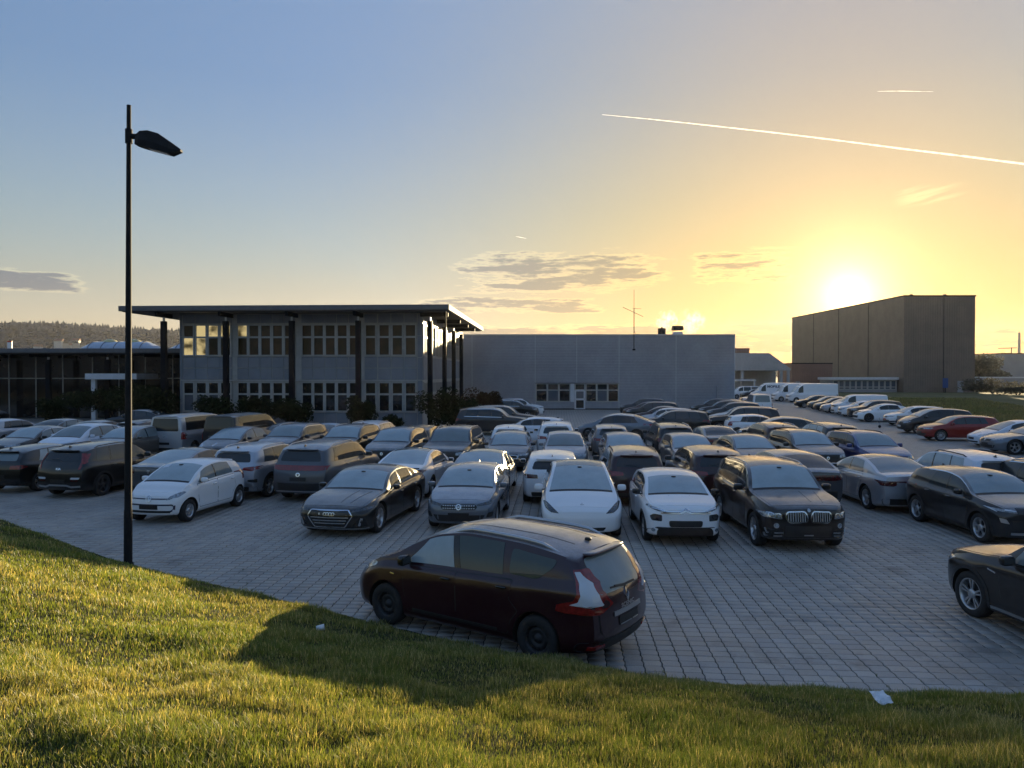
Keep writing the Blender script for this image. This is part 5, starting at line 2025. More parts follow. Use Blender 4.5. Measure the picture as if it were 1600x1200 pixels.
spec('smallsuv', L=4.15, W=1.79, H=1.53, wb=2.56, foh=.84, R=.345, cowl=1.15, hdr=1.88, rim='y', tum=.34, zb=.20,
     top=hatch_top(4.15, 1.53, .84, 1.15, 1.07, 1.88, 1.40), belt=[(0, .78), (.95, .99), (2.6, 1.03), (4.15, 1.10)],
     fr=[(.15, .14), (.35, .03), (.55, 0), (.75, .01), (.95, .07), (1.2, .2)],
     win=[(1.36, 1.62, 2.14, 2.10), (2.20, 2.16, 2.92, 2.78), (2.98, 2.84, 3.28, 3.1)], pil=(1.2, 2.17, 2.98), rear='hatch', clad=True)
spec('mpv', L=4.57, W=1.845, H=1.64, wb=2.77, foh=.87, R=.325, cowl=.92, hdr=1.86, rim='steel', tum=.30, zb=.19, cr=.16,
     top=[(0, .74), (.08, .82), (.3, .92), (.65, 1.04), (.92, 1.12), (1.35, 1.375), (1.86, 1.575), (2.4, 1.64), (3.2, 1.62), (3.9, 1.56), (4.57, 1.49)],
     belt=[(0, .70), (.85, 1.0), (1.3, 1.02), (3.0, 1.07), (3.6, 1.12), (4.57, 1.16)],
     rr=[(.15, .12), (.35, .03), (.5, 0), (.8, .02), (.95, .05), (1.5, .42), (1.64, .50)],
     win=[], pil=(1.2, 2.26, 3.20), rear='hatch')
spec('glc', L=4.67, W=1.89, H=1.64, wb=2.87, foh=.86, R=.365, cowl=1.42, hdr=2.14, rim='twin', tum=.34, zb=.21,
     top=hatch_top(4.67, 1.64, .90, 1.42, 1.12, 2.14, 1.50), belt=[(0, .84), (1.1, 1.03), (2.8, 1.06), (4.67, 1.12)],
     fr=[(.15, .14), (.35, .03), (.55, 0), (.75, .01), (1.0, .08), (1.2, .2)],
     win=[(1.64, 1.9, 2.46, 2.42), (2.53, 2.49, 3.36, 3.24), (3.42, 3.3, 3.95, 3.75)], pil=(1.46, 2.5, 3.4), rear='hatch', rails=True)
spec('kombi', L=4.90, W=1.90, H=1.96, wb=3.0, foh=.92, R=.335, cowl=.70, hdr=1.62, rim='cap', tum=.15, zb=.22, cr=.06, lf=.8,
     top=[(0, .98), (.06, 1.04), (.3, 1.10), (.70, 1.22), (1.15, 1.58), (1.62, 1.88), (2.1, 1.95), (3.5, 1.96), (4.9, 1.92)],
     belt=[(0, .9), (.7, 1.14), (1.2, 1.16), (4.9, 1.18)],
     fr=[(.15, .12), (.35, .02), (.55, 0), (.85, .02), (1.05, .07), (1.3, .15)],
     rr=[(.15, .08), (.35, .02), (.6, 0), (1.1, .02), (1.9, .12)],
     width=[(0, .84), (.08, .89), (.2, .94), (.5, .98), (1, 1), (4.3, 1), (4.7, .985), (4.85, .96), (4.9, .93)],
     win=[(1.02, 1.36, 1.92, 1.92), (2.02, 2.02, 3.1, 3.1), (3.2, 3.2, 4.5, 4.45)], pil=(.9, 2.0, 3.15), rear='hatch', lr=.8)
spec('bigvan', L=6.60, W=2.04, H=2.60, wb=3.95, foh=1.0, R=.35, cowl=.75, hdr=1.75, rim='cap', tum=.10, zb=.25, cr=.03, lf=.8,
     top=[(0, 1.05), (.06, 1.12), (.3, 1.2), (.75, 1.36), (1.2, 1.85), (1.75, 2.36), (2.2, 2.55), (3.5, 2.6), (6.6, 2.58)],
     belt=[(0, 1.0), (.7, 1.25), (1.2, 1.28), (6.6, 1.3)],
     fr=[(.15, .12), (.35, .02), (.55, 0), (.9, .02), (1.1, .06), (1.4, .15)],
     rr=[(.15, .05), (.35, .0), (2.5, .03)],
     width=[(0, .84), (.08, .89), (.2, .94), (.5, .98), (1, 1), (6.2, 1), (6.5, .985), (6.6, .96)],
     win=[(1.1, 1.42, 1.95, 1.95)], pil=(.95, 2.05, 3.3), rear='hatch', lr=.6)

LAMP = {  # half outlines (y, z) of the headlight and grille families
    'slim': dict(hl=[(.42, .66), (.80, .69), (.83, .76), (.60, .755), (.40, .72)], gr=[(-.38, .62), (.38, .62), (.40, .71), (-.40, .71)], it=[(-.55, .28), (.55, .28), (.66, .44), (-.66, .44)]),
    'tall': dict(hl=[(.46, .66), (.78, .70), (.82, .83), (.66, .82), (.48, .76)], gr=[(-.40, .62), (.40, .62), (.44, .75), (-.44, .75)], it=[(-.50, .28), (.50, .28), (.60, .45), (-.60, .45)]),
    'suv': dict(hl=[(.46, .74), (.82, .77), (.86, .88), (.68, .875), (.46, .84)], gr=[(-.40, .64), (.40, .64), (.44, .84), (-.44, .84)], it=[(-.52, .34), (.52, .34), (.66, .52), (-.66, .52)]),
    'bare': dict(hl=[(.44, .62), (.76, .68), (.84, .78), (.70, .79), (.50, .69)], gr=None, it=[(-.46, .26), (.46, .26), (.52, .34), (-.52, .34)]),
    'van': dict(hl=[(.52, .78), (.84, .80), (.87, 1.0), (.62, .98), (.52, .90)], gr=[(-.5, .80), (.5, .80), (.5, .95), (-.5, .95)], it=[(-.6, .36), (.6, .36), (.66, .52), (-.66, .52)]),
}
TAILS = {
    'wide': [(.42, .80), (.78, .80), (.86, .86), (.80, .93), (.44, .91)],
    'vert': [(.70, .80), (.86, .80), (.84, 1.06), (.74, 1.06)],
    'suv': [(.40, .92), (.80, .90), (.88, .97), (.84, 1.06), (.42, 1.02)],
    'low': [(.40, .84), (.84, .82), (.88, .90), (.80, .96), (.42, .93)],
    'van': [(.80, .82), (.92, .82), (.92, 1.16), (.80, 1.16)],
}
DEF = {'city': ('tall', 'vert'), 'small': ('tall', 'vert'), 'supermini': ('slim', 'wide'), 'hatch': ('slim', 'wide'), 'estate': ('slim', 'wide'),
       'fastback': ('slim', 'low'), 'fastel': ('bare', 'low'), 'sedan': ('slim', 'low'), 'notchel': ('suv', 'low'), 'cuvel': ('bare', 'suv'), 'coupesuv': ('suv', 'suv'),
       'suv': ('suv', 'suv'), 'bigsuv': ('suv', 'suv'), 'smallsuv': ('suv', 'suv'), 'mpv': ('tall', 'vert'), 'glc': ('suv', 'suv'), 'kombi': ('van', 'van'), 'bigvan': ('van', 'van')}


def car_base(b, o):
    """everything a car of this shape has; o = options"""
    sp, lod = b.sp, b.lod
    L = b.L
    # wheels
    wt = .225 if b.R > .33 else .205
    tyre, rim = wheel_meshes(b.R, wt, o.get('rim', sp['rim']), lod)
    rmat = o.get('rimmat', 'steelrim' if o.get('rim', sp['rim']) == 'steel' else 'alloy')
    for ax in (b.fa, b.ra):
        for sg in (1, -1):
            rz = 0 if sg > 0 else math.pi
            i = b.put('wheel', tyre, ['tyre'], None, (L / 2 - ax, sg * (b.Wh - wt / 2 - .018), b.R), rz)
            b.put('rim', rim, [rmat, 'brake'], i)
    nu = {0: 10, 1: 7, 2: 4}[lod]
    nv = {0: 11, 1: 7, 2: 5}[lod]
    lin = np.linspace
    cow, hdr = sp['cowl'], sp['hdr']
    ws = b.apatch('windscreen', lambda u, v: (u, *b.tp(u, v)), lin(cow + .07, hdr - .01, nu), lin(-.90, .90, nv), o.get('wsmat', 'dew'))[0]
    if lod < 2:
        b.apatch('wiper_cowl', lambda u, v: (u, *b.tp(u, v)), lin(cow - .02, cow + .06, 3), lin(-.9, .9, nv), 'trim', .006)
        s0 = .13
        b.apatch('bonnet', lambda u, v: (u, *b.tp(u, v)), lin(s0, cow - .03, nu), lin(-.93, .93, nv), 'PAINT', .005)
    if lod == 0:
        zc = float(b.top(hdr)) - .03
        P = Vector(b.dfm(hdr - .13, *b.tp(hdr - .13, 0)))
        b.put('mirror_mount', blob(.11, .12, .025).mesh('mount'), ['trim'], ws, (P.x + .0, 0, P.z + .004))
    # side glass
    for q, (a0, a1, c0, c1) in enumerate(o.get('win', sp['win'])):
        mt = o.get('winmat', 'glass')
        if isinstance(mt, (list, tuple)):
            mt = mt[min(q, len(mt) - 1)]
        t0, t1 = .07, .93
        fn = lambda u, t: ((a0 + (a1 - a0) * t) * (1 - u) + (c0 + (c1 - c0) * t) * u, *b.gh((a0 + (a1 - a0) * t) * (1 - u) + (c0 + (c1 - c0) * t) * u, t))
        b.apatch('side_window', fn, lin(0, 1, nu), lin(t0, t1, {0: 7, 1: 5, 2: 3}[lod]), mt, .005, True)
    wl_ = o.get('win', sp['win'])
    if lod < 2:
        for q in range(len(wl_) - 1):
            (_, _, r0, r1), (l0, l1, _, _) = wl_[q], wl_[q + 1]
            r0, r1, l0, l1 = r0 + .006, r1 + .006, l0 - .006, l1 - .006
            fn2 = lambda u, t: ((r0 + (r1 - r0) * t) * (1 - u) + (l0 + (l1 - l0) * t) * u, *b.gh((r0 + (r1 - r0) * t) * (1 - u) + (l0 + (l1 - l0) * t) * u, t))
            b.apatch('pillar', fn2, (0, 1), lin(.07, .93, 5), 'gloss', .004, True)
    if o.get('chromeline') and lod < 2 and sp['win']:
        a, c = sp['win'][0][0], sp['win'][-1][2]
        fn = lambda u, t: (u, *b.gh(u, t))
        b.apatch('window_trim', fn, lin(a - .02, c + .02, 16), (.0, .055), 'chrome', .008, True)
        a, c = sp['win'][0][1], sp['win'][-1][3]
        b.apatch('window_trim', fn, lin(a, c, 16), (.935, .985), 'chrome', .008, True)
    # rear glass
    rmt = o.get('rwmat', 'glass')
    if sp['rear'] == 'fast':
        b.apatch('rear_window', lambda u, v: (u, *b.tp(u, v)), lin(sp['rw'][0], sp['rw'][1], nu), lin(-.88, .88, nv), rmt, .005)
    else:
        T, B, W, g, hr, yb, yr = b.sect(L)
        z0, z1 = o.get('rwz', (B + .04, T - .10))
        yl = yb - .10
        yh = yb + (yr - yb) * (z1 - B) / (hr - B) - .08
        if b.sp is SPEC['mpv']:
            z0 = .98
        rw = b.poly('rear_window', 'B', [(-yl, z0), (yl, z0), (yh, z1), (-yh, z1)], rmt, .006, .07)[0]
        if lod < 2:
            P, n, d = b.ray('B', 0, T - .045)
            b.put('roof_spoiler', blob(1.1 * yr * 1.5, .20, .05, 16, 5).mesh('spoiler'), [o.get('spoiler', 'PAINT')], None, (P.x - .0, 0, T - .035))
        if lod == 0:
            b.strip('wiper', 'B', [[(-.02, z0 + .0), (.05, z0 + .03), (.36, z0 + .05)]], .022, 'trim', .014, rw)
    # doors
    p0, p1, p2 = sp['pil']
    van = sp is SPEC['bigvan']
    if lod < 2:
        zl = b.zb + .13
        beltz = lambda s: min(float(b.belt(s)), float(b.top(s)) - .045) - .025
        arch = b.R + .12
        def archx(z):
            return math.sqrt(max(arch ** 2 - (z - b.R) ** 2, 0))
        fl = b.fa + max(archx(zl), .0) + .02
        d1 = [(max(fl, p0 + .10), zl), (p1 - .012, zl), (p1 - .012, beltz(p1)), (p0 + .04, beltz(p0 + .04)), (p0 + .06, .62)]
        b_end = b.ra - .02
        d2 = [(p1 + .012, zl), (b.ra - archx(zl) - .02, zl), (b.ra - archx(.5) - .015, .5), (b.ra - archx(.66) + .0, .66), (p2, .80), (p2 + .04, beltz(p2)), (p1 + .012, beltz(p1))]
        if p2 > b.ra + .2:
            d2 = [(p1 + .012, zl), (b.ra - archx(zl) - .03, zl), (b.ra - archx(.5) - .03, .55), (b.ra - archx(.5) - .03, beltz(2.5)), (p1 + .012, beltz(p1))]
        seams = []
        for nm, dd in (('door', d1), ('door', d2)):
            if van and dd is d2:
                continue
            ids = b.poly(nm, 'S', dd, 'PAINT', .004, .03, nr=9, nc=8)
            for k, vw in zip(ids, ('L', 'R')):
                if lod == 0:
                    b.strip('door_gap_shade', vw, [dense(fillet(dd, .03), .15, True)], .022, 'trim', .0015, k, closed=True)  # dark strip drawn in for the shade of the shut line
                sx = max(p[0] for p in dd) - .17
                if dd is d2:
                    sx = p2 - .12 if p2 < b.ra + .2 else b.ra - .55
                zz = beltz(sx) - .10
                P, n, d = b.ray(vw, sx, zz)
                b.put('door_handle', blob(.05, .19, .032, 8, 5).mesh('handle'), [o.get('handle', 'PAINT')], k, (P.x, P.y + (.018 if vw == 'L' else -.018), P.z))
    # mirrors
    ms = sp['win'][0][0] + .12 if sp['win'] else 1.34
    T, B, W, g, hr, yb, yr = b.sect(ms)
    mw = .22 if H_big(sp) else .195
    for sg in (1, -1):
        i = b.put('wing_mirror', blob(mw, .12, .125 if not H_big(sp) else .155).mesh('mirror'), [o.get('mirror', 'PAINT')], None, (L / 2 - ms, sg * (yb + mw / 2 + .045), B + .075))
        if lod < 2:
            b.put('mirror_glass', MB().box(-.064, -.060, -mw * .4, mw * .4, -.045, .045).mesh('mglass'), ['glass'], i)
        if lod == 0:
            b.put('mirror_foot', MB().box(-.03, .03, -mw / 2 - .08, mw / 2 * .2, -.07, -.05).mesh('foot') if sg > 0 else MB().box(-.03, .03, -mw / 2 * .2, mw / 2 + .08, -.07, -.05).mesh('foot'), ['trim'], i)
    # lamps
    fs, ts = DEF[[k for k in SPEC if SPEC[k] is sp][0]]
    F = LAMP[o.get('front', fs)]
    sc = b.Wh / .90
    dz = o.get('fdz', 0)
    Y = lambda pts, z=0: [(y * sc, v + z) for y, v in pts]
    if not o.get('nofront'):
        b.poly('headlight', 'F', Y(o.get('hl', F['hl']), dz), o.get('lamp', 'lamp'), .006, .025, True)
        gr = o.get('gr', F['gr'])
        if gr:
            g_ = b.poly('grille', 'F', Y(gr, dz), o.get('grmat', 'trim'), .006, .03)[0]
            if lod == 0 and o.get('bars', 2):
                zs = [v + dz for y, v in gr]
                yy = min(abs(y) for y, v in gr) * sc * .96
                nb_ = o.get('bars', 2)
                b.strip('grille_bar', 'F', [dense([(-yy, min(zs) + (max(zs) - min(zs)) * (q + 1) / (nb_ + 1)), (yy, min(zs) + (max(zs) - min(zs)) * (q + 1) / (nb_ + 1))]) for q in range(nb_)], .014, o.get('barmat', 'satin'), .016, g_)
        if F['it'] and not o.get('nointake'):
            b.poly('air_intake', 'F', Y(F['it']), 'trim', .005, .03)
        if o.get('fplate', lod < 2):
            zp = o.get('fpz', .47)
            b.poly('number_plate', 'F', [(-.26, zp - .055), (.26, zp - .055), (.26, zp + .055), (-.26, zp + .055)], o.get('platemat', 'plate'), .014)
        if lod < 2 and o.get('fbadge', True):
            zb_ = o.get('fbz', (F['gr'][0][1] + F['gr'][-1][1]) / 2 + dz if F['gr'] else .74)
            b.ring('badge', 'F', 0, zb_, .028, .058, 'chrome', .02, 14)
    if not o.get('norear'):
        tl = o.get('tl', TAILS[o.get('tails', ts)])
        b.poly('taillight', 'B', Y(tl, o.get('rdz', 0)), o.get('tailmat', 'tail'), .006, .02, True)
        if lod < 2:
            zp = o.get('rpz', .62 if H_big(sp) else .56)
            b.poly('number_plate', 'B', [(-.26, zp - .055), (.26, zp - .055), (.26, zp + .055), (-.26, zp + .055)], o.get('platemat', 'plate'), .014)
            b.poly('bumper', 'B', [(-.80 * sc, b.zb + .07), (.80 * sc, b.zb + .07), (.82 * sc, b.zb + .2), (-.82 * sc, b.zb + .2)], 'trim', .005, .04)
            if o.get('rbadge', True):
                b.ring('badge', 'B', 0, o.get('rbz', .80 if not H_big(sp) else .92), .028, .055, 'chrome', .012, 14)
        elif sp is SPEC['kombi']:
            b.poly('number_plate', 'B', [(-.26, .80), (.26, .80), (.26, .92), (-.26, .92)], 'plate', .014)
    if sp.get('clad') and lod < 2 or o.get('clad'):
        for c in (b.fa, b.ra):
            b.ring('arch_trim', 'S', c, b.R, b.R + .04, b.R + .105, 'trim', .008, 16, a0=-12, a1=192)
        b.poly('sill_trim', 'S', [(b.fa + b.R + .08, b.zb + .01), (b.ra - b.R - .08, b.zb + .01), (b.ra - b.R - .08, b.zb + .14), (b.fa + b.R + .08, b.zb + .14)], 'trim', .007)
    if o.get('rails', sp.get('rails')) and lod < 2:
        for sg in (1, -1):
            mb = MB()
            pts = []
            s0, s1 = hdr + .15, L - .75
            for q, s in enumerate(lin(s0, s1, 9)):
                y, z = b.tp(s, .93)
                P = b.dfm(s, y * sg, z)
                pts.append((P[0], P[1], P[2] + (.035 if 0 < q < 8 else -.01)))
            mb.tube(pts, .018, 6)
            b.put('roof_rail', mb.mesh('rail'), [o.get('railmat', 'satin')])
    if lod < 2 and o.get('antenna', True):
        s = L - (.42 if sp['rear'] == 'hatch' else 1.75)
        if sp['rear'] == 'hatch' and not van:
            y, z = b.tp(s, 0)
            P = b.dfm(s, 0, z)
            b.put('antenna', MB().add([(-.09, -.022, -.01), (.09, -.012, -.01), (.09, .012, -.01), (-.09, .022, -.01), (-.085, 0, .055), (-.05, 0, .05)],
                                      [(0, 1, 5, 4), (1, 2, 5), (2, 3, 4, 5), (3, 0, 4), (3, 2, 1, 0)]).mesh('fin'), [o.get('antmat', 'gloss')], None, (P[0], 0, P[2]))


def H_big(sp):
    return sp['H'] > 1.58
# ------------------------------------------------------------------ makes seen close enough to tell apart
def roundel_vw(b, view, z, r, parent=None):
    b.ring('badge', view, 0, z, r * .86, r, 'chrome', .022, 20)
    s = r * .80
    b.strip('badge', view, [[(-.42 * s, z + .85 * s), (0, z + .10 * s), (.42 * s, z + .85 * s)],
                            [(-.85 * s, z + .45 * s), (-.40 * s, z - .80 * s), (0, z - .02 * s), (.40 * s, z - .80 * s), (.85 * s, z + .45 * s)]], r * .17, 'chrome', .022)


def dec_city(b, o):
    o.update(lamp='lamp', gr=None, nointake=True, fpz=.455, fbadge=False, handle='PAINT', winmat='mist')
    o['hl'] = [(.50, .63), (.78, .70), (.86, .80), (.80, .83), (.60, .74)]
    car_base(b, o)
    b.strip('grille_slot', 'F', [dense([(-.55, .665), (.55, .665)])], .03, 'navy', .008)
    roundel_vw(b, 'F', .665, .08)
    b.strip('bumper_trim', 'F', [dense([(-.60, .515), (.60, .515), (.66, .485), (.65, .40), (.56, .34)], .08), dense([(-.60, .515), (-.66, .485), (-.65, .40), (-.56, .34)], .08)], .035, 'navy', .009)
    b.strip('air_intake', 'F', [dense([(-.56, .335), (.56, .335)])], .06, 'trim', .008)
    b.strip('bumper_lip', 'F', [dense([(-.62, .245), (.62, .245)])], .05, 'trim', .008)
    P = b.apatch('paper_note', lambda u, v: (u, *b.tp(u, v)), np.linspace(1.30, 1.47, 3), np.linspace(-.78, -.50, 3), 'paper', .009)


def dec_a7(b, o):
    o.update(gr=None, nointake=True, fplate=False, fbadge=False, lamp='lampdark', chromeline=False, rim='y', winmat='glass')
    o['hl'] = [(.50, .615), (.84, .66), (.90, .725), (.74, .715), (.52, .665)]
    car_base(b, o)
    hexa = [(-.47, .665), (.47, .665), (.56, .53), (.38, .275), (-.38, .275), (-.56, .53)]
    g = b.poly('grille', 'F', hexa, 'gloss', .006, .02)[0]
    b.strip('grille_frame', 'F', [dense(fillet(hexa, .03), .1, True)], .02, 'chrome', .016, g, closed=True)
    b.strip('grille_bar', 'F', [dense([(-w, z), (w, z)]) for w, z in ((.47, .50), (.42, .43), (.38, .365))], .022, 'satin', .018, g)
    for q in (-1.5, -.5, .5, 1.5):
        b.ring('badge', 'F', q * .068, .578, .030, .042, 'chrome', .024, 16)
    b.text('badge', 'F', 'S7', -.24, .578, .06, 'chrome', .022)
    b.strip('splitter', 'F', [dense([(-.86, .225), (.86, .225)])], .022, 'satin', .012)
    b.poly('air_intake', 'F', [(.56, .30), (.86, .27), (.80, .50), (.74, .50)], 'gloss', .006, .02, True)
    b.strip('intake_blade', 'F', [dense([(.70, .30), (.76, .48)])], .045, 'satin', .016, None, True)
    for y in (.18, .45):
        b.strip('bonnet_crease', 'T', [dense([(.35, y * .9), (1.35, y * 1.25)], .1)], .012, 'PAINT', .012, None, True)


def dec_corsa(b, o):
    o.update(gr=None, lamp='lampdark', fbadge=False, fpz=.44, winmat='glass', bars=0)
    o['hl'] = [(.46, .655), (.80, .68), (.86, .76), (.70, .745), (.44, .70)]
    car_base(b, o)
    gp = [(-.46, .635), (-.40, .565), (.40, .565), (.46, .635), (.40, .70), (-.40, .70)]
    g = b.poly('grille', 'F', gp, 'trim', .007, .03)[0]
    for z, w in ((.60, .38), (.665, .38)):
        b.strip('grille_mesh', 'F', [[(x - .018, z), (x + .018, z)] for x in np.arange(-w, w + .01, .058) if abs(x) > .07 or True], .022, 'satin', .014, g)
    b.ring('badge', 'F', 0, .633, .052, .068, 'chrome', .024, 20)
    b.strip('badge', 'F', [[(-.07, .628), (.01, .640), (-.01, .626), (.07, .638)]], .013, 'chrome', .024)
    b.poly('fog_lamp', 'F', [(.66, .38), (.80, .38), (.82, .50), (.72, .50)], 'trim', .007, .02, True)


def dec_modely(b, o):
    o.update(fplate=False, fbadge=False, rim='turbine', roofmat='gloss')
    o['hl'] = [(.50, .655), (.68, .665), (.80, .73), (.86, .86), (.80, .88), (.66, .78)]
    o['lamp'] = 'lampdark'
    car_base(b, o)
    # the glass runs on over the roof
    b.apatch('glass_roof', lambda u, v: (u, *b.tp(u, v)), np.linspace(2.06, 3.35, 8), np.linspace(-.88, .88, 9), 'mist', .005)
    b.strip('badge', 'T', [[(.285, -.045), (.275, 0), (.285, .045)], [(.28, 0), (.36, 0)]], .016, 'satin', .012)


def dec_c3(b, o):
    o.update(lamp='lampdark', gr=None, nointake=True, fplate=False, fbadge=False, mirror='gloss', winmat='glass', clad=True)
    o['hl'] = [(.54, .58), (.76, .59), (.80, .68), (.72, .74), (.54, .72)]
    car_base(b, o)
    b.poly('daytime_light', 'F', [(.40, .80), (.60, .80), (.83, .865), (.80, .90), (.56, .845)], 'lampdark', .008, .01, True)
    b.strip('grille_bar', 'F', [dense([(-.78, .87), (-.42, .80), (-.11, .80), (0, .855), (.11, .80), (.42, .80), (.78, .87)], .08),
                                dense([(-.55, .765), (-.11, .765), (0, .815), (.11, .765), (.55, .765)], .08)], .024, 'chrome', .016)
    b.strip('grille_slot', 'F', [dense([(-.50, .782), (-.12, .782)]), dense([(.12, .782), (.50, .782)])], .022, 'gloss', .012)
    b.poly('grille', 'F', [(-.36, .46), (.36, .46), (.38, .60), (-.38, .60)], 'trim', .012, .05)
    b.poly('bumper', 'F', [(-.84, .20), (.84, .20), (.82, .36), (.62, .46), (.52, .39), (-.52, .39), (-.62, .46), (-.82, .36)], 'trim', .012, .03)
    for sg in (-1, 1):
        b.ring('fog_lamp', 'F', sg * .70, .375, .002, .036, 'lamp', .02, 14)
    for sg in (-1, 1):
        P, n, d = b.ray('T', .88, sg * .24)
        b.put('washer_jet', blob(.03, .03, .012, 6, 4).mesh('jet'), ['trim'], None, tuple(P))


def dec_x5(b, o):
    o.update(gr=None, fplate=False, fbadge=False, chromeline=True, nointake=True, railmat='satin')
    o['hl'] = [(.52, .74), (.84, .765), (.90, .86), (.74, .885), (.54, .86)]
    o['mirror'] = 'PAINT'
    car_base(b, o)
    for sg in (-1, 1):
        k = [(sg * .045, .69), (sg * .42, .67), (sg * .50, .79), (sg * .46, .90), (sg * .09, .915), (sg * .03, .80)]
        g = b.poly('grille', 'F', k, 'gloss', .008, .04)[0]
        b.strip('grille_frame', 'F', [dense(fillet(k, .05), .08, True)], .026, 'chrome', .02, g, closed=True)
        b.strip('grille_bar', 'F', [[(sg * y, .70), (sg * y, .89)] for y in np.arange(.09, .45, .05)], .02, 'satin', .02, g)
        b.ring('headlight_ring', 'F', sg * .63, .815, .042, .056, 'chrome', .012, 16)
        b.ring('headlight_ring', 'F', sg * .77, .825, .038, .052, 'chrome', .012, 16)
        b.ring('fog_lamp', 'F', sg * .68, .60, .002, .045, 'lamp', .014, 14)
        b.ring('fog_lamp', 'F', sg * .68, .60, .045, .055, 'chrome', .018, 14)
    b.poly('air_intake', 'F', [(.50, .36), (.88, .36), (.90, .54), (.54, .50)], 'gloss', .006, .03, True)
    b.strip('intake_blade', 'F', [dense([(.54, .45), (.84, .43), (.87, .53)]), dense([(.56, .38), (.86, .36), (.88, .42)])], .02, 'satin', .016, None, True)
    b.poly('bumper', 'F', [(-.5, .36), (.5, .36), (.5, .60), (-.5, .60)], 'trim', .005, .04)
    b.strip('bumper_lip', 'F', [dense([(-.86, .315), (.86, .315)])], .03, 'PAINT', .012)
    b.strip('bumper_trim', 'F', [dense([(-.10, .40), (.10, .40)])], .022, 'satin', .014)
    b.ring('badge', 'F', 0, .935, .002, .034, 'satin', .014, 16)
    for y in (.16, .42):
        b.strip('bonnet_crease', 'T', [dense([(.35, y), (1.25, y * 1.35)], .1)], .012, 'PAINT', .012, None, True)


def dec_mokka(b, o):
    o.update(gr=None, lamp='lamp', fplate=False, fbadge=False, chromeline=False, nointake=True, mirror='gloss', rim='y')
    o['hl'] = [(.50, .80), (.82, .82), (.86, .87), (.56, .875)]
    car_base(b, o)
    a, c = 1.30, 3.35
    fn = lambda u, t: (u, *b.gh(u, t))
    b.apatch('window_trim', fn, np.linspace(1.22, 3.1, 18), (.94, 1.0), 'chrome', .009, True)
    b.poly('grille', 'F', [(-.50, .78), (.50, .78), (.50, .90), (-.50, .90)], 'gloss', .007, .02)
    b.strip('headlight', 'F', [dense([(.52, .835), (.85, .87), (.80, .80)])], .016, 'taildim', .014, None, True)
    b.poly('bumper', 'F', [(-.72, .42), (.72, .42), (.78, .64), (-.78, .64)], 'trim', .006, .05)
    b.strip('skid_plate', 'F', [dense([(-.62, .34), (.62, .34)])], .05, 'satin', .014)
    b.poly('fog_lamp', 'F', [(.66, .56), (.78, .58), (.80, .68), (.72, .66)], 'satin', .012, .01, True)


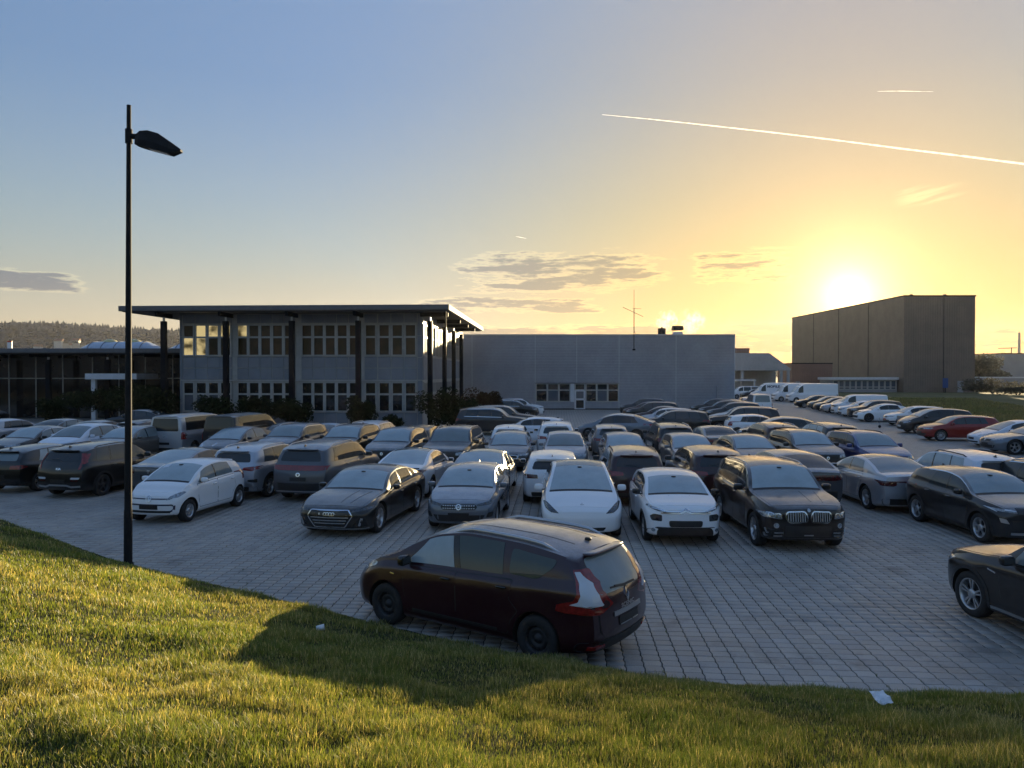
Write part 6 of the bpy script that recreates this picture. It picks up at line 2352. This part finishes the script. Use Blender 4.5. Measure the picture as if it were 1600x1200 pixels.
def dec_scenic(b, o):
    o.update(norear=True, rim='steel', rimmat='steelrim', mirror='gloss', rwmat='mist', rwz=(.98, 1.42), handle='gloss',
             win=[(1.20, 1.66, 2.20, 2.06), (2.32, 2.17, 3.06, 3.00)], winmat=['dew', 'tint'], antmat='trim', antenna=False)
    o['hl'] = [(.46, .70), (.74, .74), (.86, .90), (.80, .96), (.58, .86)]
    car_base(b, o)
    # quarter window with its rounded corners
    b.poly('side_window', 'S', [(3.16, 1.135), (3.62, 1.12), (3.86, 1.30), (3.90, 1.40), (3.16, 1.47)], 'tint', .006, .06, nr=8)
    # boomerang lamps round the rear corner, red edge with a white middle
    for vw in ('L', 'R'):
        t = b.poly('taillight', vw, [(3.95, .765), (4.50, .745), (4.53, .84), (4.48, .98), (4.39, 1.14), (4.25, 1.31), (4.13, 1.31), (4.21, 1.14), (4.25, 1.02), (4.21, .93), (3.97, .86)], 'tail', .008, .015, nr=12, nc=10)[0]
        b.poly('clear_lens', vw, [(4.15, .875), (4.50, .85), (4.45, .99), (4.36, 1.14), (4.22, 1.28), (4.16, 1.28), (4.25, 1.14), (4.30, 1.0), (4.27, .92)], 'taildim', .014, .01, nr=12, nc=10, parent=t)
    b.poly('taillight', 'B', [(.68, .745), (.84, .765), (.84, .84), (.72, .83)], 'tail', .007, .015, True)
    # tailgate
    tg = b.poly('tailgate', 'B', [(-.56, .42), (.56, .42), (.66, .52), (.70, .92), (-.70, .92), (-.66, .52)], 'PAINT', .006, .04)[0]
    b.strip('tailgate_gap_shade', 'B', [dense([(-.70, .92), (-.66, .52), (-.56, .42), (.56, .42), (.66, .52), (.70, .92)], .1)], .022, 'trim', .003, tg)  # black ribbon paints the shade in the tailgate gap
    b.strip('tailgate_trim', 'B', [dense([(-.38, .695), (.38, .695)])], .06, 'satin', .022, tg)
    b.poly('number_plate', 'B', [(-.27, .53), (.27, .53), (.27, .64), (-.27, .64)], 'plate', .02)
    b.strip('plate_edge', 'B', [dense([(-.26, .533), (-.10, .533)]), dense([(-.06, .533), (.24, .533)])], .012, 'satin', .026)
    b.text('lettering', 'B', 'SCENIC', 0, .762, .075, 'satin', .016, tg, 1.5, .002)
    b.strip('badge', 'B', [[(0, .955), (.045, .88), (0, .805), (-.045, .88)]], .026, 'chrome', .02, tg, closed=True)
    b.strip('wiper', 'B', [[(-.30, 1.0), (0, 1.005), (.26, 1.03)], [(.02, 1.0), (.12, 1.015)]], .028, 'trim', .02)
    b.poly('bumper', 'B', [(-.84, .26), (.84, .26), (.86, .40), (-.86, .40)], 'trim', .012, .05)
    b.poly('reflector', 'B', [(.56, .30), (.80, .30), (.80, .345), (.56, .345)], 'tail', .02, .01, True)
    b.poly('sill_trim', 'S', [(1.42, .33), (3.0, .33), (3.0, .37), (1.42, .37)], 'trim', .010)
    b.strip('side_badge', 'S', [[(.98, .845), (1.07, .838)]], .018, 'chrome', .012)
    for sg in (-1, 1):
        mb = MB()
        pts, rad = [], []
        for q, s in enumerate(np.linspace(2.0, 4.0, 12)):
            y, z = b.tp(s, .90)
            P = b.dfm(s, y * sg, z)
            e = min(q, 11 - q) / 2.0
            pts.append((P[0], P[1], P[2] + .045 * min(e, 1) - .012))
            rad.append(.012 + .018 * min(e, 1))
        mb.tube(pts, rad, 8)
        b.put('roof_rail', mb.mesh('rail'), ['satin'])
    y, z = b.tp(4.12, 0)
    P = b.dfm(4.12, 0, z)
    b.put('antenna', blob(.06, .10, .05, 8, 5).mesh('base'), ['trim'], None, (P[0], 0, P[2] + .02))
    for y in (.30, -.30):
        b.strip('roof_groove', 'T', [dense([(2.0, y), (3.9, y)], .15)], .016, 'trim', .003)


def dec_glc(b, o):
    o.update(chromeline=True, handle='chrome', rim='twin', clad=False, mirror='PAINT', winmat='mist')
    car_base(b, o)
    for c in (b.fa, b.ra):
        b.ring('arch_trim', 'S', c, b.R, b.R + .04, b.R + .10, 'gloss', .008, 16, a0=-12, a1=192)
    b.strip('sill_trim', 'S', [dense([(b.fa + b.R + .1, .30), (b.ra - b.R - .1, .30)])], .04, 'satin', .012)
    b.strip('side_badge', 'S', [dense([(1.28, .88), (1.45, .85)])], .02, 'chrome', .012)


def dec_kia(b, o):
    o.update(norear=True, spoiler='gloss', rbadge=False, rails=True, railmat='gloss', winmat='glass', rim='five', rimmat='darkalloy', rwmat='dark')
    car_base(b, o)
    b.poly('taillight', 'B', [(.66, .92), (.72, .92), (.80, 1.12), (.70, 1.40), (.60, 1.40), (.70, 1.15)], 'tail', .012, .01, True)
    b.poly('taillight', 'S', [(4.10, 1.12), (4.26, 1.08), (4.22, 1.18), (4.06, 1.38), (3.90, 1.38), (4.08, 1.2)], 'tail', .012, .01)
    b.text('lettering', 'B', 'KIA', 0, .93, .09, 'chrome', .014, None, 1.25, .003)
    b.poly('number_plate', 'B', [(-.26, .50), (.26, .50), (.26, .61), (-.26, .61)], 'plate', .014)
    b.poly('reflector', 'B', [(.44, .62), (.70, .62), (.74, .68), (.46, .68)], 'taildim', .014, .02, True)
    b.poly('reflector', 'B', [(.44, .57), (.66, .55), (.70, .605), (.46, .605)], 'taildark', .014, .02, True)
    b.strip('skid_plate', 'B', [dense([(-.74, .40), (-.45, .38), (-.30, .43), (.30, .43), (.45, .38), (.74, .40)])], .05, 'satin', .014)


def dec_ateca(b, o):
    o.update(tails='suv', tailmat='tail', rwmat='dark', rim='y', winmat='glass')
    o['tl'] = [(.40, .93), (.70, .90), (.84, .96), (.90, 1.05), (.80, 1.05), (.44, 1.01)]
    car_base(b, o)
    b.poly('bumper_trim', 'B', [(.48, .50), (.78, .40), (.84, .46), (.60, .60)], 'satin', .012, .01, True)
    b.poly('air_intake', 'B', [(.58, .58), (.84, .55), (.84, .66), (.62, .64)], 'trim', .010, .01, True)


def dec_bar(b, o):
    """large SUV with one light bar across the tail"""
    o.update(norear=True, rwmat='dark', railmat='satin', winmat='glass')
    car_base(b, o)
    z = o.get('barz', 1.0)
    b.poly('taillight', 'B', [(-.86, z), (-.60, z - .03), (.60, z - .03), (.86, z), (.90, z + .13), (.62, z + .08), (.50, z + .045), (-.50, z + .045), (-.62, z + .08), (-.90, z + .13)][:10], o.get('tailmat', 'tail'), .012, .01, nr=9, nc=24)
    b.ring('badge', 'B', 0, z - .15, .030, .062, 'chrome', .014, 18, asp=1.15)
    b.strip('bumper_trim', 'B', [dense([(-.84, .345), (.84, .345)])], .025, 'satin', .016)
    b.poly('bumper', 'B', [(-.86, .38), (.86, .38), (.86, .60), (-.86, .60)], 'trim', .006, .05)
    b.poly('number_plate', 'B', [(-.26, .66), (.26, .66), (.26, .77), (-.26, .77)], 'plate', .012)


def dec_model3(b, o):
    o.update(norear=True, rim=o.get('rim', 'turbine'), rwmat='dew', winmat='glass', rbadge=False)
    car_base(b, o)
    b.apatch('glass_roof', lambda u, v: (u, *b.tp(u, v)), np.linspace(2.0, 3.0, 7), np.linspace(-.88, .88, 9), 'mist', .005)
    b.poly('taillight', 'B', [(.50, .82), (.80, .84), (.88, .92), (.78, .97), (.52, .95)], 'taildark', .012, .02, True)
    b.poly('bumper', 'B', [(-.78, .27), (.78, .27), (.80, .42), (-.80, .42)], 'trim', .010, .04)
    b.poly('number_plate', 'B', [(-.27, .66), (.27, .66), (.27, .78), (-.27, .78)], 'plate', .012)
    b.strip('badge', 'B', [[(-.05, .905), (0, .915), (.05, .905)], [(0, .91), (0, .83)]], .017, 'satin', .014)
    b.strip('boot_lip', 'B', [dense([(-.72, 1.0), (.72, 1.0)])], .022, 'gloss', .010)


def dec_polestar(b, o):
    o.update(norear=True, rwmat='mist', winmat='mist', rbadge=False)
    car_base(b, o)
    b.poly('taillight', 'B', [(.50, .82), (.58, .79), (.86, .80), (.90, .93), (.50, .93)], 'taildark', .012, .02, True)
    b.strip('taillight', 'B', [dense([(-.56, .915), (.56, .915)])], .03, 'taildark', .012)
    b.poly('number_plate', 'B', [(-.26, .77), (.26, .77), (.26, .88), (-.26, .88)], 'platewhite', .014)
    b.poly('bumper', 'B', [(-.80, .27), (.80, .27), (.84, .44), (-.84, .44)], 'trim', .010, .05)
    b.apatch('glass_roof', lambda u, v: (u, *b.tp(u, v)), np.linspace(2.02, 3.0, 7), np.linspace(-.84, .84, 9), 'mist', .005)


def dec_volvo(b, o):
    o.update(bars=0, gr=[(-.42, .66), (.42, .66), (.46, .92), (-.46, .92)], fplate=False, fbadge=False, hl=[(.50, .80), (.84, .82), (.90, .93), (.52, .92)])
    car_base(b, o)
    b.strip('badge', 'F', [dense([(-.17, .70), (.17, .88)])], .016, 'chrome', .02)
    b.ring('badge', 'F', 0, .79, .042, .058, 'chrome', .022, 18)


def dec_skoda(b, o):
    o.update(fplate=False, fbz=.755)
    car_base(b, o)
    hexa = [(-.34, .70), (.34, .70), (.44, .64), (.36, .56), (-.36, .56), (-.44, .64)]
    b.strip('grille_frame', 'F', [dense(hexa, .1, True)], .02, 'chrome', .018, None, closed=True)


DECOR = dict(city=dec_city, a7=dec_a7, corsa=dec_corsa, modely=dec_modely, c3=dec_c3, x5=dec_x5, mokka=dec_mokka, scenic=dec_scenic, glc=dec_glc,
             kia=dec_kia, ateca=dec_ateca, bar=dec_bar, model3=dec_model3, polestar=dec_polestar, volvo=dec_volvo, skoda=dec_skoda)
_protos = {}


def car_proto(typ, decor, lod, opts):
    key = (typ, decor, lod, repr(sorted(opts.items())))
    if key not in _protos:
        b = Body(SPEC[typ], lod)
        o = dict(opts)
        if decor:
            DECOR[decor](b, o)
        else:
            car_base(b, o)
        _protos[key] = b.parts
    return _protos[key]


def place_car(typ, x, y, az, color, label, lod=1, decor=None, opts=None, name='parked_car', cat='car', group='cars parked on the paved lot', z=0.0):
    """az: compass direction the nose points to, in degrees clockwise from straight ahead of the camera"""
    parts = car_proto(typ, decor, lod, opts or {})
    root = empty(name, (x, y, z), R(90 - az))
    tag(root, label, cat, group)
    obs = []
    ws = 'dew' if lod == 0 and label.startswith(('white', 'grey blue', 'small')) else rng.choice(['dew', 'dew', 'dewthin', 'dewthin', 'mist'])
    for p in parts:
        me = p['me']
        while len(me.materials) < len(p['mats']):
            me.materials.append(None)
        ob = bpy.data.objects.new(p['name'], me)
        COL.objects.link(ob)
        ob.parent = root if p['parent'] is None else obs[p['parent']]
        ob.location = p['loc']
        ob.rotation_euler = (0, 0, p['rz'])
        for q, mk in enumerate(p['mats']):
            sl = ob.material_slots[q]
            sl.link = 'OBJECT'
            sl.material = PAINT[color] if mk == 'PAINT' else M[ws] if p['name'] == 'windscreen' else M[mk]
        obs.append(ob)
    return root


def dec_lettered(b, o):
    car_base(b, o)
    for vw in ('L',):
        b.text('lettering', vw, 'MOBILE', 3.05, 2.02, .46, 'navy', .012, None, 1.15, .02)
        b.poly('side_stripe', vw, [(3.6, 1.15), (6.3, 1.15), (6.4, 2.2), (5.4, 1.6)], 'orange', .008)


DECOR['lettered'] = dec_lettered
M['orange'] = simple('orange_stripe', (.42, .16, .04), .4)
# ------------------------------------------------------------------ the cars: (shape, x, y, compass heading, paint, label, level, make, options)
def row(group, items, **kw):
    for it in items:
        typ, x, y, az, col, label = it[:6]
        lod = it[6] if len(it) > 6 else 1
        dec = it[7] if len(it) > 7 else None
        opt = it[8] if len(it) > 8 else {}
        van = typ in ('kombi', 'bigvan')
        place_car(typ, x, y, az, col, label, lod, dec, opt, name='parked_van' if van else 'parked_car', cat='van' if van else 'car', group=group, **kw)


row('cars parked nearest the grass', [
    ('mpv', -.28, 11.80, 304.8, 'aubergine', 'dark wine coloured people carrier with silver roof rails, alone by the grass edge', 0, 'scenic'),
    ('glc', 8.45, 10.95, 353, 'brown', 'dark suv cut off by the right edge of the photo, beside the paving', 0, 'glc'),
    ('city', -9.05, 21.5, 191, 'white', 'small white city car with blue bumper trim just right of the lamp post', 0, 'city'),
    ('fastback', -3.86, 20.55, 191, 'black', 'black low fastback with a wide hexagonal chrome framed grille', 0, 'a7'),
    ('supermini', -1.1, 20.75, 186, 'steel', 'grey blue small hatchback behind the wine people carrier, facing the grass', 0, 'corsa'),
    ('cuvel', 1.75, 20.05, 183, 'white', 'white electric car with smooth grille-less nose and glass roof', 0, 'modely'),
    ('small', 3.97, 19.15, 182, 'white', 'white small hatchback with black mirrors and chevron badge', 0, 'c3'),
    ('bigsuv', 6.45, 19.0, 180.5, 'brown', 'large black brown suv with twin kidney grille', 0, 'x5'),
    ('smallsuv', 11.62, 19.0, 177.5, 'darkgrey', 'dark grey small suv with patterned wheels, front cut by the right edge', 0, 'mokka', dict(win=[(1.36, 1.62, 2.14, 2.10), (2.20, 2.16, 2.95, 2.74)])),
    ('suv', 14.35, 19.6, 178, 'darkgrey', 'dark grey suv at the right edge with only its rear quarter window showing', 1, None, dict(chromeline=True)),
])
row('cars of the second row, tails to the grass', [
    ('hatch', -16.3, 27.0, 11, 'black', 'black hatchback cut by the left edge, tail towards the grass', 0, None, dict(winmat='dew', rwmat='mist')),
    ('suv', -13.7, 26.0, 11, 'black', 'black crossover with tall red tail lamps, left of the lamp post', 0, 'kia'),
    ('fastel', -10.75, 25.9, 11, 'grey', 'grey electric saloon half hidden behind the small white city car', 0, 'model3'),
    ('suv', -8.3, 25.8, 11, 'silver', 'silver suv with dark rear window, right behind the small white city car', 0, 'ateca'),
    ('bigsuv', -6.0, 25.5, 11, 'grey', 'grey suv with a full width red light bar, tail towards the grass', 0, 'bar', dict(rim='y')),
    ('fastel', -3.2, 25.75, 9, 'white', 'white electric saloon behind the black fastback', 0, 'model3', dict(rim='y')),
    ('fastel', -.9, 25.3, 5, 'beige', 'brown grey rounded saloon behind the grey blue hatchback', 0, 'model3'),
    ('hatch', 1.3, 24.75, 3, 'white', 'white hatchback with a shark fin, half hidden by the white electric car', 0, None, dict(rwmat='dark', tailmat='taildark')),
    ('suv', 3.75, 24.55, 2, 'winered', 'dark red suv with wide black rear window behind the white hatchback with chevrons', 0, None, dict(rwmat='dark', chromeline=False, railmat='trim')),
    ('suv', 6.15, 24.6, 0, 'winered', 'dark red brown suv with chrome window line behind the large brown suv', 0, None, dict(rwmat='dark', chromeline=True, rails=False)),
    ('coupesuv', 8.45, 23.75, 359, 'grey', 'grey coupe suv with a thin red light bar, right behind the large brown suv', 0, 'bar', dict(barz=.93, tailmat='taildark', rails=False)),
    ('notchel', 11.1, 23.4, 0, 'silver', 'silver liftback with a pale rear plate, left of the dark small suv', 0, 'polestar'),
    ('suv', 13.5, 23.2, 358, 'pearl', 'white suv with black roof rails and big rear window at the right', 0, None, dict(rwmat='dark', railmat='trim', winmat='dew')),
])
row('cars of the third row, noses to the grass', [
    ('sedan', -22.3, 36.0, 191, 'black', 'black saloon with a chrome window arch at the left edge', 1, None, dict(chromeline=True, winmat='mist')),
    ('coupesuv', -19.8, 35.6, 191, 'pearl', 'pale blue electric hatchback with dark roof, third row left', 1, None, dict(winmat='mist')),
    ('estate', -17.6, 35.6, 191, 'beige', 'beige grey estate car crossed by the lamp post', 1, None, dict(winmat='mist')),
    ('fastel', -12.8, 36.0, 191, 'darkgrey', 'dark grey saloon in front of the dark panel van', 1, None, dict(winmat='mist')),
    ('suv', -9.9, 34.8, 191, 'darkblue', 'dark blue suv with chrome window line, third row behind the silver suv', 1, None, dict(chromeline=True)),
    ('suv', -7.25, 34.3, 190, 'black', 'black suv with misted windscreen behind the grey light bar suv', 1),
    ('suv', -4.8, 32.4, 189, 'darkgrey', 'dark grey crossover right behind the white electric saloon', 1, None, dict(rails=False)),
    ('bigsuv', -2.35, 31.4, 188, 'black', 'big black suv with a slanted bar on its grille', 1, 'volvo'),
    ('hatch', -.05, 32.2, 184, 'darkgrey', 'dark grey hatchback with a chrome framed grille, mid third row', 1, 'skoda'),
    ('hatch', 2.2, 32.0, 183, 'steel', 'silver blue hatchback behind the white hatchback with the shark fin', 1),
    ('hatch', 4.55, 31.4, 182, 'grey', 'grey hatchback behind the dark red suv', 1),
    ('hatch', 7.1, 31.0, 181, 'steel', 'grey hatchback with broad bright grille, third row right of centre', 1, None, dict(grmat='satin')),
    ('sedan', 9.5, 31.0, 179, 'darkgrey', 'dark saloon with a glinting bonnet behind the chrome lined suv', 1),
    ('suv', 11.75, 30.9, 178, 'darkgrey', 'dark grey suv with black roof rails, right part of third row', 1, None, dict(railmat='trim')),
    ('suv', 14.0, 30.4, 177, 'blue', 'blue suv at the right end of the third row', 1, None, dict(railmat='trim')),
])
row('cars of the fourth row, tails to the grass', [
    ('hatch', -27.4, 42.0, 11, 'silver', 'silver hatchback at the far left edge behind the black saloon', 1),
    ('sedan', -24.6, 42.5, 11, 'darkgrey', 'dark saloon with misted side windows, fourth row left', 1, None, dict(winmat='mist')),
    ('sedan', -21.9, 41.0, 11, 'darkblue', 'dark blue low saloon of which only the roof shows', 1),
    ('hatch', -19.5, 41.3, 11, 'darkgrey', 'dark hatchback with chrome line just right of the lamp post', 1, None, dict(chromeline=True)),
    ('kombi', -15.85, 38.4, 11, 'silver', 'silver grey minibus with dark rear window before the office', 1, None, dict(rwmat='dark', winmat='dark', antenna=False, rwz=(1.20, 1.80))),
    ('kombi', -13.35, 38.5, 11, 'darkgrey', 'dark grey panel van beside the silver minibus', 1, None, dict(rwmat='dark', winmat='dark', antenna=False, rwz=(1.20, 1.80))),
    ('sedan', -11.2, 39.4, 11, 'darkblue', 'dark saloon roof peeping out right of the dark panel van', 1),
    ('fastel', -9.1, 38.6, 10, 'pearl', 'pale electric saloon between two dark suvs below the office', 1),
    ('suv', -6.7, 37.6, 10, 'white', 'white suv with bright side windows below the last office bay', 1, None, dict(winmat='mist')),
    ('hatch', -4.25, 36.9, 8, 'black', 'black hatchback left of the big black suv', 1),
    ('hatch', -.05, 37.2, 4, 'white', 'white hatchback with black roof sides behind the chrome grille hatchback', 1),
    ('suv', 2.15, 37.2, 3, 'white', 'white suv with red tail lamp behind the silver blue hatchback', 1),
    ('hatch', 4.7, 37.4, 2, 'steel', 'grey hatchback with shark fin, tail towards the grass, centre right', 1),
    ('suv', 7.35, 36.0, 1, 'black', 'black suv with roof rails behind the bright grille hatchback', 1),
    ('sedan', 9.6, 36.8, 0, 'grey', 'grey saloon showing its left windows, right of the black suv', 1, None, dict(winmat='mist')),
    ('suv', 12.2, 36.3, 359, 'winered', 'dark red suv with black spoiler, fourth row right', 1, None, dict(spoiler='gloss', rwmat='dark')),
    ('suv', 14.75, 36.2, 358, 'darkgrey', 'dark suv with bright left windows at the right end of the fourth row', 1, None, dict(winmat='dew', rwmat='dark')),
])
row('cars parked side-on before the hall', [
    ('bigsuv', -1.2, 49.5, 95, 'darkgrey', 'dark grey suv side-on with silver roof rail, nearest of the left stack', 1, None, dict(chromeline=True, winmat='dark')),
    ('bigsuv', -.55, 52.4, 95, 'darkgrey', 'grey suv just behind the silver railed side-on suv', 1),
    ('suv', .1, 67.5, 95, 'black', 'black suv side-on by the hall window', 1, None, dict(chromeline=True)),
    ('suv', .75, 70.6, 95, 'white', 'white suv nose peeping past the black suv by the hall window', 1),
    ('small', 1.15, 43.6, 276, 'pearl', 'pale blue small hatchback side-on, nose to the left', 1, None, dict(winmat='dark')),
    ('coupesuv', 6.1, 45.0, 288, 'steel', 'grey electric crossover side-on, nose to the left, before the hall', 1, None, dict(winmat='dark', rimmat='darkalloy')),
    ('suv', 10.3, 48.4, 284, 'black', 'black suv side-on behind the grey electric crossover', 1, None, dict(rim='ten')),
    ('sedan', 10.7, 51.6, 284, 'white', 'white saloon nose between the dark cars before the hall', 1),
    ('hatch', 11.0, 55.0, 284, 'silver', 'silver hatchback in the stack before the hall, third back', 2),
    ('sedan', 11.4, 58.8, 284, 'winered', 'dark red saloon in the stack before the hall, fourth back', 2),
    ('suv', 11.6, 63.2, 284, 'black', 'dark suv with a pale roof line close to the hall wall', 2, None, dict(chromeline=True)),
    ('hatch', 11.9, 67.6, 284, 'winered', 'dark maroon hatchback in the last place of the left stack', 2),
    ('suv', 12.3, 71.6, 284, 'darkgrey', 'dark suv right under the hall wall, last of the left stack', 2),
    ('bigsuv', 15.2, 50.6, 280, 'brown', 'big brown suv side-on right of the black suv', 1),
    ('hatch', 16.3, 54.3, 280, 'pearl', 'pale blue hatchback nose behind the big brown suv', 2),
    ('sedan', 17.2, 58.0, 280, 'white', 'white saloon in the right stack before the hall', 2),
    ('suv', 17.9, 62.0, 280, 'darkgrey', 'dark grey suv in the right stack before the hall', 2),
    ('suv', 18.3, 66.2, 280, 'brown', 'brown suv near the end of the right stack', 2),
    ('suv', 18.6, 70.6, 280, 'black', 'black suv with roof rails at the end of the right stack', 2),
    ('small', 14.85, 46.3, 96, 'white', 'white small crossover side-on, nose to the right', 1, None, dict(winmat='dark', clad=True)),
    ('coupesuv', 14.5, 41.6, 281, 'beige', 'brown grey crossover side-on, nose to the left, behind the fourth row', 1, None, dict(winmat='dark')),
])
row('vehicles along the field', [
    ('kombi', 24.2, 75.5, 8, 'white', 'white minibus showing its tail at the right end of the hall', 1, None, dict(rwmat='mist', antenna=False, rwz=(1.20, 1.80))),
    ('hatch', 25.0, 81.5, 8, 'silver', 'silver hatchback parked ahead of the white minibus', 2),
    ('kombi', 36.6, 120.5, 272, 'white', 'white minibus at the far end of the lot, leftmost of the vans', 2),
    ('suv', 37.0, 117, 272, 'brown', 'dark car between the far white minibus and the lettered van', 2),
    ('bigvan', 38.3, 112.5, 272, 'white', 'tall white van with dark lettering on its side', 2, 'lettered'),
    ('bigvan', 40.0, 108.3, 272, 'white', 'tall white van half hidden by the longest white van', 2),
    ('bigvan', 40.6, 104.2, 272, 'white', 'longest white van, plain sided, in front of the annex', 2),
    ('sedan', 35.0, 88.5, 276, 'brown', 'brown saloon below the longest white van', 2),
    ('hatch', 34.4, 83.6, 276, 'beige', 'beige grey hatchback, left of a pair in front of the vans', 2),
    ('hatch', 33.5, 79.5, 276, 'darkgrey', 'dark grey hatchback, right of a pair in front of the vans', 2),
    ('hatch', 32.8, 76.0, 276, 'silver', 'silver hatchback just left of the plain white van', 2),
    ('kombi', 32.8, 72.6, 276, 'white', 'plain white van in the middle of the right row', 2, None, dict(win=[(1.02, 1.36, 1.92, 1.92)])),
    ('small', 31.7, 69.6, 276, 'white', 'white small hatchback with a dark nose beside the plain white van', 2),
    ('suv', 31.4, 66.4, 276, 'black', 'black suv between the small hatchback and the white liftback', 2),
    ('notchel', 30.3, 62.6, 276, 'white', 'white liftback with dark wheels in the right row', 1, None, dict(rimmat='darkalloy', winmat='dark')),
    ('hatch', 30.4, 58.0, 276, 'white', 'white hatchback with a red front plate in the right row', 1, None, dict(platemat='platered', winmat='dark')),
    ('mpv', 27.9, 50.6, 276, 'darkgrey', 'dark grey people carrier left of the red hatchback', 1, None, dict(win=[(1.20, 1.66, 2.20, 2.06), (2.32, 2.17, 3.06, 3.00), (3.16, 3.1, 3.95, 3.75)], rim='twin', winmat='dark', platemat='platewhite')),
    ('hatch', 26.2, 45.1, 276, 'red', 'red hatchback with silver wheels in the right row', 1, None, dict(rim='ten')),
    ('fastel', 26.9, 40.9, 274, 'pearl', 'pale blue car nose at the right edge, next to the red hatchback', 1),
    ('fastback', 25.8, 37.7, 274, 'steel', 'grey coupe nose at the right edge, in front of the pale blue one', 1, None, dict(nofront=False)),
    ('suv', 25.9, 34.2, 274, 'darkgrey', 'dark suv nose just showing at the right edge of the photo', 1),
])
row('cars beside the buildings', [
    ('sedan', -43.4, 62.2, 92, 'black', 'black saloon in front of the showroom glass at the far left', 1),
    ('sedan', -25.9, 53.2, 272, 'darkgrey', 'dark saloon by the hedge below the left office corner', 1),
])

# small trailer of which the drawbar shows
tr = tag(empty('car_trailer', (28.4, 55.3, 0), R(5)), 'small flat trailer whose drawbar and jockey wheel stick out between two white cars', 'trailer')
mb = MB()
mb.tube([(-2.1, 0, .45), (-.9, 0, .48)], .05, 8)
mb.tube([(-.9, 0, .48), (-.2, .6, .5)], .04, 8)
mb.tube([(-.9, 0, .48), (-.2, -.6, .5)], .04, 8)
mb.obj('drawbar', [M['trim']], tr)
mb = MB()
mb.tube([(-1.95, .08, .75), (-1.95, .08, .2)], .03, 8)
mb.obj('jockey_post', [M['satin']], tr)
MB().lathe([(.001, -.03), (.10, -.03), (.11, 0), (.10, .03), (.001, .03)], 14, 'Y').obj('jockey_wheel', [M['tyre']], tr, (-1.95, .08, .11))
mb = MB()
mb.box(-.25, 2.0, -.75, .75, .48, .56)
mb.box(-.25, -.2, -.75, .75, .565, .85)
mb.box(1.95, 2.0, -.75, .75, .565, .85)
mb.box(-.195, 1.945, -.75, -.71, .565, .85)
mb.box(-.195, 1.945, .71, .75, .565, .85)
mb.obj('load_bed', [M['satin']], tr)
for sg in (-1, 1):
    MB().lathe([(.001, -.09), (.27, -.09), (.29, 0), (.27, .09), (.001, .09)], 18, 'Y').obj('wheel', [M['tyre']], tr, (.9, sg * .86, .29))

# ------------------------------------------------------------------ air: morning haze and the steam over the hall roof
HAZE = bpy.data.materials.new('haze_air')
HAZE.use_nodes = True
nt = NT(HAZE.node_tree)
nt.n.remove(nt.n['Principled BSDF'])
pvn = nt.node('ShaderNodeVolumePrincipled')
pvn.inputs['Color'].default_value = (.93, .94, .97, 1)
pvn.inputs['Density'].default_value = 0.00006
pvn.inputs['Anisotropy'].default_value = 0.5
nt.l.new(pvn.outputs[0], nt.n['Material Output'].inputs['Volume'])
mb = MB()
mb.box(-2600, 2600, -80, 2300, -1.6, 150)
tag(mb.obj('haze', [HAZE]), kind='stuff')

# steam drifting off the hall roof
STEAM = bpy.data.materials.new('steam')
STEAM.use_nodes = True
nt = NT(STEAM.node_tree)
nt.n.remove(nt.n['Principled BSDF'])
pvn = nt.node('ShaderNodeVolumePrincipled')
pvn.inputs['Color'].default_value = (.97, .97, .97, 1)
pvn.inputs['Anisotropy'].default_value = 0.4
tc = nt.node('ShaderNodeTexCoord')
ln_ = nt.vmath('LENGTH', tc.outputs['Object'])
nz = nt.noise(tc.outputs['Object'], 1.1, 4, .65)
nt.l.new(nt.math('MULTIPLY', nt.math('MULTIPLY', nt.ramp(nz, .46, .70), nt.ramp(ln_, .3, 1.9, 1.0, 0.0)), .9), pvn.inputs['Density'])
nt.l.new(pvn.outputs[0], nt.n['Material Output'].inputs['Volume'])
for sx, sy, sz, s in ((20.8, 89.0, 9.9, 1.9), (18.0, 89.5, 10.1, 1.35)):
    mb = MB()
    mb.lathe([(s * math.cos(a), s * math.sin(a)) for a in np.linspace(-1.57, 1.57, 9)], 14)
    tag(mb.obj('steam', [STEAM], None, (sx, sy, sz)), 'thin steam drifting over the hall roof beside the vents', 'steam', kind='stuff')
